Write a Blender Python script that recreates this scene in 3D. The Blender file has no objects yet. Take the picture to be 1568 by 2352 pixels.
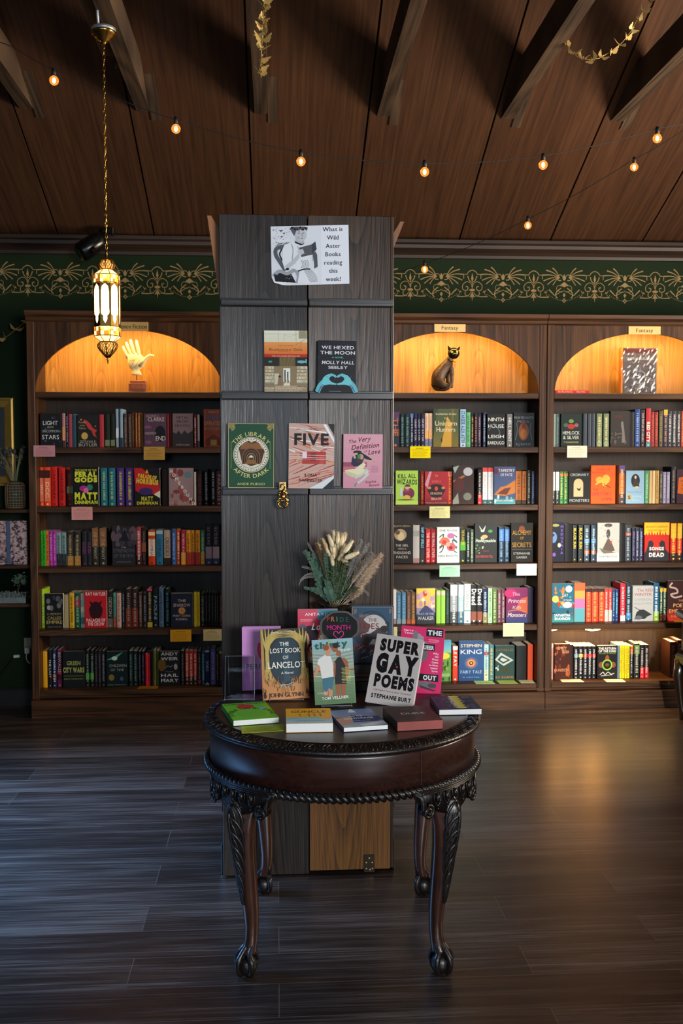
import bpy, math, random
from mathutils import Vector, Matrix
random.seed(7)
S = bpy.context.scene
C = S.collection
PI = math.pi
# ------------------------------------------------------------------ camera
YAW, PITCH, ROLL, EYE, FPX = math.radians(3.72), math.radians(2.87), math.radians(-0.09), 1.55, 2287.0
fw = Vector((math.sin(YAW)*math.cos(PITCH), math.cos(YAW)*math.cos(PITCH), -math.sin(PITCH)))
rt = Vector((math.cos(YAW), -math.sin(YAW), 0)); up = rt.cross(fw)
R_ = rt*math.cos(ROLL)+up*math.sin(ROLL); U_ = -rt*math.sin(ROLL)+up*math.cos(ROLL)
cd = bpy.data.cameras.new('camera'); cam = bpy.data.objects.new('camera', cd); C.objects.link(cam)
cam.matrix_world = Matrix(((R_.x,U_.x,-fw.x,0),(R_.y,U_.y,-fw.y,0),(R_.z,U_.z,-fw.z,EYE),(0,0,0,1)))
cd.sensor_fit = 'VERTICAL'; cd.sensor_height = 36; cd.sensor_width = 24; cd.lens = 36*FPX/2352
cd.dof.use_dof = True; cd.dof.focus_distance = 3.35; cd.dof.aperture_fstop = 8.0
S.camera = cam
def ray(px, py): return fw+R_*((px-784)/FPX)-U_*((py-1176)/FPX)
def at(px, py, Y):                     # the point seen at px,py on the vertical plane at depth Y
    d = ray(px, py); return Vector((0,0,EYE))+d*(Y/d.y)
def atz(px, py, z):                    # ... on the horizontal plane at height z
    d = ray(px, py); return Vector((0,0,EYE))+d*((z-EYE)/d.z)
# ------------------------------------------------------------------ world, exposure, daylight
S.view_settings.view_transform = 'Standard'; S.view_settings.look = 'None'
S.view_settings.gamma = 1; S.view_settings.use_curve_mapping = False
S.view_settings.exposure = 0.0
W = bpy.data.worlds.new('world'); S.world = W; W.use_nodes = True
W.node_tree.nodes['Background'].inputs[0].default_value = (0.40,0.45,0.55,1)
W.node_tree.nodes['Background'].inputs[1].default_value = 0.02
def area(name, loc, target, sx, sy, power, col, spread=180):
    l = bpy.data.lights.new(name, 'AREA'); l.shape = 'RECTANGLE'; l.size = sx; l.size_y = sy
    l.energy = power; l.color = col; l.spread = math.radians(spread)
    o = bpy.data.objects.new(name, l); C.objects.link(o); o.location = loc
    o.rotation_euler = (Vector(target)-Vector(loc)).to_track_quat('-Z','Y').to_euler(); return o
def point(name, loc, power, col, r=0.02):
    l = bpy.data.lights.new(name, 'POINT'); l.energy = power; l.color = col; l.shadow_soft_size = r
    o = bpy.data.objects.new(name, l); C.objects.link(o); o.location = loc; return o
# daylight: area lights for assumed windows behind the camera and each side; walls solid
area('assumed_front_window_light', (-1.1,-2.35,1.95), (-0.5,4,1.0), 1.6, 1.0, 26, (0.66,0.83,1.0), 130)
area('assumed_front_window_light', (2.1,-2.35,1.95), (1.0,4,1.1), 1.7, 1.1, 150, (0.93,0.96,1.0), 130)
area('assumed_left_window_light', (-3.35,4.2,1.8), (-1.5,4.0,0.0), 1.6, 1.2, 85, (0.20,0.47,1.0), 50)
area('assumed_right_window_light', (4.35,3.9,1.9), (0.6,4.7,3.2), 1.8, 1.2, 190, (1.0,0.82,0.64), 110)
def spot(name, loc, target, power, col, deg, blend, r):
    l = bpy.data.lights.new(name, 'SPOT'); l.energy = power; l.color = col; l.spot_size = math.radians(deg)
    l.spot_blend = blend; l.shadow_soft_size = r
    o = bpy.data.objects.new(name, l); C.objects.link(o); o.location = loc
    o.rotation_euler = (Vector(target)-Vector(loc)).to_track_quat('-Z','Y').to_euler(); return o
spot('assumed_low_sun_spot', (1.45,-2.3,2.35), (1.80,6.1,0.60), 4200, (1.0,0.93,0.80), 14.5, 0.75, 0.12)  # added spot for assumed low sun on the lower right shelves; no window opening
# ------------------------------------------------------------------ helpers
def lin(h):
    if not isinstance(h, str): return tuple(h)[:3]
    r = []
    for i in (0,2,4):
        c = int(h[i:i+2],16)/255; r.append(c/12.92 if c<=0.04045 else ((c+0.055)/1.055)**2.4)
    return tuple(r)
MATS = {}
def nodes(name):
    m = bpy.data.materials.new(name); m.use_nodes = True; nt = m.node_tree
    return m, nt, nt.nodes['Principled BSDF']
def mat(name, col, rough=0.5, metal=0.0, spec=0.5, noise=0.0, nscale=20, bump=0.0, coat=0.0, emit=None, estr=0, trans=0, ior=1.45, bscale=None):
    if name in MATS: return MATS[name]
    m, nt, b = nodes(name); c = lin(col)
    b.inputs['Base Color'].default_value = (*c,1); b.inputs['Roughness'].default_value = rough
    b.inputs['Metallic'].default_value = metal; b.inputs['Specular IOR Level'].default_value = spec
    b.inputs['Coat Weight'].default_value = coat; b.inputs['Coat Roughness'].default_value = 0.15
    b.inputs['Transmission Weight'].default_value = trans; b.inputs['IOR'].default_value = ior
    if emit: b.inputs['Emission Color'].default_value = (*lin(emit),1); b.inputs['Emission Strength'].default_value = estr
    if noise or bump:
        tc = nt.nodes.new('ShaderNodeTexCoord'); n = nt.nodes.new('ShaderNodeTexNoise')
        n.inputs['Scale'].default_value = nscale; n.inputs['Detail'].default_value = 6
        nt.links.new(tc.outputs['Object'], n.inputs['Vector'])
        if noise:
            mx = nt.nodes.new('ShaderNodeMix'); mx.data_type = 'RGBA'
            mx.inputs[6].default_value = (*[x*(1-noise) for x in c],1); mx.inputs[7].default_value = (*[min(1,x*(1+noise)) for x in c],1)
            nt.links.new(n.outputs['Fac'], mx.inputs[0]); nt.links.new(mx.outputs[2], b.inputs['Base Color'])
        if bump:
            bp = nt.nodes.new('ShaderNodeBump'); bp.inputs['Strength'].default_value = bump; bp.inputs['Distance'].default_value = 0.004
            if bscale:
                n2 = nt.nodes.new('ShaderNodeTexNoise'); n2.inputs['Scale'].default_value = bscale; n2.inputs['Detail'].default_value = 4
                nt.links.new(tc.outputs['Object'], n2.inputs['Vector']); nt.links.new(n2.outputs['Fac'], bp.inputs['Height'])
            else: nt.links.new(n.outputs['Fac'], bp.inputs['Height'])
            nt.links.new(bp.outputs['Normal'], b.inputs['Normal'])
    MATS[name] = m; return m
def wood(name, dark, light, axis='z', rough=0.45, grain=1.0, cath=0.6, cs=3.2, spec=0.4, bump=0.25, coat=0.0, fine=90, zst=0.09, cut=None):
    """oak-like wood: wavy cathedral rings plus long fine pores, running along axis"""
    if name in MATS: return MATS[name]
    m, nt, b = nodes(name); N = nt.nodes.new; L = nt.links.new
    tc = N('ShaderNodeTexCoord'); mp = N('ShaderNodeMapping')
    st = {'x':(zst,1,1),'y':(1,zst,zst),'z':(1,1,zst)}[axis]
    mp.inputs['Scale'].default_value = st; L(tc.outputs['Object'], mp.inputs['Vector'])
    n1 = N('ShaderNodeTexNoise'); n1.inputs['Scale'].default_value = cs; n1.inputs['Detail'].default_value = 2; n1.inputs['Distortion'].default_value = 0.6
    L(mp.outputs[0], n1.inputs['Vector'])
    mu = N('ShaderNodeMath'); mu.operation = 'MULTIPLY'; mu.inputs[1].default_value = 38*grain; L(n1.outputs['Fac'], mu.inputs[0])
    if cut:      # flat-sawn board: nested arches about the middle of each board (x0, half board width, A, B)
        sp = N('ShaderNodeSeparateXYZ'); L(tc.outputs['Object'], sp.inputs[0])
        def M_(op, a, b=None, c=None):
            q = N('ShaderNodeMath'); q.operation = op
            for i, v in enumerate((a, b, c)):
                if v is None: continue
                if isinstance(v, (int, float)): q.inputs[i].default_value = v
                else: L(v, q.inputs[i])
            return q.outputs[0]
        pp = M_('PINGPONG', M_('SUBTRACT', sp.outputs['X'], cut[0]), cut[1])
        ph = M_('MULTIPLY_ADD', M_('MULTIPLY', pp, pp), cut[2], M_('MULTIPLY', sp.outputs['Z'], cut[3]))
        n3 = N('ShaderNodeTexNoise'); n3.inputs['Scale'].default_value = cs*1.6; n3.inputs['Detail'].default_value = 4
        mp3 = N('ShaderNodeMapping'); mp3.inputs['Scale'].default_value = (1,1,0.3); L(tc.outputs['Object'], mp3.inputs['Vector']); L(mp3.outputs[0], n3.inputs['Vector'])
        ph = M_('ADD', ph, M_('MULTIPLY', n3.outputs['Fac'], 9.0*grain))
        fr_ = M_('FRACT', ph); sw = M_('SUBTRACT', M_('MULTIPLY', M_('POWER', fr_, 0.55), 2.0), 1.0)
        class _O: outputs = [sw]
        sn = _O
    else:
        sn = N('ShaderNodeMath'); sn.operation = 'SINE'; L(mu.outputs[0], sn.inputs[0])
    n2 = N('ShaderNodeTexNoise'); n2.inputs['Scale'].default_value = fine; n2.inputs['Detail'].default_value = 5
    mp2 = N('ShaderNodeMapping'); mp2.inputs['Scale'].default_value = {'x':(0.03,1,1),'y':(1,0.03,0.03),'z':(1,1,0.03)}[axis]
    L(tc.outputs['Object'], mp2.inputs['Vector']); L(mp2.outputs[0], n2.inputs['Vector'])
    mr = N('ShaderNodeMapRange'); mr.inputs[1].default_value = -1; mr.inputs[2].default_value = 1; mr.inputs[3].default_value = 0.5-cath/2; mr.inputs[4].default_value = 0.5+cath/2
    L(sn.outputs[0], mr.inputs[0])
    ad = N('ShaderNodeMath'); ad.operation = 'MULTIPLY_ADD'; ad.inputs[1].default_value = 1.6; ad.inputs[2].default_value = -0.8
    L(n2.outputs['Fac'], ad.inputs[0])
    sm = N('ShaderNodeMath'); sm.operation = 'ADD'; sm.use_clamp = True; L(mr.outputs[0], sm.inputs[0]); L(ad.outputs[0], sm.inputs[1])
    mx = N('ShaderNodeMix'); mx.data_type = 'RGBA'; mx.inputs[6].default_value = (*lin(dark),1); mx.inputs[7].default_value = (*lin(light),1)
    L(sm.outputs[0], mx.inputs[0]); L(mx.outputs[2], b.inputs['Base Color'])
    b.inputs['Roughness'].default_value = rough; b.inputs['Specular IOR Level'].default_value = spec
    b.inputs['Coat Weight'].default_value = coat; b.inputs['Coat Roughness'].default_value = 0.2
    bp = N('ShaderNodeBump'); bp.inputs['Strength'].default_value = bump; bp.inputs['Distance'].default_value = 0.0015
    L(sm.outputs[0], bp.inputs['Height']); L(bp.outputs[0], b.inputs['Normal'])
    MATS[name] = m; return m
def printed(name, rough=0.40, spec=0.14):
    if name in MATS: return MATS[name]
    m, nt, b = nodes(name); a = nt.nodes.new('ShaderNodeAttribute'); a.attribute_name = 'Col'
    nt.links.new(a.outputs['Color'], b.inputs['Base Color'])
    b.inputs['Roughness'].default_value = rough; b.inputs['Specular IOR Level'].default_value = spec
    MATS[name] = m; return m
PRINT = printed('printed_cover'); PAPER = printed('printed_paper', 0.8, 0.1)
class MB:
    """collects geometry, then links it as ONE mesh object"""
    def __init__(s): s.v=[]; s.f=[]; s.m=[]; s.c=[]; s.sm=[]; s.M=None; s.mi=0; s.col=(1,1,1); s.smooth=False
    def add(s, vs, fs, mi=None, col=None, smooth=None, M=None):
        b=len(s.v); M = M or s.M
        if M is not None: vs=[M@Vector(p) for p in vs]
        s.v.extend(tuple(p) for p in vs)
        cc = lin(col) if col is not None else s.col
        for f in fs:
            s.f.append(tuple(b+i for i in f)); s.m.append(s.mi if mi is None else mi); s.c.append(cc); s.sm.append(s.smooth if smooth is None else smooth)
    def box(s, a, b, **k):
        x0,y0,z0=a; x1,y1,z1=b
        s.add([(x0,y0,z0),(x1,y0,z0),(x1,y1,z0),(x0,y1,z0),(x0,y0,z1),(x1,y0,z1),(x1,y1,z1),(x0,y1,z1)],
              [(0,3,2,1),(4,5,6,7),(0,1,5,4),(1,2,6,5),(2,3,7,6),(3,0,4,7)], **k)
    def bbox(s, a, b, r=0.003, **k):
        """box with bevelled edges"""
        x0,y0,z0=a; x1,y1,z1=b; r=min(r,(x1-x0)*.45,(y1-y0)*.45,(z1-z0)*.45)
        def ring(i,z): return [(x0+i,y0+r,z),(x0+r,y0+i,z),(x1-r,y0+i,z),(x1-i,y0+r,z),(x1-i,y1-r,z),(x1-r,y1-i,z),(x0+r,y1-i,z),(x0+i,y1-r,z)]
        def cap(z): return [(x0+r,y0+r,z),(x0+r,y0+r,z),(x1-r,y0+r,z),(x1-r,y0+r,z),(x1-r,y1-r,z),(x1-r,y1-r,z),(x0+r,y1-r,z),(x0+r,y1-r,z)]
        s.loft([ring(r*.98,z0),ring(0,z0+r),ring(0,z1-r),ring(r*.98,z1)], True, True, **k)
    def loft(s, rings, cap0=True, cap1=True, closed=True, **k):
        n=len(rings[0]); vs=[p for r in rings for p in r]; fs=[]
        for j in range(len(rings)-1):
            for i in range(n if closed else n-1):
                i2=(i+1)%n; fs.append((j*n+i,j*n+i2,(j+1)*n+i2,(j+1)*n+i))
        if cap0: fs.append(tuple(range(n-1,-1,-1)))
        if cap1: fs.append(tuple((len(rings)-1)*n+i for i in range(n)))
        s.add(vs,fs,**k)
    def lathe(s, prof, seg=24, c=(0,0,0), **k):
        s.loft([[(c[0]+r*math.cos(2*PI*i/seg),c[1]+r*math.sin(2*PI*i/seg),c[2]+z) for i in range(seg)] for r,z in prof], prof[0][0]>1e-5, prof[-1][0]>1e-5, **k)
    def tube(s, pts, r, seg=8, cap=True, sm=0, **k):
        pts=[Vector(p) for p in pts]; rs=r if isinstance(r,(list,tuple)) else [r]*len(pts); rings=[]
        if sm:                               # Catmull-Rom smoothing
            P=[];Q=[];n=len(pts)
            for i in range(n-1):
                a,b,c,d=pts[max(i-1,0)],pts[i],pts[i+1],pts[min(i+2,n-1)]
                for j in range(sm):
                    t=j/sm; P.append(.5*(2*b+(c-a)*t+(2*a-5*b+4*c-d)*t*t+(3*b-a-3*c+d)*t**3)); Q.append(rs[i]*(1-t)+rs[i+1]*t)
            pts=P+[pts[-1]]; rs=Q+[rs[-1]]
        t=(pts[1]-pts[0]).normalized(); nrm=t.orthogonal().normalized()
        for i,p in enumerate(pts):
            t=(pts[min(i+1,len(pts)-1)]-pts[max(i-1,0)]).normalized()
            nrm=(nrm-t*nrm.dot(t)); nrm=nrm.normalized() if nrm.length>1e-6 else t.orthogonal().normalized()
            bn=t.cross(nrm)
            rings.append([p+nrm*rs[i]*math.cos(2*PI*j/seg)+bn*rs[i]*math.sin(2*PI*j/seg) for j in range(seg)])
        s.loft(rings,cap,cap,**k)
    def ball(s, c, r, seg=16, rg=10, **k):
        r=r if isinstance(r,(tuple,list)) else (r,r,r); rings=[]
        for j in range(rg+1):
            a=-PI/2+PI*j/rg; q=max(math.cos(a),1e-3)
            rings.append([(c[0]+r[0]*q*math.cos(2*PI*i/seg),c[1]+r[1]*q*math.sin(2*PI*i/seg),c[2]+r[2]*math.sin(a)) for i in range(seg)])
        s.loft(rings,True,True,**k)
    def prism(s, pts, axis, a, b, **k):
        """extrude a 2-D outline between a and b along axis"""
        f={'x':lambda p,t:(t,p[0],p[1]),'y':lambda p,t:(p[0],t,p[1]),'z':lambda p,t:(p[0],p[1],t)}[axis]
        s.loft([[f(p,a) for p in pts],[f(p,b) for p in pts]],**k)
    def build(s, name, mats, parent=None, label=None, kind=None, M=None):
        me=bpy.data.meshes.new(name); me.from_pydata(s.v,[],s.f)
        for m in (mats if isinstance(mats,(list,tuple)) else [mats]): me.materials.append(m)
        me.polygons.foreach_set('material_index',s.m); me.polygons.foreach_set('use_smooth',s.sm)
        at_=me.color_attributes.new('Col','FLOAT_COLOR','CORNER'); d=[]
        for f,c in zip(s.f,s.c): d.extend((*c,1.0)*len(f))
        at_.data.foreach_set('color',d); me.update()
        o=bpy.data.objects.new(name,me); C.objects.link(o)
        if M is not None: o.matrix_world=M
        if parent is not None: o.parent=parent
        if label: o['label']=label
        if kind: o['kind']=kind
        return o
def fixn(o):
    import bmesh
    bm=bmesh.new(); bm.from_mesh(o.data); bmesh.ops.recalc_face_normals(bm,faces=bm.faces); bm.to_mesh(o.data); bm.free(); return o
def tag(o, label, cat, group=None, kind=None):
    o['label']=label; o['category']=cat
    if group: o['group']=group
    if kind: o['kind']=kind
    return o
def thing(name, loc, label, cat, group=None, rot=(0,0,0)):
    o=bpy.data.objects.new(name,None); C.objects.link(o); o.location=loc; o.rotation_euler=rot; o.empty_display_size=0.05
    return tag(o,label,cat,group)
def part(mb, name, mats, parent, label=None, kind=None):
    """link mb (modelled in world coordinates) under parent without moving it"""
    o=mb.build(name,mats,None,label,kind); bpy.context.view_layer.update()
    o.parent=parent; o.matrix_parent_inverse=parent.matrix_world.inverted(); return o
def frame(o, ex, ez, ey=None):
    """matrix with local x along ex, local z along ez (made square)"""
    ex=Vector(ex).normalized(); ez=Vector(ez); ez=(ez-ex*ez.dot(ex)).normalized(); ey=ez.cross(ex)
    return Matrix(((ex.x,ey.x,ez.x,o[0]),(ex.y,ey.y,ez.y,o[1]),(ex.z,ey.z,ez.z,o[2]),(0,0,0,1)))
def copy_tree(src, loc, rot=None):
    r=src.copy(); C.objects.link(r); r.location=loc
    if rot is not None: r.rotation_euler=rot
    for ch in list(src.children):
        c=ch.copy(); C.objects.link(c); c.parent=r
        for g in list(ch.children):
            d=g.copy(); C.objects.link(d); d.parent=c
    return r
# ------------------------------------------------------------------ lettering (Blender's built-in font), drawn as flat ink on a surface
GLY={}
def glyph(ch, bold):
    k=(ch,bold)
    if k in GLY: return GLY[k]
    cu=bpy.data.curves.new('g','FONT'); cu.body=ch; cu.size=1; cu.resolution_u=3; cu.offset=bold
    o=bpy.data.objects.new('g',cu); me=o.to_mesh()
    vs=[(v.co.x,v.co.y) for v in me.vertices]; fs=[tuple(p.vertices) for p in me.polygons]
    o.to_mesh_clear(); bpy.data.objects.remove(o); bpy.data.curves.remove(cu)
    if vs:
        x0=min(p[0] for p in vs); x1=max(p[0] for p in vs); vs=[(p[0]-x0,p[1]) for p in vs]; w=x1-x0
    else: w=0.2
    GLY[k]=(vs,fs,w); return GLY[k]
class Art:
    """prints flat artwork on the plane o + u*ex + v*ez of a mesh; coordinates are fractions of w and h"""
    def __init__(s, mb, o, ex, ez, w, h, mi=0, n0=0.00012, dn=0.000022):
        s.mb=mb; s.o=Vector(o); s.ex=Vector(ex); s.ez=Vector(ez); s.n=s.ex.cross(s.ez); s.w=w; s.h=h; s.k=0; s.mi=mi; s.n0=n0; s.dn=dn
    def P(s, x, y): return s.o+s.ex*x+s.ez*y+s.n*(s.n0+s.dn*s.k)
    def poly(s, pts, col):
        s.k+=1; s.mb.add([s.P(x*s.w,y*s.h) for x,y in pts],[tuple(range(len(pts)))],mi=s.mi,col=col,smooth=False)
    def r(s, u0,v0,u1,v1,col): s.poly([(u0,v0),(u1,v0),(u1,v1),(u0,v1)],col)
    def g(s, u0,v0,u1,v1,ca,cb,n=8):
        a,b=lin(ca),lin(cb); s.k+=1
        for i in range(n):
            t=(i+.5)/n; c=tuple(a[j]*(1-t)+b[j]*t for j in range(3)); y0=v0+(v1-v0)*i/n; y1=v0+(v1-v0)*(i+1)/n
            s.mb.add([s.P(u0*s.w,y0*s.h),s.P(u1*s.w,y0*s.h),s.P(u1*s.w,y1*s.h),s.P(u0*s.w,y1*s.h)],[(0,1,2,3)],mi=s.mi,col=c,smooth=False)
    def e(s, u,v,ru,rv,col,n=20,a0=0,a1=2*PI):
        s.poly([(u+ru*math.cos(a0+(a1-a0)*i/n),v+rv*math.sin(a0+(a1-a0)*i/n)) for i in range(n)],col)
    def c(s, u,v,rad,col,n=20): s.e(u,v,rad/s.w*s.w,rad*s.w/s.h,col,n)
    def l(s, col, wd, pts, wd2=None):
        """stroke; wd is a fraction of the width, may taper to wd2"""
        s.k+=1; q=[Vector((x*s.w,y*s.h)) for x,y in pts]; n=len(q); L=[];Rr=[]
        for i,p in enumerate(q):
            t=(q[min(i+1,n-1)]-q[max(i-1,0)]); t=t.normalized() if t.length>0 else Vector((1,0)); nn=Vector((-t.y,t.x))
            hw=(wd+((wd2 if wd2 is not None else wd)-wd)*i/max(n-1,1))*s.w/2; L.append(p+nn*hw); Rr.append(p-nn*hw)
        s.mb.add([s.P(*p) for p in L+Rr],[(n+i,n+i+1,i+1,i) for i in range(n-1)],mi=s.mi,col=col,smooth=False)
    def curve(s, col, wd, ctrl, wd2=None, n=12):
        pts=[]
        for i in range(len(ctrl)-1):
            p0=ctrl[max(i-1,0)];p1=ctrl[i];p2=ctrl[i+1];p3=ctrl[min(i+2,len(ctrl)-1)]
            for j in range(n):
                t=j/n; pts.append(tuple(.5*((2*p1[d])+(-p0[d]+p2[d])*t+(2*p0[d]-5*p1[d]+4*p2[d]-p3[d])*t*t+(-p0[d]+3*p1[d]-3*p2[d]+p3[d])*t**3) for d in (0,1)))
        pts.append(ctrl[-1]); s.l(col,wd,pts,wd2)
    def t(s, text, u, v, hv, col, w=None, bold=0.0, shear=0.0, rot=0.0, al='c', serif=False, sp=0.09, cx=1.0):
        """one line of text, cap height hv (fraction of h), centred at u, baseline v; w = exact width as a fraction"""
        s.k+=1; sc=hv*s.h/0.70; adv=0; lay=[]
        for ch in text:
            if ch==' ': adv+=0.30; continue
            vs,fs,gw=glyph(ch,bold); lay.append((adv,vs,fs,gw)); adv+=gw+sp
        adv-=sp
        if adv<=0: return
        kx=(w*s.w/(adv*sc)) if w else cx
        tw=adv*sc*kx; x0={'c':-tw/2,'l':0,'r':-tw}[al]; cr,sr=math.cos(rot),math.sin(rot); V=[];F=[]
        def put(p):
            x=x0+p[0]*sc*kx+p[1]*shear*sc; y=p[1]*sc
            return s.P(u*s.w+x*cr-y*sr, v*s.h+x*sr+y*cr)
        for a,vs,fs,gw in lay:
            b=len(V); V+= [put((a+p[0],p[1])) for p in vs]; F+=[tuple(b+i for i in f) for f in fs]
            if serif:
                for yl in (0.0,0.70):
                    xs=sorted(p[0] for p in vs if abs(p[1]-yl)<0.012)
                    gr=[]
                    for x in xs:
                        if gr and x-gr[-1][1]<0.13: gr[-1][1]=x
                        else: gr.append([x,x])
                    for g0,g1 in gr:
                        if 0.03<g1-g0<0.2:
                            b=len(V); d=0.045; hh=0.035; y0=yl if yl==0 else yl-hh
                            V+=[put((a+g0-d,y0)),put((a+g1+d,y0)),put((a+g1+d,y0+hh)),put((a+g0-d,y0+hh))]; F.append((b,b+1,b+2,b+3))
        s.mb.add(V,F,mi=s.mi,col=col,smooth=False)
    def arc(s, text, u, v, rad, hv, col, a0, a1, bold=0.0, inward=False):
        """text around a circle of radius rad (fraction of w) from angle a0 to a1 in degrees"""
        s.k+=1; sc=hv*s.h/0.70; G=[(ch,)+(glyph(ch,bold) if ch!=' ' else ([],[],0.25)) for ch in text]
        tot=sum(g[3] for g in G)+0.1*(len(G)-1); x=0; V=[];F=[]
        for ch,vs,fs,gw in G:
            a=math.radians(a0+(a1-a0)*(x+gw/2)/tot); x+=gw+0.1; b=len(V)
            kx=abs(math.radians(a1-a0))*rad*s.w/(tot*sc); kx=min(kx,1.6)
            for p in vs:
                lx=(p[0]-gw/2)*sc*kx; ly=p[1]*sc
                if inward: d=Vector((math.cos(a),math.sin(a))); t_=Vector((-d.y,d.x)); q=d*(rad*s.w)-d*ly+t_*lx
                else: d=Vector((math.cos(a),math.sin(a))); t_=Vector((d.y,-d.x)); q=d*(rad*s.w)+d*ly+t_*lx
                V.append(s.P(u*s.w+q.x, v*s.h+q.y))
            F+=[tuple(b+i for i in f) for f in fs]
        s.mb.add(V,F,mi=s.mi,col=col,smooth=False)
    def lines(s, u0, u1, v0, v1, n, col, th=0.35, seed=1):
        """rows of illegible small print"""
        rr=random.Random(seed); s.k+=1; dv=(v1-v0)/n
        for i in range(n):
            y=v0+dv*i; x=u0+(u1-u0)*rr.uniform(0,.08); xe=u1-(u1-u0)*rr.uniform(0,.25)
            while x<xe:
                x2=min(xe,x+(u1-u0)*rr.uniform(.04,.13)); s.mb.add([s.P(x*s.w,y*s.h),s.P(x2*s.w,y*s.h),s.P(x2*s.w,(y+dv*th)*s.h),s.P(x*s.w,(y+dv*th)*s.h)],[(0,1,2,3)],mi=s.mi,col=col,smooth=False)
                x=x2+(u1-u0)*.02
    def run(s, ops):
        for o in ops: getattr(s,o[0])(*o[1:-1],**o[-1]) if isinstance(o[-1],dict) else getattr(s,o[0])(*o[1:])
# ================================================================== THE ROOM
YB, YW = 6.10, 6.42                       # bookcase fronts, back wall
def floor_mat():
    m, nt, b = nodes('dark_vinyl_planks'); N = nt.nodes.new; L = nt.links.new
    tc = N('ShaderNodeTexCoord'); br = N('ShaderNodeTexBrick'); L(tc.outputs['Object'], br.inputs['Vector'])
    br.inputs['Scale'].default_value = 1; br.inputs['Brick Width'].default_value = 1.22; br.inputs['Row Height'].default_value = 0.181
    br.inputs['Mortar Size'].default_value = 0.0016; br.inputs['Mortar Smooth'].default_value = 0.2; br.offset = 0.37; br.offset_frequency = 2
    br.inputs['Color1'].default_value = (0.0,0,0,1); br.inputs['Color2'].default_value = (1,1,1,1); br.inputs['Mortar'].default_value = (0.5,0.5,0.5,1)
    mp = N('ShaderNodeMapping'); mp.inputs['Scale'].default_value = (0.02,1,1); L(tc.outputs['Object'], mp.inputs['Vector'])
    n1 = N('ShaderNodeTexNoise'); n1.inputs['Scale'].default_value = 110; n1.inputs['Detail'].default_value = 7; n1.inputs['Roughness'].default_value = 0.65; L(mp.outputs[0], n1.inputs['Vector'])
    mp2 = N('ShaderNodeMapping'); mp2.inputs['Scale'].default_value = (0.10,1,1); L(tc.outputs['Object'], mp2.inputs['Vector'])
    n2 = N('ShaderNodeTexNoise'); n2.inputs['Scale'].default_value = 16; n2.inputs['Detail'].default_value = 3; L(mp2.outputs[0], n2.inputs['Vector'])
    a = N('ShaderNodeMath'); a.operation = 'MULTIPLY_ADD'; a.inputs[1].default_value = 0.75; L(n1.outputs['Fac'], a.inputs[0])
    nm_ = N('ShaderNodeMath'); nm_.operation = 'MULTIPLY'; nm_.inputs[1].default_value = 0.42; L(n2.outputs['Fac'], nm_.inputs[0]); L(nm_.outputs[0], a.inputs[2])
    a2 = N('ShaderNodeMath'); a2.operation = 'MULTIPLY_ADD'; a2.inputs[1].default_value = 0.14; L(br.outputs['Color'], a2.inputs[0]); L(a.outputs[0], a2.inputs[2])
    cr = N('ShaderNodeValToRGB'); e = cr.color_ramp.elements
    e[0].position = 0.56; e[0].color = (*lin('221a16'),1); e[1].position = 0.82; e[1].color = (*lin('5c4f46'),1)
    x = cr.color_ramp.elements.new(0.67); x.color = (*lin('382d27'),1); L(a2.outputs[0], cr.inputs[0])
    mm = N('ShaderNodeMix'); mm.data_type = 'RGBA'; mm.inputs[7].default_value = (*lin('4d443d'),1); L(br.outputs['Fac'], mm.inputs[0]); L(cr.outputs[0], mm.inputs[6])
    L(mm.outputs[2], b.inputs['Base Color'])
    rr = N('ShaderNodeMapRange'); rr.inputs[3].default_value = 0.26; rr.inputs[4].default_value = 0.40; L(n1.outputs['Fac'], rr.inputs[0]); L(rr.outputs[0], b.inputs['Roughness'])
    bp = N('ShaderNodeBump'); bp.inputs['Strength'].default_value = 0.3; bp.inputs['Distance'].default_value = 0.001; L(a.outputs[0], bp.inputs['Height']); L(bp.outputs[0], b.inputs['Normal'])
    b.inputs['Specular IOR Level'].default_value = 0.5; return m
GREEN = mat('dark_green_paint','11200f',0.75,spec=0.15,noise=0.10,nscale=60)
CEIL = wood('ceiling_plywood','2a190f','4a301e','y',0.5,0.25,0.25,2.5,spec=0.3,bump=0.15,fine=70)
CEILB = mat('ceiling_gap_dark','0c0806',0.9)
BEAM = wood('rough_beam_wood','231a13','4a3a2b','y',0.7,1.5,0.5,5,spec=0.2,bump=0.6,fine=70)
CASE = wood('bookcase_dark_oak','1e120a','50331c','z',0.45,2.2,0.45,4.0,spec=0.2,bump=0.25)
CASEH = wood('bookcase_dark_oak_rails','1e120a','50331c','x',0.45,2.2,0.45,4.0,spec=0.2,bump=0.25)
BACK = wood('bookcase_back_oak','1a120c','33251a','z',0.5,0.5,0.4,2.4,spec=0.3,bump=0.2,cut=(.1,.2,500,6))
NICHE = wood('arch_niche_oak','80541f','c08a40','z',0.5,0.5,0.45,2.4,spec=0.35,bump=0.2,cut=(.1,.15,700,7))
COLW = wood('display_column_grey_oak','070504','342b26','z',0.31,0.5,0.8,2.5,spec=0.36,bump=0.4,fine=110,cut=(-.03,.17,520,5.5))
COLR = wood('display_column_brown_oak','0a0603','493526','z',0.33,0.5,0.8,2.5,spec=0.32,bump=0.4,fine=110,cut=(.29,.17,560,-5))
COLH = wood('display_column_ledge_oak','12100f','2a2523','x',0.36,0.8,0.5,3.0,spec=0.4,bump=0.3,fine=110)
COLB = wood('display_column_lower_warm_oak','33200f','835628','z',0.40,0.45,0.6,2.5,spec=0.3,bump=0.35,fine=110,cut=(.24,.17,600,-6))
def ceil_z(Y): return 2.98+math.tan(math.radians(22.4))*(6.35-Y)
XL, XR, YF, YR = -3.6, 4.6, -2.5, 1.3
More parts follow.
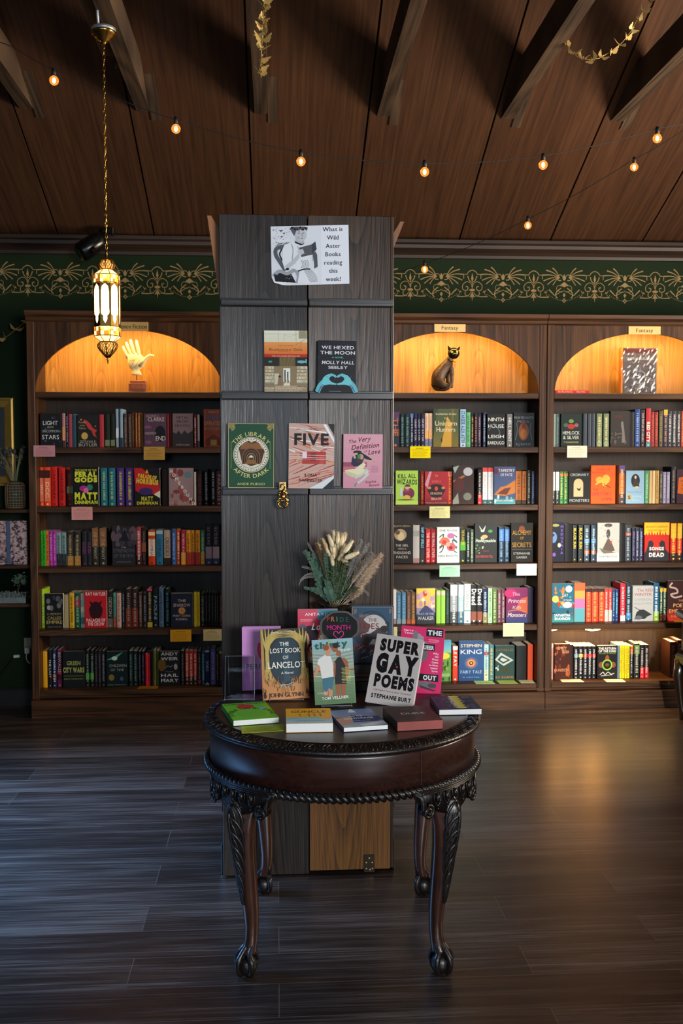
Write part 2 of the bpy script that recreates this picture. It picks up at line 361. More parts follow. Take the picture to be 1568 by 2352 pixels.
m=MB(); m.box((XL,YF,-0.05),(XR,YW+.1,0)); m.build('floor',floor_mat(),kind='structure')
m=MB(); m.box((XL-.1,YW,0),(XR+.1,YW+.1,3.2)); WALL=m.build('wall_back',GREEN,kind='structure')
m=MB(); m.box((XL-.1,YF,0),(XL,YW,5.0)); m.build('wall_left',GREEN,kind='structure')
m=MB(); m.box((XR,YF,0),(XR+.1,YW,5.0)); m.build('wall_right',GREEN,kind='structure')
m=MB(); m.box((XL-.1,YF-.1,0),(XR+.1,YF,3.6)); m.build('wall_front',GREEN,kind='structure')
# ceiling: plywood sheets with dark joints, rising to a ridge above the viewer
seams=[-3.17,-2.57,-1.96,-1.35,-0.757,-0.137,0.494,1.172,1.76,2.363,2.97,3.58,4.19]
m=MB(); ed=[XL]+seams+[XR]
zr=ceil_z(YR)
for a,b in ((YW+.05,YR),(YR,YF-.05)):
    za=ceil_z(a) if a>YR else zr; zb=zr if a>YR else ceil_z(2*YR-b)
    for i in range(len(ed)-1):
        x0=ed[i]+.005; x1=ed[i+1]-.005
        m.add([(x0,a,za),(x1,a,za),(x1,b,zb),(x0,b,zb),(x0,a,za+.03),(x1,a,za+.03),(x1,b,zb+.03),(x0,b,zb+.03)],[(0,3,2,1),(4,5,6,7),(0,1,5,4),(1,2,6,5),(2,3,7,6),(3,0,4,7)],mi=0)
    m.add([(XL-.1,a,za+.032),(XR+.1,a,za+.032),(XR+.1,b,zb+.032),(XL-.1,b,zb+.032)],[(0,1,2,3)],mi=1)
m.build('ceiling',[CEIL,CEILB],kind='structure')
# exposed tie beams
for i,bx in enumerate((-2.55,-1.90,-1.284,-0.687,-0.072,0.574,1.241,1.84,2.5,3.1)):
    m=MB(); m.prism([(0.6,3.385),(5.365,3.385),(5.0,3.535),(0.6,3.535)],'x',bx-.034,bx+.034)
    o=m.build('ceiling_beam',BEAM); fixn(o)
    nm=['far left, outside the lantern side','left of the butterfly on the wall','at the upper left corner of the photo','beside the brass lantern canopy','behind the hanging butterfly garland','just right of the poster column','where the looped garland begins','at the upper right corner','beyond the right frame','furthest right'][i]
    tag(o,'rough dark timber ceiling beam '+nm,'beam','exposed beams crossing under the ceiling')
    if 2<=i<=7:
        g=MB(); y0,y1=(5.12,5.42)
        g.add([(bx+.036,y1,ceil_z(y1)-.006),(bx+.085,y1,ceil_z(y1)-.006),(bx+.085,y0,ceil_z(y0)-.006),(bx+.036,y0,ceil_z(y0)-.006),
               (bx+.036,y1,ceil_z(y1)-.0005),(bx+.085,y1,ceil_z(y1)-.0005),(bx+.085,y0,ceil_z(y0)-.0005),(bx+.036,y0,ceil_z(y0)-.0005)],[(0,3,2,1),(4,5,6,7),(0,1,5,4),(1,2,6,5),(2,3,7,6),(3,0,4,7)])
        g.build('joint_plate',BEAM,o)
    if i==3:
        g=MB(); g.box((bx-.10,4.15,3.41),(bx-.036,4.72,3.50)); g.box((bx-.075,4.9,3.42),(bx-.036,5.02,3.5)); g.build('side_block',BEAM,o)
# cornice, baseboard
m=MB(); prof=[(YW,2.955),(YW-.10,2.955),(YW-.10,2.935),(YW-.085,2.925),(YW-.08,2.905),(YW-.05,2.885),(YW-.035,2.87),(YW-.03,2.852),(YW,2.852)]
m.prism(prof,'x',XL,XR); fixn(m.build('trim_1',wood('cornice_wood','150d08','2c1c12','x',0.5,0.6,0.4,4),kind='structure'))
m=MB(); m.prism([(YW,0),(YW-.015,0),(YW-.015,.1),(YW-.006,.115),(YW,.115)],'x',XL,-1.49); m.prism([(YW,0),(YW-.015,0),(YW-.015,.1),(YW-.006,.115),(YW,.115)],'x',-.27,.47)
fixn(m.build('baseboard_back',mat('black_baseboard','0d0c0b',0.5),kind='structure'))
# stencilled frieze painted on the wall
def frieze():
    m=MB(); z0=2.735; P=0.402
    def stroke(A,pts,w,w2=None,mirror=True):
        A.curve('7f6a45',w*.7,pts,w2 and w2*.6,6)
        if mirror: A.curve('7f6a45',w,[(-x,y) for x,y in pts],w2,6)
    k=0
    x=-1.349-P*5
    while x<4.4:
        A=Art(m,(x,YW,z0),(1,0,0),(0,0,1),1,1,0,0.0006,0.00003)
        # palm fan with lozenge
        A.poly([(0,.03),(.012,.005),(.006,-.01),(-.006,-.01),(-.012,.005)],'7f6a45')
        for s_ in (1,-1):
            for a,r,w in ((50,.075,.013),(25,.10,.013),(5,.115,.012),(-14,.11,.011),(-32,.095,.010),(-50,.07,.009)):
                t=math.radians(a); c,s2=math.cos(t),math.sin(t)
                p=[(s_*.03,.006),(s_*(.03+c*r*.5),.006+s2*r*.5+.012),(s_*(.03+c*r),.012+s2*r)]
                A.curve('7f6a45',.003,p[:2]+[p[2]],w*.62,5)
            A.curve('7f6a45',.003,[(s_*.004,.0),(s_*.02,.024),(s_*.045,.018),(s_*.04,-.008),(s_*.02,-.012)],.006,6)
            A.curve('7f6a45',.003,[(s_*.002,-.05),(s_*.04,-.045),(s_*.05,-.07),(s_*.02,-.085),(0,-.075)],.003,6)
            A.curve('7f6a45',.003,[(s_*.015,-.08),(s_*.06,-.105),(s_*.075,-.095),(s_*.1,-.07)],.008,6)
            A.curve('7f6a45',.006,[(s_*.02,-.06),(s_*.05,-.085),(s_*.055,-.11),(s_*.045,-.125)],.007,6)
            for j in range(9): A.e(s_*(.012+.011*j),-.138+.00033*(j*1.25)**2,.0028,.0028,'7f6a45',6)
            A.curve('6e5a3a',.0025,[(s_*.1,-.118),(s_*.12,-.10),(s_*.11,-.075)],.004,5)
        A.poly([(0,-.02),(.028,-.042),(.01,-.045),(0,-.056),(-.01,-.045),(-.028,-.042)],'7f6a45')
        A.poly([(0,-.09),(.01,-.105),(0,-.12),(-.01,-.105)],'7f6a45')
        for dx,dz in ((0,.009),(0,-.009),(.009,0),(-.009,0)): A.e(dx,-.14+dz,.006,.006,'7f6a45',8)
        # arched motif half a period along
        A.o=Vector((x+P/2,YW,z0))
        A.l('7f6a45',.005,[(-.056,-.005),(-.056,.022),(-.034,.022),(-.026,.036),(-.012,.046),(0,.049),(.012,.046),(.026,.036),(.034,.022),(.056,.022),(.056,-.005)])
        for s_ in (1,-1):
            A.curve('7f6a45',.003,[(0,-.03),(s_*.02,-.015),(s_*.03,.012)],.007,5)
            A.curve('7f6a45',.003,[(s_*.002,-.06),(s_*.01,-.035),(s_*.035,-.025),(s_*.062,-.045),(s_*.06,-.075),(s_*.035,-.08),(s_*.028,-.06),(s_*.042,-.055)],.006,6)
            A.curve('7f6a45',.003,[(s_*.005,-.09),(s_*.03,-.115),(s_*.06,-.12),(s_*.1,-.118)],.007,6)
            A.curve('7f6a45',.003,[(s_*.02,-.118),(s_*.045,-.11),(s_*.045,-.088)],.006,5)
            A.poly([(s_*.075,-.082),(s_*.068,-.095),(s_*.086,-.088)],'7f6a45')
        A.poly([(0,.03),(.008,-.005),(0,-.028),(-.008,-.005)],'7f6a45')
        A.l('7f6a45',.003,[(0,-.03),(0,-.075)]); A.poly([(-.022,-.078),(.022,-.078),(.008,-.07),(-.008,-.07)],'7f6a45'); A.e(0,-.08,.018,.007,'7f6a45',10)
        A.poly([(0,-.09),(.018,-.125),(.004,-.122),(0,-.15),(-.004,-.122),(-.018,-.125)],'7f6a45')
        x+=P; k+=1
    return m.build('painted_frieze',printed('stencil_paint',0.6,0.2),WALL,'pale gold stencilled scroll border')
frieze()
# ------------------------------------------------------------------ bookcases
SH=[1.975,1.642,1.284,0.918,0.532,0.164]
LED=mat('led_strip','ffd9a0',0.5,emit='ffc070',estr=22)
CASES=[]
def bookcase(x0,x1,label):
    T=thing('bookcase',((x0+x1)/2,YB+.15,0),label,'bookcase','arched bookcases along the back wall')
    for a,b in ((x0,x0+.045),(x1-.045,x1)):
        m=MB(); m.bbox((a,YB,0.0),(b,YB+.30,2.40),.003); part(m,'side_panel',CASE,T)
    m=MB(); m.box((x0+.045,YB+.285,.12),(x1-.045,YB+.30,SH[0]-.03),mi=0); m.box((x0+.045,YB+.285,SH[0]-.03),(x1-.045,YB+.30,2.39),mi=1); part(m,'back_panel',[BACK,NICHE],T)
    for z in SH:
        m=MB(); m.bbox((x0+.045,YB+.004,z-.036),(x1-.045,YB+.285,z),.003); part(m,'shelf',CASEH,T)
    # arch panel
    cx=(x0+x1)/2; a_=(x1-x0)/2-.048; b_=.372; z0=SH[0]; m=MB(); n=36; top=2.39
    arc=[(cx-a_*math.cos(PI*i/n),z0+b_*math.sin(PI*i/n)) for i in range(n+1)]
    for yy,fl in ((YB+.002,1),(YB+.022,-1)):
        for i in range(n):
            p,q=arc[i],arc[i+1]; f=[(p[0],yy,p[1]),(q[0],yy,q[1]),(q[0],yy,top),(p[0],yy,top)]
            m.add(f,[(0,1,2,3) if fl>0 else (3,2,1,0)])
    m.loft([[(p[0],YB+.002,p[1]) for p in arc],[(p[0],YB+.022,p[1]) for p in arc]],False,False,closed=False)
    for s_,xx in ((-1,cx-a_),(1,cx+a_)):
        xe=x0+.045 if s_<0 else x1-.045; m.box((min(xx,xe),YB+.002,z0),(max(xx,xe),YB+.022,top))
    part(m,'arch_panel',CASE,T)
    m=MB(); m.prism([(YB+.30,2.39),(YB+.002,2.39),(YB-.012,2.40),(YB-.012,2.415),(YB-.035,2.43),(YB-.04,2.452),(YB+.30,2.452)],'x',x0,x1); fixn(part(m,'crown_moulding',CASEH,T))
    m=MB(); m.prism([(YB+.02,.128),(YB-.002,.128),(YB-.002,.118),(YB+.012,.112),(YB-.022,.108),(YB-.022,.0),(YB+.02,.0)],'x',x0,x1); fixn(part(m,'plinth',CASEH,T))
    m=MB(); m.box((x0+.10,YB+.03,2.375),(x1-.10,YB+.04,2.383)); part(m,'light_strip',LED,T,'warm light strip behind the arch')
    area('arch_niche_light',((x0+x1)/2,YB+.055,2.37),((x0+x1)/2,YB+.20,2.0),x1-x0-.2,.02,7.5,(1.0,0.60,0.19))
    CASES.append(T); return T
B1=bookcase(-1.488,-.276,'dark oak arched bookcase left of the column, with a hand sculpture in its niche')
B2=bookcase(.472,1.669,'dark oak arched bookcase right of the column, with a cat figure in its niche')
B3=bookcase(1.673,2.88,'dark oak arched bookcase at the right edge, with a wrapped box in its niche')
# under-shelf light in the right bookcase
m=MB(); 
m.tube([at(1262,1448,YB+.06)+Vector((0,0,.0)),at(1285,1444,YB+.06),at(1309,1441,YB+.06)],.0045,6)
m.tube([at(1334,1440,YB+.06),at(1345,1445,YB+.06),at(1360,1447.5,YB+.06),at(1375,1445,YB+.06),at(1388,1440,YB+.06)],.0045,6)
part(m,'light_strip',mat('led_strip_bright','ffd9a0',0.5,emit='ffb45c',estr=200),B3,'glowing strip light sagging under the shelf')
area('under_shelf_light',(2.1,YB+.10,.487),(2.1,YB+.17,.2),.95,.02,9,(1.0,0.58,0.22))
# ------------------------------------------------------------------ display column
CX0,CX1,CY,CS=-.205,.432,3.668,.116
COL=thing('display_column',((CX0+CX1)/2,CY+.2,0),'tall freestanding dark oak column with book ledges and a reading poster, behind the table','display column')
m=MB(); m.bbox((CX0,CY,.005),(CS-.0015,CY+.02,2.447),.002); part(m,'front_panel',COLW,COL)
m=MB(); m.bbox((CS+.0015,CY,.62),(CX1-.012,CY+.02,2.447),.002); part(m,'front_panel',COLR,COL)
m=MB(); m.bbox((CS+.0015,CY-.004,.018),(CX1-.012,CY+.02,.617),.002); part(m,'front_panel',COLB,COL,'amber lower board')  # lower part of the right panel, warmer and paler than above
m=MB(); m.bbox((CX1-.012,CY,.02),(CX1,CY+.36,2.447),.002); part(m,'side_panel',COLR,COL)
m=MB(); m.bbox((CX0,CY+.021,.005),(CX0+.02,CY+.36,2.447),.002); part(m,'side_panel',COLW,COL)
m=MB(); m.box((CX0,CY+.36,.005),(CX1,CY+.38,2.447)); part(m,'back_panel',COLW,COL)
m=MB(); m.box((CX0+.02,CY+.021,2.42),(CX1-.012,CY+.36,2.44)); part(m,'top_panel',COLW,COL)
for zt in (at(600,689,CY-.02).z,at(600,903,CY-.02).z,at(600,1122.5,CY-.02).z):
    for xa,xb in ((CX0+.008,CS-.002),(CS+.004,CX1-.006)):
        m=MB(); m.bbox((xa,CY-.036,zt-.022),(xb,CY-.001,zt-.004),.0015); m.bbox((xa,CY-.038,zt-.022),(xb,CY-.030,zt),.0015); m.bbox((xa,CY-.010,zt-.004),(xb,CY-.001,zt+.009),.0015)
        part(m,'ledge',COLH,COL)
WING=wood('column_wing_oak','6e4323','b0713e','z',0.45,0.9,0.5,4)
for s_,xe,zb,zt,dx in ((-1,CX0,2.14,2.452,.044),(1,CX1,2.33,2.44,.044)):
    m=MB(); m.prism([(xe,zb),(xe+s_*dx,zt),(xe+s_*(dx-.014),zt),(xe,zt-.05)],'y',CY+.05,CY+.35); fixn(part(m,'crown_wing',WING,COL,'lighter flared oak moulding'))
for s_,xe in ((-1,CX0),(1,CX1)):
    m=MB(); x_=sorted((xe,xe+s_*.010)); m.bbox((x_[0],CY+.03,0),(x_[1],CY+.35,.115),.002); m.bbox((min(xe,xe+s_*.008),CY+.03,.24),(max(xe,xe+s_*.008),CY+.35,.262),.002)
    part(m,'base_moulding',COLW,COL)
m=MB(); hx=at(847,1990,CY).x; m.bbox((hx-.020,CY-.007,.008),(hx+.020,CY-.004,.075),.001)
for dx,dz in ((0,.062),(-.011,.045),(.011,.045),(-.011,.022),(.003,.018),(.012,.022)):
    m.lathe([(.0035,0),(.003,.0015),(0,.002)],10,(0,0,0),mi=1,M=Matrix.Translation((hx+dx,CY-.0072,dz))@Matrix.Rotation(PI/2,4,'X'))
part(m,'hinge',[mat('dark_bronze','3a3027',0.4,0.8),mat('brass_screw','c9a868',0.3,1.0)],COL,'small bronze hinge with brass screws')
# ================================================================== BOOKS (shared builder)
PAGE=mat('page_block','d9d3c4',0.75,spec=0.2,noise=0.08,nscale=300)
PAGEW=mat('page_block_white','e6e6e2',0.75,spec=0.2,noise=0.05,nscale=300)
def book(M, W, H, T, col, front=None, spine=None, label='', group=None, cat='book', scol=None, hard=False, empty=False, pages=PAGE, bulge=0.0, name='book', pcol=None):
    """local frame: x to the fore-edge, y from front cover to back cover, z up; origin at the lower spine corner of the front"""
    bt=.0022 if hard else .0007; ins=.003 if hard else .0004; scol=scol or col
    m=MB(); m.col=lin(col)
    m.box((0,0,0),(W,bt,H)); m.box((0,T-bt,0),(W,T,H))
    n=6; out=[(-bulge*math.sin(PI*i/n) ,T*i/n) for i in range(n+1)]; inn=[(x+bt*1.2,y) for x,y in out]
    m.loft([[(x,y,0) for x,y in out]+[(x,y,0) for x,y in reversed(inn)],[(x,y,H) for x,y in out]+[(x,y,H) for x,y in reversed(inn)]],col=scol,smooth=False)
    if front: front(Art(m,(0,0,0),(1,0,0),(0,0,1),W,H))
    if spine:
        # spine face looks along -x ; local u runs from the back cover to the front cover
        spine(Art(m,(-bulge,T,0),(0,-1,0),(0,0,1),T,H))
    p=MB(); p.bbox((bt,bt,ins),(W-ins-.0004,T-bt,H-ins),.0006)
    if empty:
        E_=bpy.data.objects.new(name,None); C.objects.link(E_); E_.matrix_world=M; E_.empty_display_size=.05; tag(E_,label,cat,group)
        c=m.build('cover',PRINT,E_); p.build('pages',pages,E_); return E_
    o=m.build(name,PRINT,M=M); p.build('pages',pages,o); tag(o,label,cat,group); return o
def sp_text(text, col, v0=.15, v1=.85, hu=.5, bold=0.0):
    """spine lettering reading downwards, between heights v0 and v1"""
    def f(A):
        B=Art(A.mb,A.o+A.ez*(v1*A.h),tuple(-A.ez),tuple(A.ex),(v1-v0)*A.h,A.w,A.mi); B.n=A.n; B.k=A.k+1
        cap=hu; adv=sum((glyph(c,bold)[2] if c!=' ' else .3)+.09 for c in text)*cap*A.w/.70
        full=(v1-v0)*A.h
        B.t(text,.5,.5-cap/2,cap,col,w=(1.0 if adv>full else None),bold=bold,cx=(min(1.5,full/adv) if adv<full else 1))
        A.k+=2
    return f
def seq(*fs):
    def f(A):
        for g in fs: g(A)
    return f
# ================================================================== THE CARVED TABLE
TX,TY,TZ=.21,3.215,.745
MAHO=wood('table_mahogany','140907','341a12','x',0.34,0.5,0.35,3,spec=0.5,bump=0.08,coat=0.12)
MAHOD=mat('table_carved_dark','130d0b',0.36,noise=0.35,nscale=45,bump=0.25,bscale=160,coat=0.1)
MAHOL=wood('table_leg_mahogany','190b07','402317','z',0.27,0.5,0.35,5,spec=0.5,bump=0.06,coat=0.4)
TAB=thing('carved_table',(TX,TY,0),'round dark mahogany table with carved rim and claw feet, covered with books','table')
m=MB(); m.smooth=True
m.lathe([(.0,TZ-.012),(.405,TZ-.012),(.405,TZ-.0012),(.402,TZ),(0.0001,TZ)],96,(TX,TY,0),smooth=False); part(m,'tabletop',MAHO,TAB)
# carved rim: a raised band of foliage between two fillets
m=MB(); m.smooth=True
m.lathe([(.402,TZ-.002),(.405,TZ+.001),(.409,TZ+.001),(.412,TZ-.003),(.440,TZ-.010),(.447,TZ-.014),(.450,TZ-.020),(.448,TZ-.026),(.436,TZ-.032),(.41,TZ-.032),(.40,TZ-.02)],128,(TX,TY,0))
rr=random.Random(3); n=200
for i in range(n):
    a=2*PI*(i+rr.uniform(-.2,.2))/n; ca,sa=math.cos(a),math.sin(a); tv=Vector((-sa,ca,0)); rv=Vector((ca,sa,0)); o=Vector((TX,TY,0))
    fl=(1 if (i//2)%2 else -1); w_=rr.uniform(.7,1.2); sh=rr.uniform(-.002,.002)
    p=[o+rv*(.413+sh)+tv*(-.007*fl*w_)+Vector((0,0,TZ-.002)),o+rv*.421+tv*(.001*fl)+Vector((0,0,TZ-.0035)),o+rv*.431+tv*(.006*fl*w_)+Vector((0,0,TZ-.0075)),o+rv*.441+tv*(.003*fl)+Vector((0,0,TZ-.0115)),o+rv*.449+tv*(-.004*fl*w_)+Vector((0,0,TZ-.018))]
    m.tube(p,[.0010,.0022*w_,.0034*w_,.0028,.0010],6)
    if i%4<2: q=o+rv*rr.uniform(.424,.442)+tv*rr.uniform(-.006,.006); m.ball((q.x,q.y,TZ-.0045-(q-o).length*0-.0035),.0032,8,6)
part(m,'rim',MAHOD,TAB)
m=MB(); m.lathe([(.428,TZ-.032),(.430,TZ-.040),(.430,.604),(.424,.600),(.40,.600)],128,(TX,TY,0),smooth=True); part(m,'apron',MAHO,TAB)
m=MB(); m.box((TX+.205,TY-.3796,.61),(TX+.2065,TY-.3766,TZ-.034)); part(m,'apron_joint',MAHOD,TAB)
# gadrooned lower edge (rope-like lobes)
m=MB(); m.smooth=True; n=132
m.lathe([(.424,.606),(.434,.603),(.434,.584),(.42,.580),(.40,.585)],96,(TX,TY,0))
for i in range(n):
    a=2*PI*i/n; ca,sa=math.cos(a),math.sin(a); o=Vector((TX,TY,0)); rv=Vector((ca,sa,0)); tv=Vector((-sa,ca,0))
    p=[o+rv*.428+tv*-.017+Vector((0,0,.606)),o+rv*.438+tv*-.010+Vector((0,0,.603)),o+rv*.4425+tv*.0+Vector((0,0,.594)),o+rv*.438+tv*.010+Vector((0,0,.585)),o+rv*.428+tv*.016+Vector((0,0,.581))]
    m.tube(p,[.003,.0075,.0092,.0075,.003],8)
part(m,'gadroon_edge',MAHOD,TAB)
# cabriole legs
def leg_path():
    # (outward distance, height, half-size, squareness)
    return [(.378,.600,.044,.2),(.396,.560,.048,.25),(.414,.52,.050,.3),(.421,.47,.0435,.4),(.416,.41,.038,.55),(.407,.34,.0325,.7),(.397,.27,.028,.85),(.389,.20,.0245,.95),(.386,.15,.0215,1),(.388,.115,.0205,1),(.394,.088,.022,1),(.400,.070,.024,1)]
def ring(c,u,v,h,sq,n=20):
    r=[]
    for i in range(n):
        a=2*PI*i/n+PI/4; ca,sa=math.cos(a),math.sin(a); k=(max(abs(ca),abs(sa)))**-(1-sq)*(.88+.12*sq)
        r.append(c+u*(h*ca*k)+v*(h*sa*k))
    return r
for i,ang in enumerate((221,313.5,40.5,130.5)):
    a=math.radians(ang); rv=Vector((math.cos(a),math.sin(a),0)); tv=Vector((-math.sin(a),math.cos(a),0)); O=Vector((TX,TY,0))
    m=MB(); m.smooth=True
    rings=[]
    u2=(rv+tv).normalized(); v2=(tv-rv).normalized()
    pts=leg_path(); pts2=[]
    for j in range(len(pts)-1):
        for k in range(3):
            t=k/3; pts2.append(tuple(pts[j][q]*(1-t)+pts[j+1][q]*t for q in range(4)))
    pts2.append(pts[-1])
    for d,z,h,sq in pts2: rings.append(ring(O+rv*d+Vector((0,0,z)),u2,v2,h,sq))
    m.loft(rings)
    L=part(m,'leg',MAHOL,TAB)
    # claw and ball
    m=MB(); m.smooth=True; bc=O+rv*.405+Vector((0,0,.0325)); m.ball(tuple(bc),(.030,.030,.0325),20,14)
    f=MB(); f.smooth=True
    for da in (0,72,-72,180):
        b=a+math.radians(da); dv=Vector((math.cos(b),math.sin(b),0))
        sc=1.0
        p=[O+rv*.384+dv*.004+Vector((0,0,.125)),O+rv*.388+dv*.014+Vector((0,0,.098)),bc+dv*.022+Vector((0,0,.040)),bc+dv*.034+Vector((0,0,.022)),bc+dv*.037+Vector((0,0,.002)),bc+dv*.030+Vector((0,0,-.016)),bc+dv*.022+Vector((0,0,-.028))]
        f.tube(p,[.006,.008,.009,.0105,.008,.0085,.003],10,sm=4)
    fo=part(m,'ball_foot',MAHOD,TAB); ob=f.build('claw',MAHOD); bpy.context.view_layer.update(); ob.parent=fo; ob.matrix_parent_inverse=fo.matrix_world.inverted()
    # carved knee: bracket with scrolls and an acanthus leaf running down the front
    m=MB(); m.smooth=True
    def onap(th,rad,z): return Vector((TX+rad*math.cos(a+th),TY+rad*math.sin(a+th),z))
    N_=16; half=.34
    up_=[];lo=[]
    for k in range(N_+1):
        th=-half+2*half*k/N_; q=abs(th)/half
        z1=.600; z0=.592-.085*(1-q**1.6)**.8 if q<1 else .592
        if .55<q<.86: z0=min(z0,.542)
        up_.append((th,z1)); lo.append((th,z0))
    for rad_o,rad_i in ((.452,.415),):
        rg=[]
        for (th,z1),(_,z0) in zip(up_,lo): rg.append([onap(th,rad_i,z0),onap(th,rad_o-.006*(abs(th)/half),z0),onap(th,rad_o-.004*(abs(th)/half),z1),onap(th,rad_i,z1)])
        m.loft(rg)
    for z in (.598,.592,.586): m.tube([onap(-half+2*half*k/20,.4535-.004*abs(-1+2*k/20),z) for k in range(21)],.0022,6)
    for s_ in (1,-1):
        # volutes
        c0=s_*.245; sp=[]
        for k in range(34):
            t=k/33; r_=.021*(1-t*.88); g=t*3.4*PI+PI*.5
            sp.append(onap(c0+s_*r_*math.cos(g)/.45,.455+t*.006,.535+r_*math.sin(g)))
        m.tube(sp,[.0055-.002*k/33 for k in range(34)],7)
        m.tube([onap(c0,.425,.535),onap(c0,.458,.535)],.016,16)
        m.tube([onap(s_*.34,.448,.592),onap(s_*.30,.452,.578),onap(s_*.285,.455,.558),onap(s_*.29,.456,.54)],[.003,.005,.006,.004],7,sm=4)
    for k in range(-2,3):
        th=k*.085
        for s_ in (1,-1): m.tube([onap(th+s_*.027,.455,.583),onap(th+s_*.027,.457,.566),onap(th+s_*.012,.458,.552),onap(th,.458,.548)],.0023,6,sm=3)
        m.tube([onap(th,.455,.583),onap(th,.459,.560)],[.006,.0075],8)
        m.ball(tuple(onap(th,.459,.540)),.0035,8,6)
    # acanthus leaf
    def onleg(t,z,off=.0015):
        pl=leg_path()
        for (d0,z0,h0,q0),(d1,z1,h1,q1) in zip(pl,pl[1:]):
            if z0>=z>=z1:
                k=(z0-z)/(z0-z1); d=d0+(d1-d0)*k; h=h0+(h1-h0)*k; sq=q0+(q1-q0)*k; break
        ang2=t; ca,sa=math.cos(ang2+PI/4),math.sin(ang2+PI/4)
        w=ang2-PI/4  # direction relative to u2
        cu,cv=math.cos(w),math.sin(w); kk=(max(abs(cu),abs(cv)))**-(1-sq)*(.88+.12*sq)
        return O+rv*d+Vector((0,0,z))+(u2*cu+v2*cv)*(h*kk+off)
    m.tube([onleg(0,z) for z in (.545,.50,.44,.38,.32,.27,.225)],[.004,.0065,.006,.0055,.0045,.003,.001],7)
    rows=[]
    for q in range(25):
        z=.548-.31*q/24; wv=.92*math.sin(min(1,(q+3)/8)*PI/2)*(1-(max(0,q-8)/16)**1.3)+.03; wv*=1+.14*math.sin(q*1.9)
        rows.append([onleg(wv*(j/4-1),z,.0022+.0016*math.cos((j/4-1)*PI/2)) for j in range(9)])
    m.loft(rows,False,False,closed=False)
    for lev,(zz,ln,sprd) in enumerate(((.545,.10,.80),(.505,.105,.86),(.460,.10,.80),(.415,.095,.68),(.370,.09,.52),(.325,.08,.36),(.285,.06,.2))):
        for s_ in (1,-1):
            m.tube([onleg(s_*.03,zz),onleg(s_*sprd*.5,zz-ln*.15),onleg(s_*sprd,zz-ln*.45),onleg(s_*sprd*1.02,zz-ln*.8),onleg(s_*sprd*.86,zz-ln)],[.003,.0058,.0055,.0042,.0030],7,sm=4)
            m.tube([onleg(s_*.05,zz-.012),onleg(s_*sprd*.45,zz-ln*.4),onleg(s_*sprd*.66,zz-ln*.85)],[.0025,.0048,.0016],6,sm=4)
            m.tube([onleg(s_*.03,zz-.03),onleg(s_*sprd*.22,zz-ln*.6),onleg(s_*sprd*.36,zz-ln*1.05)],[.002,.0040,.0014],6,sm=4)
    part(m,'knee_carving',MAHOD,TAB)
# ================================================================== BOOKS ON THE COLUMN AND THE TABLE
W3='f0ece4'
def flat_small(A,col,u0,u1,v0,v1,n,s): A.lines(u0,u1,v0,v1,n,col,.4,s)
# --- Bookstore Girls
def f_bookstore(A):
    A.g(0,.80,1,1,'d8d6bd','e3e1cc'); A.l('8a8a78',.006,[(0,.945),(1,.945)]); A.l('8a8a78',.006,[(.33,1),(.33,.82)]); A.l('8a8a78',.006,[(.46,.94),(.46,.82)]); A.curve('8a8a78',.005,[(.46,.93),(.6,.91),(.75,.94)])
    A.r(.80,.87,1,1,'a59c7c'); A.lines(.81,.99,.88,.99,8,'6d6650',.3); A.l('6e6a55',.006,[(.74,1),(.74,.8)])
    A.g(0,.62,1,.81,'d9722c','e39a55'); A.t('KEI AONO',.5,.745,.022,'a04a20',serif=True,w=.34); A.t('Bookstore Girls',.5,.672,.042,'4a2b22',serif=True,w=.76); A.lines(.33,.67,.655,.665,1,'7a3a20')
    A.curve('7a4a2a',.006,[(.98,.86),(.88,.83),(.8,.80),(.72,.76)]); A.curve('7a4a2a',.005,[(.88,.83),(.85,.76),(.8,.72)])
    A.r(0,.565,1,.605,'b02c1c'); A.t('THE JAPANESE BESTSELLER',.5,.576,.017,'f3d9c0',w=.66)
    A.r(0,0,1,.565,'8b7a5c'); A.r(0,.42,.35,.565,'26241e'); A.r(.72,.42,1,.565,'1f2422'); A.r(.35,.42,.72,.565,'6a5a38')
    for x in (.36,.46,.56,.66): A.poly([(x,.565),(x+.03,.565),(.5+(x-.5)*.6,.42),(.48+(x-.5)*.6,.42)],'7a683f')
    A.r(.44,.16,.60,.385,'e9e8dc'); A.r(.02,.14,.22,.42,'cdbb94'); A.r(.75,.14,1,.42,'cdbb94')
    for j in range(5):
        for x0,x1 in ((.02,.22),(.75,.99)):
            A.r(x0,.145+.055*j,x1,.152+.055*j,'5a4630')
            for k in range(9): A.r(x0+.005+(x1-x0)*k/9,.155+.055*j,x0+(x1-x0)*(k+.8)/9,.19+.055*j,random.Random(j*9+k).choice(['d9cfb2','b9c6c0','c9a878','e3ddc8','8fa6a6','bfa06a']))
    A.r(.23,.12,.34,.30,'c7c1a8'); A.poly([(.44,.1),(.6,.1),(.57,.2),(.47,.2)],'ddd6bc')
    for x,h in ((.48,.36),(.545,.33)): A.r(x-.012,.2,x+.012,h-.03,'2a2a28'); A.e(x,h-.015,.016,.014,'2a2a28',8); A.l('2a2a28',.014,[(x,.21),(x-.01,.14)]); A.l('2a2a28',.014,[(x,.21),(x+.02,.15)])
    A.poly([(.3,.1),(.40,.1),(.38,.24),(.33,.24)],'8d6b55'); A.e(.355,.25,.03,.02,'3a2c24',8)
    A.e(.14,.49,.05,.02,'3f8a78',8); A.e(.86,.49,.10,.025,'6fb0b8',10); A.e(.97,.5,.02,.04,'6fb0b8',8)
    A.g(0,0,1,.10,'8c7c66','b09c7c'); 
    for x0 in (0,.76): A.l('30281e',.012,[(x0,.09),(x0+.22,.09),(x0+.24,.07),(x0+.24,0)])
    A.lines(0,1,.01,.09,5,'dcd0b4',.3)
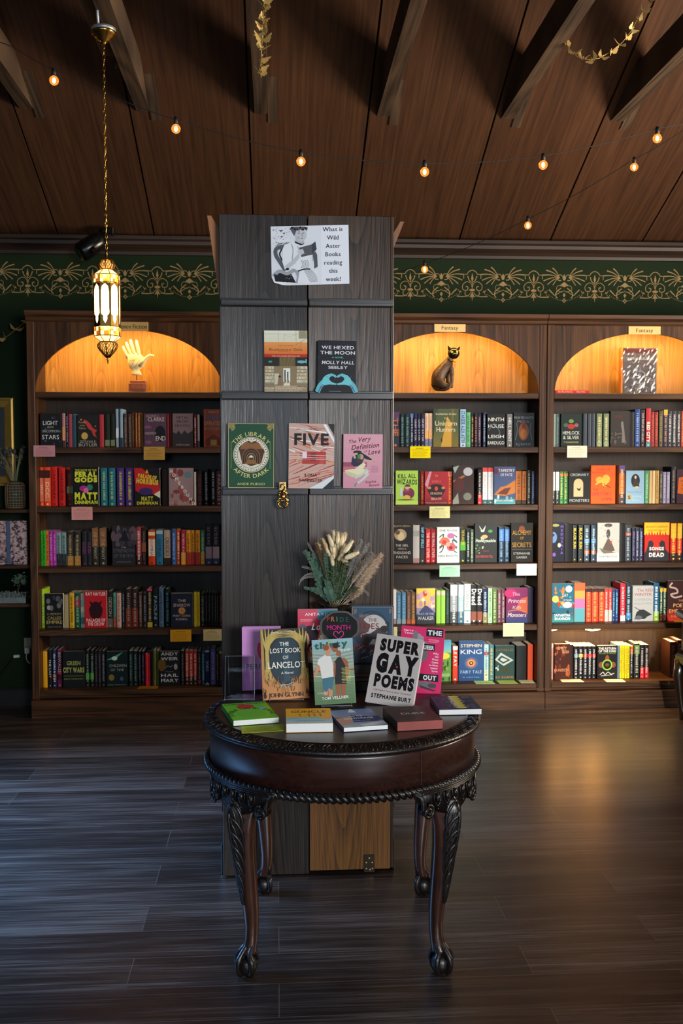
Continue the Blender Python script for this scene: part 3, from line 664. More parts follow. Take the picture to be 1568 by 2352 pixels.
# --- We Hexed the Moon
def f_hexed(A):
    A.r(0,0,1,1,'17171c'); rr=random.Random(5)
    for _ in range(26): A.e(rr.uniform(.03,.97),rr.uniform(.02,.98),.006,.004,'8f93a8',6)
    A.t('WE HEXED',.52,.835,.062,'d9d9e2',w=.84,bold=.02); A.t('THE MOON',.52,.735,.062,'d9d9e2',w=.90,bold=.02); A.t('A NOVEL',.52,.66,.028,'4fc0a8',w=.30,bold=.02)
    A.t('MOLLY HALL',.53,.545,.062,'d9d9e2',w=.84,bold=.02,shear=.12); A.t('SEELEY',.53,.455,.055,'d9d9e2',w=.50,bold=.02)
    for s_ in (1,-1):
        X=lambda x:.5+s_*x
        A.curve('58b7bf',.13,[(X(.50),-.0),(X(.43),.12),(X(.33),.20)],.14,8)
        A.poly([(X(.40),.15),(X(.36),.27),(X(.28),.33),(X(.14),.365),(X(.03),.335),(X(.0),.30),(X(.03),.28),(X(.10),.315),(X(.17),.30),(X(.20),.25),(X(.14),.20),(X(.0),.165),(X(.02),.145),(X(.2),.15),(X(.33),.13)][::s_],'6cc6cf')
        for k,(a,b) in enumerate((((.12,.345),(.03,.30)),((.2,.34),(.1,.30)),((.28,.30),(.2,.27)))): A.curve('357d92',.008,[(X(a[0]),a[1]),(X((a[0]+b[0])/2),(a[1]+b[1])/2+.012),(X(b[0]),b[1])])
        for k in range(5): A.e(X(.36+.025*k),.14-.028*k,.02,.012,'6a4a96',6)
        A.l('6a4a96',.02,[(X(.47),.0),(X(.40),.12)])
    A.lines(.3,.7,.015,.03,1,'9aa0b0')
# --- The Library After Dark
def f_library(A):
    A.r(0,0,1,1,'1c4a30'); A.l('c8b680',.012,[(.012,.005),(.012,.995),(.988,.995),(.988,.005),(.012,.005)])
    for u,s_ in ((.02,1),(.98,-1)):
        for k in range(6): A.curve('b09a5a',.012,[(u+s_*.02*k,.99-.004*k),(u+s_*(.03+.02*k),.965-.008*k),(u+s_*(.015+.01*k),.94-.012*k)])
        A.poly([(u,.995),(u+s_*.17,.995),(u+s_*.12,.97),(u+s_*.06,.96),(u+s_*.03,.925),(u,.91)],'8d7c48')
    A.e(.5,.515,.385,.275,'d8cfae',40); A.e(.5,.515,.37,.265,'1c2a1e',40); A.e(.5,.515,.36,.257,'e2dbc2',40)
    for k in range(36):
        t=2*PI*k/36; A.e(.5+.335*math.cos(t),.515+.239*math.sin(t),.016,.008,'3a3424',6)
    A.e(.5,.515,.30,.214,'3b3626',30); A.e(.5,.515,.292,.208,'d9d2ba',30)
    A.poly([(.30,.66),(.44,.735),(.50,.70),(.60,.73),(.76,.60),(.79,.57),(.72,.39),(.5,.335),(.30,.40),(.23,.62)],'4a2f1c')
    A.poly([(.30,.66),(.40,.72),(.5,.68),(.65,.71),(.75,.60),(.26,.60)],'8a5a34')
    for k,(ru,rv_,c) in enumerate(((.20,.155,'7a4f2e'),(.175,.135,'2b1a10'),(.15,.115,'6b4528'),(.125,.095,'24160e'),(.10,.075,'8a6a48'),(.08,.058,'2a1c14'),(.055,.04,'b09a78'))):
        A.poly([(.5-ru,.37)]+[(.5-ru*math.cos(PI*i/14),.47+rv_*math.sin(PI*i/14)) for i in range(15)]+[(.5+ru,.37)],c)
    A.poly([(.36,.37),(.64,.37),(.55,.45),(.45,.45)],'8a5c30'); A.e(.5,.485,.03,.014,'e8e0c0',8); A.r(.46,.44,.54,.465,'141010')
    A.arc('THE LIBRARY',.5,.515,.405,.062,'cdc27a',148,32,bold=.012); A.arc('AFTER DARK',.5,.515,.505,.062,'cdc27a',-140,-40,bold=.012,inward=True)
    A.t('ANDE PLIEGO',.5,.045,.035,'cdc27a',w=.60,bold=.01)
    for u in (.06,.90): A.lines(u,u+.025,.3,.72,30,'8f9a6a',.5)
# --- FIVE
def f_five(A):
    A.r(0,0,1,1,'c9a598'); rr=random.Random(11)
    cols=['e8d8d0','d98a70','b84a3a','c96a48','efe6e0','a83a34','d9a07c','8f2c2c','d87a4a','f0ece8']
    for i in range(70):
        v=rr.uniform(.02,1); a=rr.uniform(-.35,-.05) if v>.45 else rr.uniform(.05,.35); u=rr.uniform(-.1,.7); L_=rr.uniform(.2,.7); u0,u1=max(0,u),min(1,u+L_); th=rr.uniform(.004,.03)
        c=cols[rr.randrange(10)] if v>.5 else rr.choice(['b84a3a','c96a48','a83a34','d87a4a','8f2c2c','d9a07c'])
        p=[(u0,v),(u1,v+a*(u1-u0)),(u1,v+a*(u1-u0)+th),(u0,v+th*.4)]
        if all(0<=y<=1 for _,y in p): A.poly(p,c)
    A.poly([(.85,1),(1,1),(1,.80),(.97,.86)],'1c2228'); A.poly([(.75,.99),(.82,.99),(1,.76),(1,.70)],'e9edf0'); A.poly([(.72,.0),(1,.0),(1,.20),(.85,.12)],'23262c'); A.poly([(.45,.0),(.75,.0),(1,.16),(1,.21)],'d9dde0')
    A.r(.30,.38,.82,.57,'b23a34'); A.r(.30,.47,.40,.57,'e8d5e2'); A.r(.48,.42,.60,.55,'8c2a2a'); A.r(.68,.38,.78,.52,'c04a44')
    for v in (.46,.52,.485): A.l('efe6e0',.006,[(0,v),(1,v-.015)])
    A.t('FIVE',.5,.675,.17,'171212',w=.76,bold=.035); A.t('A NOVEL',.49,.44,.022,'a02622',w=.22); A.t('ILONA',.49,.185,.045,'331413',w=.27,bold=.01); A.t('BANNISTER',.49,.105,.045,'331413',w=.52,bold=.01)
    A.lines(.14,.86,.905,.935,2,'3a2422',.3)
# --- The Very Definition of Love
def f_love(A):
    A.g(0,0,1,1,'d08fa0','dba0ae'); K='6e1a2c'
    A.r(0,.40,.60,.48,'9a4f5c'); A.r(0,.3,.30,.40,'c46a80')
    A.t('The',.22,.835,.060,K,w=.20,shear=.35,bold=.015,rot=.12); A.t('Very',.52,.865,.085,K,w=.33,shear=.35,bold=.02,rot=.12)
    A.t('Definition',.55,.735,.085,K,w=.70,shear=.35,bold=.02,rot=.12); A.t('of',.56,.665,.045,K,w=.08,shear=.3,rot=.12); A.t('Love',.78,.635,.085,K,w=.30,shear=.35,bold=.02,rot=.12)
    A.e(.36,.665,.11,.035,'161420',14); A.poly([(.26,.62),(.22,.55),(.2,.45),(.28,.40),(.42,.42),(.50,.50),(.55,.60),(.62,.58),(.80,.50),(.62,.52),(.50,.58),(.44,.66),(.30,.66)],'1c2540')
    A.curve('171826',.09,[(.40,.65),(.55,.60),(.72,.53)],.03); A.e(.44,.58,.075,.055,'c99878',14); A.r(.36,.55,.44,.62,'1d8a54'); A.e(.40,.51,.07,.04,'4a2a20',10)
    A.curve('d3a98a',.05,[(.30,.55),(.28,.62),(.36,.64)]); A.curve('d3a98a',.05,[(.58,.52),(.72,.51),(.82,.54)],.03)
    A.poly([(.32,.36),(.40,.42),(.52,.48),(.58,.44),(.50,.36),(.60,.34),(.66,.31),(.58,.27),(.45,.25),(.20,.24),(.06,.28),(.04,.33),(.16,.35)],'e4dcb4'); A.poly([(.04,.33),(.1,.25),(.25,.2),(.4,.22),(.3,.27)],'cfc79c')
    A.curve('c4d0c0',.07,[(.62,.35),(.48,.26),(.30,.19)],.05); A.curve('c4d0c0',.075,[(.64,.28),(.50,.17),(.36,.09)],.04); A.curve('5a8a84',.03,[(.36,.1),(.30,.06),(.33,.03)])
    A.lines(.70,.92,.30,.43,7,'9a4a60',.3); A.t('Sophia',.70,.105,.045,K,w=.28,shear=.35,bold=.012,rot=.1); A.t('Benoit',.79,.045,.045,K,w=.26,shear=.35,bold=.012,rot=.1)
def put(px0,px1,pyt,pyb,Y,T,tilt=0.0,rz=0.0,roll=0.0,**k):
    """upright book whose front face spans the given pixels at depth Y"""
    a=at(px0,pyb,Y); b=at(px1,pyb,Y); c=at(px0,pyt,Y); W_=(b-a).length; H_=abs(c.z-a.z)/math.cos(tilt)
    ex=Vector((math.cos(rz),math.sin(rz),0)); ez=Vector((0,0,1)); ez=Vector((0,math.sin(tilt),math.cos(tilt)))
    if roll: q=Matrix.Rotation(roll,3,'Y'); ex=q@ex; ez=q@ez
    return book(frame(a,ex,ez),W_,H_,T,empty=True,**k)
LY=CY-.026
put(607,706,758.5,900,LY,.016,tilt=.03,col='c8401f',scol='a8321c',front=f_bookstore,label='orange banded novel titled Bookstore Girls standing on the column ledge',group='books on the column ledges')
put(728.5,817,781,900.5,LY,.012,tilt=.03,roll=.012,col='17171c',front=f_hexed,label='black novel with two blue hands making a heart, on the column ledge',group='books on the column ledges')
put(523,629.5,971.5,1120.5,LY-.003,.02,tilt=.03,roll=.008,col='1c4a30',hard=True,front=f_library,label='dark green book with a round archway picture, left on the lowest ledge',group='books on the column ledges')
put(662,766,972,1121.5,LY-.003,.02,tilt=.03,roll=.015,col='b98a7c',hard=True,front=f_five,label='red and white blurred cover reading FIVE, middle of the lowest ledge',group='books on the column ledges')
put(787.5,877.5,996.5,1121.5,LY,.022,tilt=.03,roll=.012,rz=-.02,col='d597a6',scol='7a2438',front=f_love,label='pink romance cover with a kissing couple, right on the lowest ledge',group='books on the column ledges')
# --- table: standing books
def f_perfume(A):
    A.g(0,0,1,1,'b877b6','d092cc'); A.lines(.08,.92,.955,.965,1,'8a3f84'); A.curve('c8203c',.05,[(.45,.75),(.42,.62),(.5,.50),(.62,.47)]); A.curve('e0304a',.03,[(.5,.78),(.47,.62),(.55,.52)])
    A.e(.62,.62,.16,.14,'c8203c'); A.t('PERFUME',.5,.335,.085,'2c5a4a',w=.78,bold=.0); A.t('I',.10,.335,.085,'b8dce8',bold=.02); A.lines(.25,.8,.27,.285,1,'7a2f6a')
def f_lancelot(A):
    A.r(0,0,1,1,'241a12'); A.g(0,0,1,.42,'c98244','b98a4c',6); A.g(0,.0,.06,1,'c98244','a08a48'); rr=random.Random(2)
    A.e(.53,.55,.365,.36,'17242c',40); A.e(.53,.55,.33,.33,'14303c',40); A.r(.47,.25,.60,.80,'1d4654')
    for k in range(60):
        u=rr.uniform(.25,.8); v=rr.uniform(.28,.85)
        if ((u-.53)/.31)**2+((v-.55)/.31)**2<1: A.curve('25495a',.005,[(u,v),(u+rr.uniform(-.03,.03),v+.02),(u+rr.uniform(-.05,.05),v+.035)],.002,4)
    for s_,b,tops in ((0,.13,((.10,1),(.18,1),(.26,.98),(.02,.98))),(1,.90,((.92,1),(.84,1),(.74,.97),(.99,.95)))):
        A.poly([(b-.07,.28),(b+.08,.28),(b+.04,.5),(b+.035,.68),(b-.045,.68),(b-.04,.5)],'bda455')
        for tu,tv in tops: A.curve('bda455',.055,[(b,.66),((b+tu)/2,.80),(tu,tv)],.018,8)
        for k in range(9): A.curve('bda455',.02,[(b,.72+.02*k),((b+.5)/2,.86+.012*k),(.5,.87+.014*k)],.006,8)
    for k in range(90):
        u=rr.uniform(.02,.98); v=.03+.27*abs(u-.5)*1.6+rr.uniform(0,.16); A.curve('bf8245' if k%3 else '1f150e',.012,[(u,v),(u+rr.uniform(-.03,.03),v+.04),(u+rr.uniform(-.06,.06),v+.07)],.002,4)
    for k in range(30):
        s_=k%2; u=rr.uniform(.0,.07) if s_ else rr.uniform(.92,1); v=rr.uniform(0,.12); A.curve('150e09',.014,[(u,v),(u+.02,v+.03),(u+.0,v+.06)],.003,4)
    A.curve('a9b8bc',.018,[(.38,.19),(.45,.205),(.55,.205),(.62,.225),(.68,.235)],.012); 
    for a,b in (((.42,.2),(.38,.16)),((.47,.2),(.5,.155)),((.58,.21),(.55,.165)),((.62,.22),(.67,.18))): A.l('a9b8bc',.012,[a,b])
    L='efe8da'
    A.t('THE',.5,.755,.052,L,w=.20,serif=True,bold=.01); A.t('LOST BOOK',.52,.655,.065,L,w=.66,serif=True,bold=.012); A.t('OF',.52,.565,.048,L,w=.12,serif=True); A.t('LANCELOT',.53,.44,.085,L,w=.80,serif=True,bold=.012); A.t('A Novel',.54,.355,.033,L,w=.26,bold=.01)
    A.t('JOHN GLYNN',.50,.035,.058,'3c2016',w=.74,serif=True,bold=.008); A.lines(.18,.84,.925,.965,2,'d9d0bc',.3)
def f_anita(A):
    A.r(0,0,1,1,'c8314a'); A.poly([(.35,1),(1,1),(1,.72),(.7,.70),(.55,.78),(.4,.86)],'4f8fa6'); A.g(0,.5,.5,1,'c8314a','d8566a')
    A.e(.30,.50,.24,.20,'33242e',20); A.e(.12,.66,.10,.07,'6a5a6a',14); A.e(.16,.42,.13,.17,'e3a888',20); A.e(.75,.45,.25,.22,'d86a3c',18); A.e(.70,.36,.16,.16,'e7b48e',18); A.r(0,0,1,.22,'e0a070'); A.e(.13,.44,.03,.012,'2a2a24',8); A.e(.1,.33,.03,.012,'8a2a34',8)
    A.t('ANITA KELLY',.56,.885,.05,'f2eeea',w=.76,bold=.01); A.lines(.06,.42,.78,.83,3,'f0d0d0',.3); A.t('Love',.56,.62,.12,'f4f0ec',w=.44,shear=.3,bold=.02); A.t('&',.58,.42,.11,'f4f0ec',shear=.2,bold=.02); A.t('Other',.52,.22,.11,'f4f0ec',w=.5,shear=.3,bold=.02); A.t('Disasters',.5,.05,.10,'f4f0ec',w=.8,shear=.3,bold=.02)
def f_tides(A):
    A.r(0,0,1,1,'2a4a62'); A.l('b98a4c',.012,[(.03,.02),(.03,.98),(.97,.98),(.97,.02)]); 
    for u in (.08,.90): A.l('b98a4c',.01,[(u,.86),(u,.95),(u+.03,.95),(u+.03,.88)])
    A.e(.47,.58,.43,.34,'1f3a4c',36); A.e(.47,.58,.40,.315,'2c3f50',36); A.e(.52,.58,.33,.27,'b9b4ae',32)
    A.poly([(.05,.45),(.40,.55),(.45,.65),(.30,.75),(.25,.9),(.15,.80),(.08,.6)],'5c4444'); A.poly([(.25,.5),(.45,.52),(.65,.62),(.8,.60),(.86,.5),(.75,.38),(.62,.42),(.5,.42),(.40,.30),(.2,.25)],'3d3a3c')
    A.e(.78,.60,.10,.06,'2a2626',14); A.curve('2a2626',.03,[(.80,.62),(.88,.66),(.86,.72),(.80,.70)]); A.r(.03,.02,.97,.27,'2c3440')
    for k in range(14): rr=random.Random(k); u=rr.uniform(.05,.9); v=rr.uniform(.05,.28); A.curve('9a9a9c',.02,[(u,v),(u+.05,v+.03),(u+.1,v+.01)],.004,4)
    K='6e2a2c'
    A.t('WHEN',.32,.80,.06,'8d8684',w=.28,serif=True); A.t('THE',.50,.73,.06,K,w=.2,serif=True); A.t('TIDES',.40,.60,.10,K,w=.50,serif=True,bold=.01); A.t('HELD',.26,.475,.06,K,w=.24,serif=True); A.t('THE',.26,.375,.05,K,w=.18,serif=True); A.t('MOON',.40,.24,.10,'7a3436',w=.66,serif=True,bold=.01)
def f_thirty(A):
    A.g(0,.55,1,1,'93a08c','8fb4bc'); A.g(0,0,1,.55,'5c7c52','8a9c7c')
    for k in range(9): A.l('7d8c78' if k%2 else 'a8b0a0',.02,[(0,.80-.025*k),(.4,.765-.025*k),(1,.83-.028*k)])
    A.r(0,.50,1,.525,'9a5a48'); A.l('e0e0d4',.014,[(0,.44),(1,.40)])
    for k in range(22): A.l('4f6a48',.004,[(k/22,.0),(k/22+.02,.36)])
    for k in range(16): A.l('4f6a48',.004,[(0,.01+.022*k),(.95,.0+.022*k)])
    A.t('thirty',.47,.868,.095,'1f5f4c',w=.82,bold=.05,rot=.05); A.c(.445,.965,.03,'9ab848'); A.t('love',.77,.80,.055,'dfe6e2',w=.30,shear=.4,rot=.08)
    # two men kissing: left in a white polo, right in a black tank top
    sk='c98d6c'; sk2='9a5c3c'
    A.poly([(.22,.14),(.32,.14),(.36,.28),(.24,.28)],sk); A.poly([(.34,.12),(.43,.12),(.47,.28),(.36,.28)],sk); A.poly([(.54,.10),(.62,.10),(.64,.30),(.53,.30)],sk2); A.poly([(.66,.09),(.74,.09),(.78,.30),(.66,.30)],sk2)
    A.poly([(.22,.22),(.30,.19),(.36,.25),(.44,.21),(.50,.42),(.21,.42)],'3f6f80'); A.poly([(.20,.40),(.16,.60),(.10,.62),(.14,.70),(.30,.76),(.44,.74),(.49,.62),(.49,.42)],'dedad2'); A.poly([(.12,.63),(.18,.57),(.03,.42),(.0,.46)],sk)
    A.poly([(.33,.74),(.42,.74),(.44,.82),(.34,.83)],sk); A.e(.37,.86,.085,.062,sk,16); A.e(.34,.875,.08,.048,'8a5030',14); A.poly([(.42,.86),(.47,.855),(.46,.84),(.42,.835)],sk)
    A.poly([(.52,.30),(.80,.30),(.78,.50),(.80,.62),(.72,.70),(.66,.72),(.60,.70),(.55,.66),(.51,.48)],'1d1d1f'); A.poly([(.70,.70),(.78,.70),(.86,.64),(.87,.50),(.84,.40),(.78,.42),(.80,.56)],sk2); A.poly([(.52,.66),(.56,.62),(.53,.42),(.49,.42)],sk2)
    A.poly([(.58,.74),(.70,.72),(.70,.80),(.60,.84)],sk2); A.e(.555,.86,.08,.065,sk2,16); A.e(.58,.897,.085,.042,'241c1a',14); A.poly([(.49,.875),(.47,.865),(.48,.845),(.52,.84)],sk2)
    A.lines(.68,.94,.32,.56,11,'d8d070',.3); A.t('TOM VELLNER',.50,.075,.045,'e6e2d4',w=.66,bold=.012,rot=.03); A.t('A Novel',.18,.16,.035,'c8d0c0',w=.22,shear=.3)
def f_gay(A):
    A.r(0,0,1,1,'b5ada8'); K='141214'
    A.t('SUPER',.53,.775,.155,K,w=.84,bold=.07); A.t('GAY',.53,.475,.235,K,w=.88,bold=.085); A.t('POEMS',.53,.255,.16,K,w=.84,bold=.065); A.c(.535,.555,.022,'b23a3a')
    A.t('LGBTQIA+ Poetry after Stonewall',.52,.185,.022,'8a2a38',w=.80,bold=.015); A.t('STEPHANIE BURT',.52,.085,.055,K,w=.84,bold=.045)
def f_queer(A):
    P='d62a66'; A.r(0,0,1,1,P); A.t('Harry',.17,.925,.026,'f0e4e8',w=.22,bold=.02); A.t('Tanner',.20,.885,.026,'f0e4e8',w=.26,bold=.02)
    A.r(.58,.87,.97,.985,'17151a'); A.t('THE',.775,.893,.066,'dcdcdc',w=.33,bold=.05); A.lines(.64,.92,.79,.84,3,'f0c8d4',.3)
    A.e(.40,.84,.09,.06,'9a979c',16); A.e(.33,.87,.06,.07,'77747a',14); A.poly([(.47,.87),(.53,.86),(.53,.82),(.48,.80)],'9a979c'); A.e(.52,.72,.14,.08,'87848a',16); A.e(.45,.60,.2,.12,'6d6a70',16)
    A.r(.45,.66,.80,.76,'17151a'); A.t('QUEER',.62,.68,.055,'dcdcdc',w=.33,bold=.05)
    for k,tx in enumerate(('Why','the','West','Came','to Hate','Queer','Love')): A.t(tx,.90,.615-.042*k,.026,'f2e6ea',al='r',bold=.02)
    A.r(.45,.225,.93,.325,'17151a'); A.t('OUT',.73,.243,.062,'dcdcdc',w=.30,bold=.05); A.e(.62,.17,.22,.045,'6f6c72',16); A.e(.80,.165,.10,.035,'4a474c',14); A.poly([(.5,.16),(.9,.10),(.84,.085),(.55,.12)],'3a383c')
# perfume on its black stand
BLK=mat('black_plastic','0e0e10',0.35); ACR=mat('clear_acrylic','f4f8fa',0.03,trans=1.0,ior=1.49,spec=0.5)
put(556,645,1442,1586,3.47,.028,tilt=.05,rz=.0,col='c486c2',scol='8f5f86',front=f_perfume,spine=sp_text('PERFUME AND PAIN','2c5a4a',.3,.96,.5),pages=PAGEW,hard=True,label='lilac novel with dark green lettering behind the empty acrylic stand',group='books standing on the table')
def easel(cxp,Y,w,h,label,lip=.03,mt=None,wp=None):
    """bent acrylic sheet holder: foot, lip, backrest and rear strut"""
    c=at(cxp,1600,Y); mt=mt or ACR
    T=thing('book_stand',(c.x,Y,TZ+.001),label,'book stand','book stands on the table')
    t_=.0022
    m=MB(); x0,x1=c.x-w/2,c.x+w/2; z=TZ+.001
    prof=[(Y-.031,z+.007),(Y-.027,z+.001),(Y-.022,z+.0),(Y-.018,z+.002),(Y+.012,z+.012),(Y+.055,z+h)]
    o=[];i_=[]
    for k,(y,zz) in enumerate(prof):
        a=Vector(prof[max(k-1,0)]); b=Vector(prof[min(k+1,len(prof)-1)]); d=(b-a).normalized(); n_=Vector((-d.y,d.x)); o.append((y+n_.x*t_/2,zz+n_.y*t_/2+.001)); i_.append((y-n_.x*t_/2,zz-n_.y*t_/2+.001))
    m.prism(o+i_[::-1],'x',x0,x1); fixn(part(m,'holder',mt,T))
    if mt is ACR:  # pale opaque tubes paint the bright glint along the clear edges
        m=MB()
        for xx in (x0,x1): m.tube([(xx,y,zz+.001) for y,zz in prof],.0006,4); m.tube([(xx-.01*(1 if xx==x1 else -1),Y+.057,z+h),(xx-.01*(1 if xx==x1 else -1),Y+.099,z+.001)],.0005,4)
        for y,zz in (prof[0],prof[-1]): m.tube([(x0,y,zz+.001),(x1,y,zz+.001)],.0006,4)
        part(m,'edge_glint',mat('acrylic_glint','b8c4c8',0.2,spec=.8),T)
    m=MB(); m.prism([(Y+.055,z+h),(Y+.0575,z+h),(Y+.10,z+.001),(Y+.0975,z+.001)],'x',x0+.01,x1-.01); fixn(part(m,'strut',mt,T)); return T
easel(550,3.36,.10,.137,'empty clear acrylic book stand at the left of the table')
easel(612,3.475,.07,.035,'low black stand under the lilac novel',mt=BLK)
easel(658,3.345,.115,.09,'clear acrylic stand holding the tree framed novel')
easel(772,3.245,.10,.09,'clear acrylic stand holding the magazine styled tennis novel')
easel(900,3.29,.10,.09,'clear acrylic stand holding the grey poetry book')
easel(965,3.475,.10,.05,'black stand under the pink book',mt=BLK)
def quad(TL,TR,BL,Y0,W_,H_,T,ydx,ydz,**k):
    """book placed from its seen lower left corner and edge directions; ydx, ydz = depth change along the bottom and the left edge"""
    a=at(*BL,Y0); d=Y0/FPX
    exv=Vector(((TR[0]-TL[0])*d,ydx,-(TR[1]-TL[1])*d)); ezv=Vector(((TL[0]-BL[0])*d,ydz,-(TL[1]-BL[1])*d))
    return book(frame(a,exv,ezv),W_,H_,T,empty=True,**k)
quad((595,1453),(700,1451),(603.6,1609),3.325,.158,.238,.026,.012,.055,col='2a2014',scol='221a12',front=f_lancelot,spine=sp_text('THE LOST BOOK','b8b09a',.25,.85,.4),pages=PAGEW,label='novel with gold trees around a dark oval, The Lost Book of Lancelot',group='books standing on the table')
quad((724.6,1478.5),(820,1473.5),(723.5,1620),3.225,.135,.212,.014,-.004,.045,col='d8dcd8',front=f_thirty,pages=PAGEW,label='tennis romance cover with two kissing men, at the table centre',group='books standing on the table')
quad((887.5,1455.6),(987,1466),(838,1612),3.262,.160,.236,.030,-.045,.085,col='c4bcb6',scol='7a1f30',front=f_gay,pages=PAGEW,hard=True,label='leaning light grey book with heavy black lettering Super Gay Poems',group='books standing on the table')
quad((915,1430),(1020,1436.5),(910,1594),3.425,.152,.240,.026,-.035,.05,col='d62a66',scol='b01f50',front=f_queer,pages=PAGEW,hard=True,label='hot pink book with a statue head behind the grey poetry book',group='books standing on the table')
# riser with two books and the vase
rz0,rz1=TZ+.0008,.842
x0,x1=at(672,1540,3.47).x,at(872,1540,3.47).x
RIS=thing('book_riser',((x0+x1)/2,3.55,TZ),'dark wooden riser box at the back of the table carrying two books and a vase','riser')
m=MB(); m.bbox((x0,3.445,rz0),(x1,3.655,rz1),.003); part(m,'box',mat('riser_dark','120e0c',0.5),RIS)
m=MB(); m.bbox((x0-.004,3.438,rz0+.052),(x1+.004,3.4445,rz0+.066),.002); m.bbox((x0-.004,3.434,rz0+.036),(x1+.004,3.4445,rz0+.052),.004); part(m,'moulding',MAHO,RIS)
put(684,776,1401,1523,3.478,.026,tilt=.04,col='c8314a',scol='2c2c34',front=f_anita,pages=PAGEW,label='red and blue romance cover by the chalkboard sign, back row',group='books standing on the table')
put(806,903,1393,1523,3.478,.028,tilt=.04,roll=.012,col='2a4a62',front=f_tides,hard=True,pages=PAGEW,label='blue book with a mermaid before a pale moon, back row',group='books standing on the table')
# chalkboard
c=at(780,1440,3.405)
CH=thing('chalkboard_sign',(c.x,3.405,TZ),'small oval chalkboard reading PRIDE MONTH with a heart, on a stem','sign')
def plaque(s):
    w,h=.068*s,.055*s; p=[]
    for k in range(48):
        t=2*PI*k/48; r_=1+.0*math.cos(4*t); x=w*math.copysign(abs(math.cos(t))**.8,math.cos(t)); z=h*math.copysign(abs(math.sin(t))**.85,math.sin(t))
        ph=abs(((t/(PI/2))%1)-.5)*2
        if .28<((t/(PI/2))%1)<.72: x*=1-.07*(1-ph); z*=1-.07*(1-ph)
        p.append((c.x+x,c.z+z))
    return p
m=MB(); m.prism(plaque(1.0),'y',3.405,3.413); fixn(part(m,'frame',mat('pewter_frame','4a4642',0.4,0.5),CH))
m=MB(); m.prism(plaque(.90),'y',3.4035,3.4055,mi=0,col='121214'); 
A=Art(m,(c.x-.07,3.4035,c.z-.055),(1,0,0),(0,0,1),.14,.11,1)
for ch,u,cl in zip('PRIDE',(.22,.33,.43,.55,.68),('a83a34','d87a3c','5fb86a','2f5f58','2c5a5c')): A.t(ch,u,.66+.02*(u<.5),.15,cl,bold=.0,cx=.9)
A.t('MONTH',.47,.415,.15,'d82c86',w=.58,bold=.0); A.curve('d8408c',.018,[(.47,.12),(.36,.24),(.36,.34),(.42,.37),(.47,.30),(.52,.37),(.58,.35),(.58,.24),(.47,.12)])
part(m,'board',[mat('chalk_black','131416',0.85),PAPER],CH)
m=MB(); m.box((c.x-.004,3.408,TZ+.004),(c.x+.004,3.412,c.z-.04)); m.lathe([(.024,0),(.024,.003),(.004,.006)],20,(c.x,3.41,TZ+.0008)); part(m,'stem',BLK,CH)
# --- table: books lying flat, bottom edge towards the viewer
def f_green(A):
    A.r(0,0,1,1,'66b52c'); A.t('KRISTEN ARNETT',.5,.90,.05,'1c3a14',w=.92,bold=.05); A.e(.47,.76,.20,.13,'b8302c'); A.e(.5,.33,.34,.23,'62ad2c'); A.arc('STOP ME IF YOU HAVE HEARD',.5,.33,.41,.085,'14280f',200,-20,bold=.06); A.e(.80,.60,.08,.06,'6f9ccc')
def f_guncle(A):
    A.r(0,.40,1,1,'dca51e'); A.g(0,0,1,.40,'b9cfd4','7fb2c0'); A.t('GUNCLE',.5,.70,.14,'7a3a50',w=.78,bold=.03); A.t('THE',.25,.88,.05,'8a6a20'); A.e(.86,.33,.13,.07,'e0a030'); A.t('STEVEN ROWLEY',.52,.13,.06,'3f6f7c',w=.64)
    for u in (.3,.5,.62,.75): A.curve('3a3a2a',.014,[(u,.44),(u+.02,.52),(u-.02,.58)]); A.e(u,.6,.03,.025,'4a8a4a',8)
    A.lines(.05,.35,.3,.34,1,'6a8a90')
def f_light(A):
    A.g(0,.55,1,1,'7a86a0','5a78a8'); A.g(0,0,1,.30,'a9b4bc','6f86a8'); A.poly([(.12,.25),(.9,.25),(.85,.52),(.40,.66)],'232f5e'); A.poly([(0,.1),(.3,.2),(.4,.6),(0,.5)],'b08a80'); A.poly([(.6,.8),(.55,1),(.5,1),(.4,.82)],'c8ccd4'); A.poly([(.4,.1),(1,.25),(1,.1),(.5,.0)],'c9cfd2')
    A.t('TO THE',.5,.55,.065,'d8dce8',w=.30,bold=.01); A.t('LIGHTHOUSE',.52,.42,.08,'d8dce8',w=.66,bold=.01); A.t('VIRGINIA WOOLF',.52,.30,.04,'c0c8dc',w=.42)
def f_duke(A):
    A.r(0,0,1,1,'362423'); A.g(0,0,1,.2,'45302c','362423',4); A.t('DUKE',.52,.46,.11,'c0b0ac',w=.52,bold=.0,serif=True); A.lines(.36,.62,.78,.93,4,'6a5048',.3)
def f_blue(A):
    A.r(0,0,1,1,'26304e'); rr=random.Random(9)
    for _ in range(40): u,v=rr.uniform(.05,.95),rr.uniform(.05,.95); A.e(u,v,rr.uniform(.03,.08),rr.uniform(.02,.06),rr.choice(['2f4470','3a4468','1f2a48','56607c','34586a']),8)
    for k in range(6): A.e(.55,.12+.155*k,.13,.075,'b9b54c'); 
    B=Art(A.mb,A.P(.36*A.w,.95*A.h),tuple(-A.ez),tuple(A.ex),.9*A.h,.3*A.w,A.mi); B.n=A.n; B.t('MARGUERITE',.5,.1,.45,'c8cce0',w=.85)
    A.lines(.75,.97,.8,.95,4,'6f8ab0',.3)
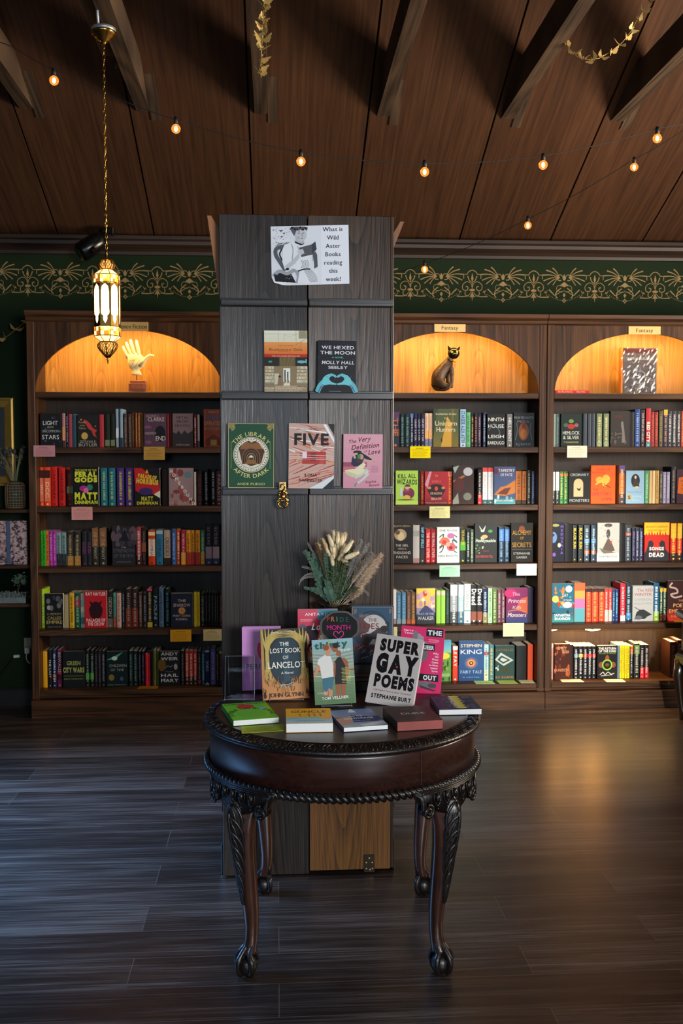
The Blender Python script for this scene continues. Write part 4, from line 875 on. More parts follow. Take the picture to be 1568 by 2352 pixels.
def lay(PL,PR,BK,T,col,front,label,scol=None,spage=PAGEW,bot=None):
    """PL, PR: seen lower corners of the near end on the table; BK: seen rear left top corner"""
    a=atz(*PL,TZ+.0012); b=atz(*PR,TZ+.0012); q=atz(*BK,TZ+T); ex=(b-a); W_=ex.length
    yd=Vector((0,0,1)).cross(ex.normalized()); L_=(q-a).dot(yd)
    # local x -> ex, local y -> down, local z (height of the cover) -> away from the viewer
    exn=ex.normalized(); M=Matrix(((exn.x,0,yd.x,a.x),(exn.y,0,yd.y,a.y),(0,-1,0,a.z+T),(0,0,0,1)))
    return book(M,W_,L_,T,col,front=front,scol=scol,empty=True,pages=spage,label=label,group='books lying flat on the table')
lay((535.6,1668),(641,1660),(516.6,1618),.017,'66b52c',f_green,'bright green book with a red nose and curved lettering, lying flat',scol='4d7d3c')
lay((657,1683),(765,1681),(646,1629),.027,'dca51e',f_guncle,'thick yellow and pale blue novel lying flat, titled Guncle')
lay((789,1682),(891,1675),(762,1633),.014,'232f5e',f_light,'navy and grey paperback lying flat, To the Lighthouse',scol='1c2550')
lay((912,1680),(1017,1674),(880,1626),.028,'362423',f_duke,'dark maroon book with pale title lying flat near the right rim',scol='241a1c',spage=mat('sprayed_edge_red','94463e',0.6,noise=0.5,nscale=12))
lay((1008,1643),(1106,1641),(987,1600),.018,'26304e',f_blue,'blue patterned book with yellow discs lying at the right rim',scol='3a4250')
a,b,c_,d_=[atz(x,y,TZ+.0008) for x,y in ((555,1685),(652,1679),(652,1664),(553,1669.5))]
m=MB(); m.loft([[tuple(p) for p in (a,b,c_,d_)],[tuple(p+Vector((0,0,.0011))) for p in (a,b,c_,d_)]],col='a8b23c')
A=Art(m,a+Vector((0,0,.0011)),tuple((b-a).normalized()),tuple((d_-a).normalized()),(b-a).length,(d_-a).length); A.lines(.06,.94,.12,.9,5,'7a842c',.3,4)
tag(m.build('note_card',PAPER),'yellow green printed card lying under the bright green book','card')
# ================================================================== BOOKS ON THE SHELVES
YS=6.185
def T_(text,v,h,col,w=None,u=.5,**k): d=dict(k); d.update({'w':w} if w else {}); return ('t',text,u,v,h,col,d)
def stars(n,col,seed,r=.006):
    rr=random.Random(seed); return [('e',rr.uniform(.05,.95),rr.uniform(.05,.95),r,r*.7,col,6) for _ in range(n)]
def blobs(n,cols,seed,u0=.05,u1=.95,v0=.05,v1=.95,r=.06):
    rr=random.Random(seed); return [('e',rr.uniform(u0,u1),rr.uniform(v0,v1),rr.uniform(.4,1)*r,rr.uniform(.3,.8)*r,rr.choice(cols),8) for _ in range(n)]
def S(x0,x1,y,col,text=None,tc='e0dcd0',bands=(),v=(.12,.9),hu=.5,bold=.0): return ('s',x0,x1,y,col,text,tc,bands,v,hu,bold)
def F(x0,x1,y,col,nick,*ops): return ('f',x0,x1,y,col,nick,ops)
OWL=[(.2,.75),(.35,.68),(.5,.72),(.65,.68),(.8,.75),(.72,.62),(.82,.5),(.75,.32),(.6,.22),(.5,.28),(.4,.22),(.25,.32),(.18,.5),(.28,.62)]
PHX=[(.35,.86),(.5,.80),(.62,.72),(.72,.60),(.92,.52),(.82,.44),(.9,.3),(.75,.36),(.68,.5),(.52,.58),(.42,.70),(.30,.78)]
ROWS={
('left',0):[S(85,96,949,'2d191e','TEPOWER','b0a8a8'),F(98,146,950,'18181a','light from stars cover',T_('LIGHT',.66,.12,'c8ccd0',.7),T_('FROM',.57,.05,'9aa0a4',.3),T_('UNCOMMON',.44,.08,'9aa0a4',.8),T_('STARS',.24,.13,'c8ccd0',.8),*blobs(8,['2f5560','3a2a5a'],3)),
 S(148,155,949,'a5747c',bands=((.2,.6,'c98a60'),(0,.2,'3a3034'))),S(156,162,948,'141212','~','8a8a8a'),S(163,171,951,'b0455a'),S(172,180,951,'3f6a70'),
 F(182,232,953,'1f1e20','dark cover with a red bird',('p_',PHX,'b03a34'),('e',.35,.35,.15,.11,'b89a4a',16),('e',.2,.85,.04,.03,'b8804a',8),('e',.85,.65,.03,.02,'b89a4a',8),T_('Parable',.74,.06,'a89a7a',.32,.25),T_('of the',.65,.05,'a89a7a',.22,.25),T_('Talents',.56,.06,'a89a7a',.32,.25),T_('OCTAVIA E.',.14,.07,'a8a49a',.75),T_('BUTLER',.03,.09,'a8a49a',.85)),
 S(233,243,952,'a83440'),S(245,256,951,'20251c',bands=((.04,.22,'6a7a5a'),)),S(258,268,951,'20251c',bands=((.04,.22,'6a7a5a'),)),S(270,277,939,'9db4c8',bands=((.25,.5,'d8e4ec'),)),S(279,286,939,'8aa6c0',bands=((.0,.25,'2a3a50'),)),S(288,296,951,'4a3a38','~','8a8078'),S(298,306,951,'4a3a38','~','8a8078'),
 S(307,313,948,'8a5230','~','c09060'),S(314,319,948,'8a5230','~','c09060'),S(320,326,948,'8a5230','~','c09060'),S(327,333,950,'a8783c','~','5a3a20'),
 F(334,386,950,'4f3a4e','purple cover with a black head',('e',.72,.4,.24,.24,'16141a',18),T_('ARTHUR C.',.90,.06,'a8949c',.6,.4),T_('CLARKE',.77,.12,'c8b8b8',.72,.55),T_("CHILDHOOD'S",.38,.07,'b8a8a8',.5,.3),T_('END',.20,.13,'d0c8c8',.42,.74),*[('e',.18,.6,.16,.05,'7a4a6a',10),('e',.2,.15,.15,.05,'7a4a6a',10)]),S(387,392,950,'8a2f38'),S(393,398,950,'8a2f38'),
 F(399,446,950,'6a5a60','mauve grey cover of a dark city',('p_',[(0,0),(0,.45),(.2,.4),(.3,.5),(.45,.38),(.6,.5),(.75,.4),(1,.5),(1,0)],'2a2528'),T_('METAL',.84,.08,'1c181a',.6),T_('FROM',.72,.08,'1c181a',.52),T_('HEAVEN',.60,.08,'2a2226',.7),T_('AUGUST CLARKE',.05,.045,'9a8f90',.66)),S(448,454,952,'5a1a1e','~','d8d0d0'),S(456,461,952,'b8a8a8',bands=((0,.2,'3a4a6a'),)),
 F(470,517,940,'c8541c','orange cover with a small farmhouse',T_('MATT',.9,.05,'e8e0d8',.5),T_('DINNIMAN',.75,.10,'5a78a8',.9,bold=.04),T_('OPERATION',.58,.10,'d8a890',.9,bold=.03),T_('BOUNCE HOUSE',.45,.08,'c89080',.9,bold=.02),('p_',[(.1,.05),(.1,.2),(.5,.34),(.9,.2),(.9,.05)],'a02c1c'),('r',.35,.05,.65,.2,'d8b040'))],
('left',1):[S(91,104,1073,'d8421c','DCC','e8c8a8',((.12,.72,'d86a4a'),(.72,.92,'3a1a1a')),(.15,.68),.6),S(105,119,1073,'d8421c','DCC','e8c8a8',((.12,.72,'d86a4a'),(.72,.92,'3a1a1a')),(.15,.68),.6),S(121,135,1072,'b81f18','~','6a100c'),S(138,153,1074,'b81f18','~','6a100c'),S(156,171,1080,'2c110e','~','6a2018',((.35,.55,'3a6a4a'),)),
 F(172,230,1073,'12120f','black cover with yellow green lettering',T_('THE GATE OF THE',.90,.05,'b8c030',.85,bold=.02),T_('FERAL',.76,.12,'c8d038',.86,bold=.07),T_('GODS',.62,.11,'c8d038',.9,bold=.07),('e',.4,.45,.16,.08,'a02a80',12),('e',.65,.48,.12,.08,'2c7a68',12),('e',.5,.4,.1,.07,'d06aa8',10),T_('MATT',.18,.16,'c8d038',.9,bold=.07),T_('DINNIMAN',.05,.09,'c8d038',.9,bold=.04)),
 S(234,249,1075,'1f6a80','~','a8b860',hu=.4),S(252,267,1075,'1f6a80','~','a8b860',hu=.4),S(271,288,1075,'46307e','~','b8b040',hu=.4),S(291,309,1075,'46307e','~','b8b040',hu=.4),
 F(311,370,1075,'1a1416','black cover with a red tongue shape',('p_',[(0,1),(.3,1),(.95,.62),(1,.3),(.7,.32),(.3,.3),(.05,.4)],'b82028'),('e',.45,.38,.28,.1,'3a2a6a',12),T_('A',.86,.09,'c8c838',.12,.5,bold=.04),T_('PARADE OF',.72,.10,'c8c838',.72,bold=.05,rot=-.15),T_('HORRIBUS',.58,.12,'c8c838',.85,bold=.06,rot=-.1),('p_',[(.75,.3),(1,.2),(1,.4)],'d8d8c0'),T_('MATT',.13,.11,'c8c838',.45,.5,bold=.04),T_('DINNIMAN',.03,.08,'c8c838',.8,bold=.03)),S(374,389,1078,'241612'),
 F(390,446,1075,'8f7a80','mauve cover with diagonal lettering',*blobs(14,['7a3a40','a07a78','5f7a8a','8a4a48'],8,r=.16),*[T_(c,.88-.107*i,.08,'e0dcd8',None,.1+.112*i,bold=.03) for i,c in enumerate('HOMEBOUND')],T_('PORTIA ELAN',.05,.05,'c8a0a0',.7,.35)),S(447,452,1084,'c8c4c0'),S(454,466,1082,'1c191c','TOMORROWS YET','8a3034',hu=.6),S(470,480,1077,'181618','~','c8c4c0'),S(486,496,1077,'181618','~','c8c4c0'),S(498,511,1082,'6a1c20','PARASITE','d8b8b0',hu=.6)],
('left',2):[S(90.5,98,1220,'28941f','~','14500f'),S(98.3,106,1220,'28941f','~','14500f'),S(106.2,113.6,1220,'e0702a','~','8a3410'),S(114,121.6,1220,'962a90','~','c880c0'),S(122,130,1220,'962a90','~','c880c0'),S(130.3,141,1223,'6f8a8c','~','34484c',((0,.36,'22242c'),)),S(142,153,1223,'6f8a8c','~','34484c',((0,.36,'22242c'),)),S(155,170,1221,'2c2a22','~','a08c60',((0,.28,'a07434'),(.28,.82,'3a362e')),hu=.4),S(171.5,186,1221,'2c2a22','~','a08c60',((0,.28,'a07434'),(.28,.82,'3a362e')),hu=.4),S(189,200,1222,'23242c','OZSD','6a4a6a',((.3,.7,'33202e'),),(.35,.7),.7),S(201,211,1222,'23242c','OZSD','6a4a6a',((.3,.7,'33202e'),),(.35,.7),.7),S(212,227,1213,'2a2a26','OF THE MANY','a09a7a',((.5,1,'80583a'),),(.15,.9),.45),S(229,246,1213,'2a2a26','OF THE MANY','a09a7a',((.5,1,'80583a'),),(.15,.9),.45),
 F(258,312,1209,'25252c','dark cover with a pyramid in mauve clouds',*blobs(16,['5a4a54','6a5560','3a3540'],4,v0=.5,r=.18),('p_',[(.35,.62),(.55,.95),(.75,.62)],'1a1a22'),T_('THE',.44,.04,'9a9aa0',.2),T_('STRENGTH',.33,.09,'5a5c66',.9),T_('OF THE FEW',.2,.09,'5a5c66',.85),T_('JAMES ISLINGTON',.07,.03,'7a7a80',.6)),
 S(314,325,1211,'9c3f4c','~','d8c0b8',((0,.25,'3a2428'),)),S(326,336,1212,'26211f','~','6a5a4a',((.35,.6,'8a4a2a'),)),S(341,357,1218,'c2401c','ILLUMINAE','7a1814',((.85,.95,'e0d0a0'),(.25,.75,'d8c8b8')),(.2,.75),.4),S(359,375,1217,'2d6c8e','GEMINA','16344c',((.88,.98,'a0b0b4'),),(.2,.75),.5),S(377,393,1218,'a89484','OBSIDIO','241f1c',((0,.2,'2c241e'),),(.25,.8),.5),S(394.5,405,1216,'33508e','~','8aa0c8'),S(406,414.5,1215,'b8491c','~','e8c8a0'),S(416,427,1218,'96203a','~','d0909a',((0,.35,'c8922c'),)),S(428,438,1218,'cf8a24','~','6a3c14',((0,.36,'a01f24'),)),S(439,448,1218,'cf8a24','~','6a3c14',((0,.36,'a01f24'),)),S(449,459.5,1218,'cf8a24','~','6a3c14',((0,.36,'a01f24'),)),S(461,471,1218,'3a7a56','~','c8d0b0',((0,.36,'c8901c'),)),S(472,487,1206,'241b20','ISLA TO ISLAND','b89a98',((.15,.45,'c8a0a0'),(0,.15,'3a4468')),(.5,.95),.4),S(488,504,1206,'241b20','ISLA TO ISLAND','b89a98',((.15,.45,'c8a0a0'),(0,.15,'3a4468')),(.5,.95),.4),S(506,516,1219,'2a2424')],
('left',3):[S(90,101,1353,'9cc024','~','d8e090',((.0,.6,'86b018'),)),F(103,145,1363,'141517','black cover with gold Memory lettering',*blobs(10,['4a4c50','5f6064','34363a'],6,v0=.55,r=.12),('e',.2,.6,.10,.07,'8a8a86',12),T_('A MEMORY',.38,.07,'8a7a48',.8),T_('CALLED',.26,.085,'a8985a',.75),T_('EMPIRE',.13,.10,'a8985a',.85),T_('ARKADY MARTINE',.03,.035,'7a7a70',.75)),S(146,156,1366,'8f8464'),S(158,169,1362,'c89a20','~','5a4010'),S(170,183,1362,'174a34','~','7a9a88',((.6,.86,'8a2834'),)),S(184,193,1362,'8aa098',None,bands=((.8,1,'a89a8c'),(.45,.6,'b8b8a0'),(.1,.3,'3f6a68'))),
 F(194,245,1357,'b01c24','red cover with a dark crow',('p_',OWL,'2a1014'),T_('RAY NAYLER',.88,.09,'d8c8c8',.9,bold=.02),T_('PALACES OF',.17,.08,'d8c8c8',.85,bold=.02),T_('THE CROW',.06,.09,'d8c8c8',.75,bold=.02)),S(246,258,1358,'1c1a1a','GIDEON','9a948a',((0,.25,'5a5650'),),(.3,.85),.6),S(259,266,1362,'5fa088','~','2a5a4a',((0,.3,'a8482c'),)),S(267,277,1362,'c09a8c','~','8a5a50'),S(279,285,1357,'16262e','~','6a8a98'),S(287,301,1353,'2c1f1c','~','8a7a70',((0,.5,'6a2a20'),),hu=.4),S(302,316,1353,'2c1f1c','~','8a7a70',((0,.5,'6a2a20'),),hu=.4),S(317,326,1361,'4a362c','~','9a8070'),S(327,336,1361,'241f28','~','7a7480'),S(337,349,1352,'191719','~','a09060',((.94,1,'c83a6a'),(0,.13,'b09a30')),hu=.6),S(350,362,1353,'14181a','PAOLINI','7a9aa8',hu=.6),S(364,375,1350,'4a6480','~','2a3a50'),S(378,389,1353,'141a1c','~','4a8a90'),
 F(392,442,1362,'161a2c','navy cover with a gold compass',T_('THE',.74,.08,'a89a8c',.38),T_('SPARROW',.60,.09,'a89a8c',.78),('e',.5,.48,.16,.10,'a8743c',18),('l','5a3818',.02,[(.5,.4),(.5,.56)]),('l','5a3818',.02,[(.4,.48),(.6,.48)]),T_('MARY DORIA',.30,.065,'a89a8c',.8),T_('RUSSELL',.20,.065,'a89a8c',.55)),S(444,450.5,1360,'a8a020','~','a85020'),S(451,458,1360,'a8a020','~','a85020'),S(460,469,1362,'1c1b19','~','8a8478'),S(470,476,1361,'1a1814','~','6a6050'),S(477,483,1361,'1a1814','~','6a6050'),S(484,490,1361,'1a1814','~','6a6050'),S(491,496.5,1361,'1a1814','~','6a6050'),S(497,501,1361,'1a1814','~','6a6050'),S(503,511,1360,'2a1c14','~','c06a30')],
('left',4):[S(95,105,1496,'d89a1c'),S(107,115,1494,'1a1a1c','THE LAST','c8c8c8',hu=.6),S(117,126,1493,'22264a','~','b8c8d8',((.2,.35,'7a4a30'),)),S(128,138,1493,'5a1c34','BISWALD','d8c8d0',((0,.2,'7a2a4a'),(.35,.45,'c04040')),(.4,.95),.6),
 F(141,192,1495,'15181a','black cover reading Green City Wars',T_('GREEN',.62,.11,'8a9450',.62,bold=.03),T_('CITY WARS',.42,.13,'a0a85c',.95,bold=.04),T_('ADRIAN TCHAIKOVSKY',.22,.04,'8a9450',.9),('r',.05,.30,.95,.34,'3a4428')),S(193.5,202,1494,'141a16','~','6a8a7a',((.2,.38,'4a9a2c'),)),S(204,212.5,1494,'141a16','~','6a8a7a',((.2,.38,'4a9a2c'),)),S(214,221,1495,'221c20','~','5a5058'),S(222,229,1495,'221c20','~','5a5058'),S(230,239,1495,'1c1c1f','~','7a7a80'),
 F(241,291,1495,'0f1c1a','green streaked space cover',('p_',[(.0,.75),(.35,.85),(.8,.98),(.45,.78)],'4a9a78'),('e',.4,.8,.13,.06,'a8d0c0',12),T_('CHILDREN',.56,.07,'8a9a9a',.8,.55),T_('OF TIME',.44,.07,'8a9a9a',.62,.52),('e',.25,.26,.13,.09,'7a6a34',14),('e',.72,.22,.08,.06,'2a5a70',10),T_('ADRIAN TCHAIKOVSKY',.04,.03,'7a8a88',.85)),S(293,302,1495,'141f1e','~','5a7a78'),S(303.5,313,1495,'141f1e','~','5a7a78'),S(315,321,1496,'17161f','~','5a5470'),S(322.5,329,1496,'17161f','~','5a5470'),S(331,336.8,1501,'c02838','~','7a1420'),S(337.2,343,1501,'c02838','~','7a1420'),S(344,348,1495,'14140f'),S(349,356,1494,'5a6030','~','34381c'),S(357,363,1494,'5a6030','~','34381c'),
 F(364,411,1495,'121315','black cover with a bright star',('e',.12,.6,.2,.18,'5a4218',12),('e',.8,.55,.09,.09,'8a8488',12),('e',.25,.18,.08,.06,'2c4a70',10),T_('ANDY',.88,.09,'a8a8ac',.85,bold=.02),T_('WEIR',.74,.09,'a8a8ac',.85,bold=.02),('l','a8a8ac',.015,[(.3,.52),(.42,.58),(.55,.54),(.66,.6)]),T_('PROJECT',.40,.02,'8a8a90',.4),T_('HAIL',.26,.09,'b0b0b4',.85,bold=.02),T_('MARY',.11,.09,'b0b0b4',.85,bold=.02)),S(413,421,1495,'161616','~','5a5a5a'),S(423,431.5,1494,'8a2a24','~','d0a090',((0,.25,'201414'),)),S(432,441.5,1494,'8a2a24','~','d0a090',((0,.25,'201414'),)),S(442,450.5,1494,'8a2a24','~','d0a090',((0,.25,'201414'),)),S(452,459.5,1495,'17171b','~','6a6a70',((.05,.14,'8a2020'),)),S(461,468,1495,'1f4458','~','8ab0a8'),S(469,479,1494,'1d2848','2002','c8ccd8',((.95,1,'c8c0b8'),(0,.04,'c8c0b8')),(.25,.85),.6),S(481,493,1490,'5f4f84','~','9a8ab8'),S(494.5,500,1495,'141412','~','7a7a50'),S(501,512,1493,'17120f','~','8a3a30',((.9,.97,'9aa020'),))],
('middle',0):[S(898,917,942,'16162a','THE','b06030',((.7,.95,'4a2a4a'),(.3,.5,'5a3024')),(.2,.9),.6),S(918.5,928,951,'16282c','~','5a8080'),S(929.5,940,951,'16282c','~','5a8080'),S(941,949,950,'232a44','~','a0a8c0',((.9,1,'4a70a8'),)),S(949.5,957,950,'22223c','GRIEF EATER','b8b8c8',hu=.55),S(958,965.5,950,'22223c','GRIEF EATER','b8b8c8',hu=.55),S(966,974,950,'22223c','GRIEF EATER','b8b8c8',hu=.55),S(974.7,983,949,'d0b898','~','c88070',((0,.25,'5a6a90'),(.25,.5,'e0b060'))),S(983.5,992,949,'d0b898','~','c88070',((0,.25,'5a6a90'),(.25,.5,'e0b060'))),
 F(993,1051,939,'43502c','green forest cover with golden light',('g',0,0,1,.5,'6f6420','46542e'),('p_',[(.3,.0),(.75,.0),(.75,.6),(.55,.8)],'b8902c'),('p_',[(.72,0),(.8,0),(.8,1),(.72,1)],'6a5a20'),('e',.33,.18,.03,.06,'1a1c10',8),('p_',[(.0,.2),(.1,.7),(.2,1),(0,1)],'2c3a20'),T_('Katherine Arden',.84,.05,'d8d0b8',.8,serif=True),T_('The',.72,.05,'c8c098',.15),T_('Unicorn',.56,.12,'d0c8a8',.86,serif=True),T_('Hunters',.40,.12,'d0c8a8',.74,serif=True)),S(1055,1068,940,'8fb4d4','STARSIDE ALEX ASTER','1f2c40',((.0,.2,'a8c8e0'),),(.1,.95),.6,.02),S(1069,1078.5,947,'5fae74','~','2a6a40'),S(1079.5,1086.5,950,'22202c','~','c0a050'),S(1087.5,1094.5,950,'22202c','~','c06a50'),S(1095.5,1102.5,950,'22202c','~','a08ab0'),S(1107,1114,947,'2a3450','~','a0b0c8'),
 F(1115,1157,951,'121617','black cover reading Ninth House',T_('NINTH',.78,.11,'d8dcd8',.85),T_('HOUSE',.58,.11,'d8dcd8',.85),('curve','4a5a60',.05,[(.1,.5),(.4,.7),(.7,.45),(.6,.3)]),T_('LEIGH',.27,.10,'d8dcd8',.85),T_('BARDUGO',.08,.10,'d8dcd8',.9)),S(1162,1174,951,'6a6c6e','HELL BENT','c8ccd0',(),(.15,.9),.55,.02),
 F(1175,1223,948,'1c2024','black cover with an orange mummy figure',('e',.5,.45,.24,.26,'8a4a24',20),('e',.5,.38,.16,.14,'a86a2c',16),('e',.5,.62,.10,.08,'6a3018',12),('curve','4a5a60',.04,[(.1,.2),(.2,.5),(.15,.7)]),('curve','4a5a60',.04,[(.9,.2),(.8,.5),(.85,.7)]),T_("MORTEDANT'S",.82,.07,'8a98a0',.9),T_('PERIL',.70,.08,'8a6a60',.6),T_('R.J. BARKER',.05,.07,'6a8088',.7))],
('middle',1):[S(900,906,1086,'1a2428','~','d8c8a0'),F(907.5,959,1081,'9cc648','lime cover with a seated wizard',('r',0,0,1,.1,'b0d060'),('e',.58,.33,.26,.17,'6a1f44',18),('e',.5,.45,.14,.09,'8a3a54',14),('e',.52,.50,.10,.06,'c89a7a',12),('p_',[(.36,.53),(.5,.6),(.62,.58),(.68,.53)],'2a2430'),('e',.5,.2,.16,.08,'c8a83c',14),('r',.2,.25,.3,.5,'a8c0c8'),('e',.45,.14,.38,.02,'3a3a40',14),T_('KILL ALL',.78,.12,'16200c',.8,bold=.03,rot=.02),T_('WIZARDS',.60,.14,'16200c',.9,bold=.03,rot=-.03)),S(960,964.5,1084,'201818'),S(965.5,973.5,1083,'b42a20','~','e8b060'),
 F(974,1027,1083,'a02028','red cover with a dark dragon face',('g',0,.0,1,.3,'5a1420','a02028'),('p_',[(.1,.45),(.3,.6),(.5,.62),(.7,.6),(.9,.45),(.75,.25),(.5,.18),(.25,.25)],'2a1216'),('e',.2,.5,.08,.04,'b08a5a',8),('e',.8,.5,.08,.04,'b08a5a',8),('e',.5,.48,.07,.07,'c84a3a',12),('p_',[(.0,.6),(.2,1),(.3,1),(.12,.5)],'c08aa0'),T_('TO',.84,.06,'e0a8a0',.12),T_('SHAPE A',.66,.08,'c86a60',.4),T_("DRAGON'S",.30,.07,'e0b8a0',.5),T_('BREATH',.13,.08,'e8b0a0',.42),T_('MONIQUILL BLACKGOOSE',.03,.035,'d09080',.9)),S(1027.5,1037,1083,'c03a28','~','e8b060',((.85,1,'d86a5a'),)),
 F(1038,1086,1069,'33201c','dark brown cover with a pale moon',('e',.72,.84,.22,.11,'a8acb4',18),('p_',[(0,.95),(.3,1),(.1,.8)],'8aa098'),('p_',[(.0,.6),(.5,.75),(.6,.72),(.1,.55)],'a05a2c'),('p_',[(.0,.1),(.25,.3),(.3,.02),(0,.0)],'8a8c80'),('e',.7,.2,.2,.1,'6f7468',12),('e',.3,.5,.25,.18,'4a1c1c',14)),S(1096,1105,1078,'1c1a1e','~','b8b4ac',((0,.28,'c02c2c'),)),S(1107,1118.5,1074,'dcdcdc','THE OUTCAST MAGE','9aa0a8',((0,.12,'2f5a60'),(.88,1,'d04040')),(.2,.85),.4),S(1119.5,1131,1074,'dcdcdc','THE OUTCAST MAGE','9aa0a8',((0,.12,'2f5a60'),(.88,1,'d04040')),(.2,.85),.4),
 F(1132,1181,1072,'3a4a70','blue cover with a burning ship',('g',0,.0,1,.2,'4a9a98','2a3a5a'),('p_',[(.0,.25),(.3,.45),(.6,.5),(1,.65),(1,.3),(.5,.22)],'a8682c'),('p_',[(.15,.28),(.5,.42),(.8,.45),(.6,.25)],'5a2a20'),('e',.1,.88,.1,.08,'5a2030',10),*blobs(8,['6a90a8','a8c8c8'],5,v1=.2,r=.08),T_('TAPESTRY',.86,.08,'d8c8c8',.75,.58),T_('OF FATE',.75,.07,'d8c8c8',.55,.58),T_('SHANNON CHAKRABORTY',.07,.05,'c8ccd8',.9)),S(1182.5,1196,1082,'a85f24','~','5a3010',((0,.12,'2a2420'),)),S(1197.5,1207,1082,'a85f24','~','5a3010',((0,.12,'2a2420'),)),S(1209,1217,1080,'1e1c1c','~','9a9488'),S(1219,1228,1082,'1b2030','~','4a6a9a')],
('middle',2):[F(899,946,1203,'171514','black cover with a pale woman face',('e',.42,.72,.30,.15,'a89470',20),('e',.44,.68,.16,.11,'cdb892',18),('e',.28,.78,.12,.06,'5a4830',12),T_('SUNYI DEAN',.92,.05,'a89a6a',.8),T_('THE GIRL',.42,.06,'c8c0b0',.62),T_('WITH A',.34,.045,'b8b0a0',.4),T_('THOUSAND',.23,.065,'c8c0b0',.85),T_('FACES',.12,.065,'c8c0b0',.55)),S(948,963,1206,'b4b2ae',None,bands=((0,.12,'a07a78'),(.7,.85,'9a9894'))),S(964.5,975,1207,'20303c','SHIP OF SPELLS','8ac0d0',((0,.35,'34302e'),),(.4,.95),.6,.02),S(977,988,1215,'c22c34','THE FINAL STRIFE','e8c8c0',(),(.15,.9),.55,.02),S(989.5,1000,1215,'c22c34','THE FINAL STRIFE','e8c8c0',(),(.15,.9),.55,.02),
 F(1001.5,1054,1211,'dcdcdc','white cover with pink flowers',*[('curve','2c5a4c',.045,[(.12+.0*k,.72-.16*k),(.3,.80-.16*k),(.24,.66-.16*k),(.12,.60-.16*k)]) for k in range(3)],*[('curve','2c5a4c',.045,[(.9,.72-.16*k),(.7,.80-.16*k),(.76,.66-.16*k),(.9,.60-.16*k)]) for k in range(3)],('e',.36,.60,.22,.12,'d8705c',16),('e',.34,.58,.1,.06,'b8402c',12),('e',.62,.76,.16,.08,'b86aa0',14),('e',.64,.44,.2,.12,'c85a5c',16),('e',.62,.42,.08,.05,'7a1f34',10),('e',.5,.52,.1,.06,'e8a090',12),T_('THE RIVER',.88,.06,'4a5a54',.8),T_('HAS ROOTS',.16,.06,'2a5a4c',.85,bold=.02),T_('AMAL EL-MOHTAR',.05,.03,'b8b8b0',.7)),S(1056,1069,1213,'1c2a22','THE FRANCHISE','c8b030',((.35,.6,'4a9a2c'),),(.5,.95),.5),S(1070.5,1079,1216,'20282a','~','a8b8b0'),S(1080,1087,1216,'4a6258','~','c0b890'),
 F(1088,1140,1202,'25282a','dark botanical cover with bird, Honeysuckle',('p_',[(.2,.95),(.35,.82),(.5,.95),(.42,.78),(.3,.78)],'c8d8c0'),('e',.45,.66,.14,.05,'c09a6a',12),*blobs(14,['4a7a4a','3a5a34','a8b090','8a9a6a'],7,u1=.5,v0=.2,v1=.9,r=.05),('e',.7,.8,.1,.04,'3f8a4a',10),T_('Honeysuckle',.52,.08,'c8dcc8',.88,bold=.01),T_('a novel',.28,.03,'b04a50',.25),T_('BAR FRIDMAN-TELL',.12,.06,'c0403c',.75,.45)),S(1145,1156.5,1211,'24384c','~','7a9ab8',((.6,.95,'3f70b0'),)),S(1158,1169,1211,'24384c','~','7a9ab8',((.6,.95,'3f70b0'),)),
 F(1171,1222,1201,'16140f','black cover with gold Alchemy lettering',*stars(30,'6a5a30',4),('e',.5,.85,.14,.08,'7a3a1c',12),T_('ALCHEMY',.70,.11,'b08030',.85),T_('OF',.58,.07,'b08030',.16),T_('SECRETS',.38,.12,'b08030',.85),('l','6a6a6a',.01,[(.05,.32),(.95,.32)]),T_('STEPHANIE',.19,.06,'a8a8a4',.75),T_('GARBER',.09,.06,'a8a8a4',.5))],
('middle',3):[S(898,910,1354,'d8dcdc',None,bands=((0,.15,'9a8a90'),)),S(911,921.5,1361,'4a7a9c','~','8ab0c8',((0,.15,'8aa0a8'),)),S(922.5,932,1361,'5588a8','~','8ab0c8',((0,.15,'8aa0a8'),)),S(933.5,943.5,1361,'6a4a40','~','9a8070',((0,.14,'b8583c'),)),S(944.5,954,1361,'7a5a40','~','b0905a',((0,.14,'c86840'),)),
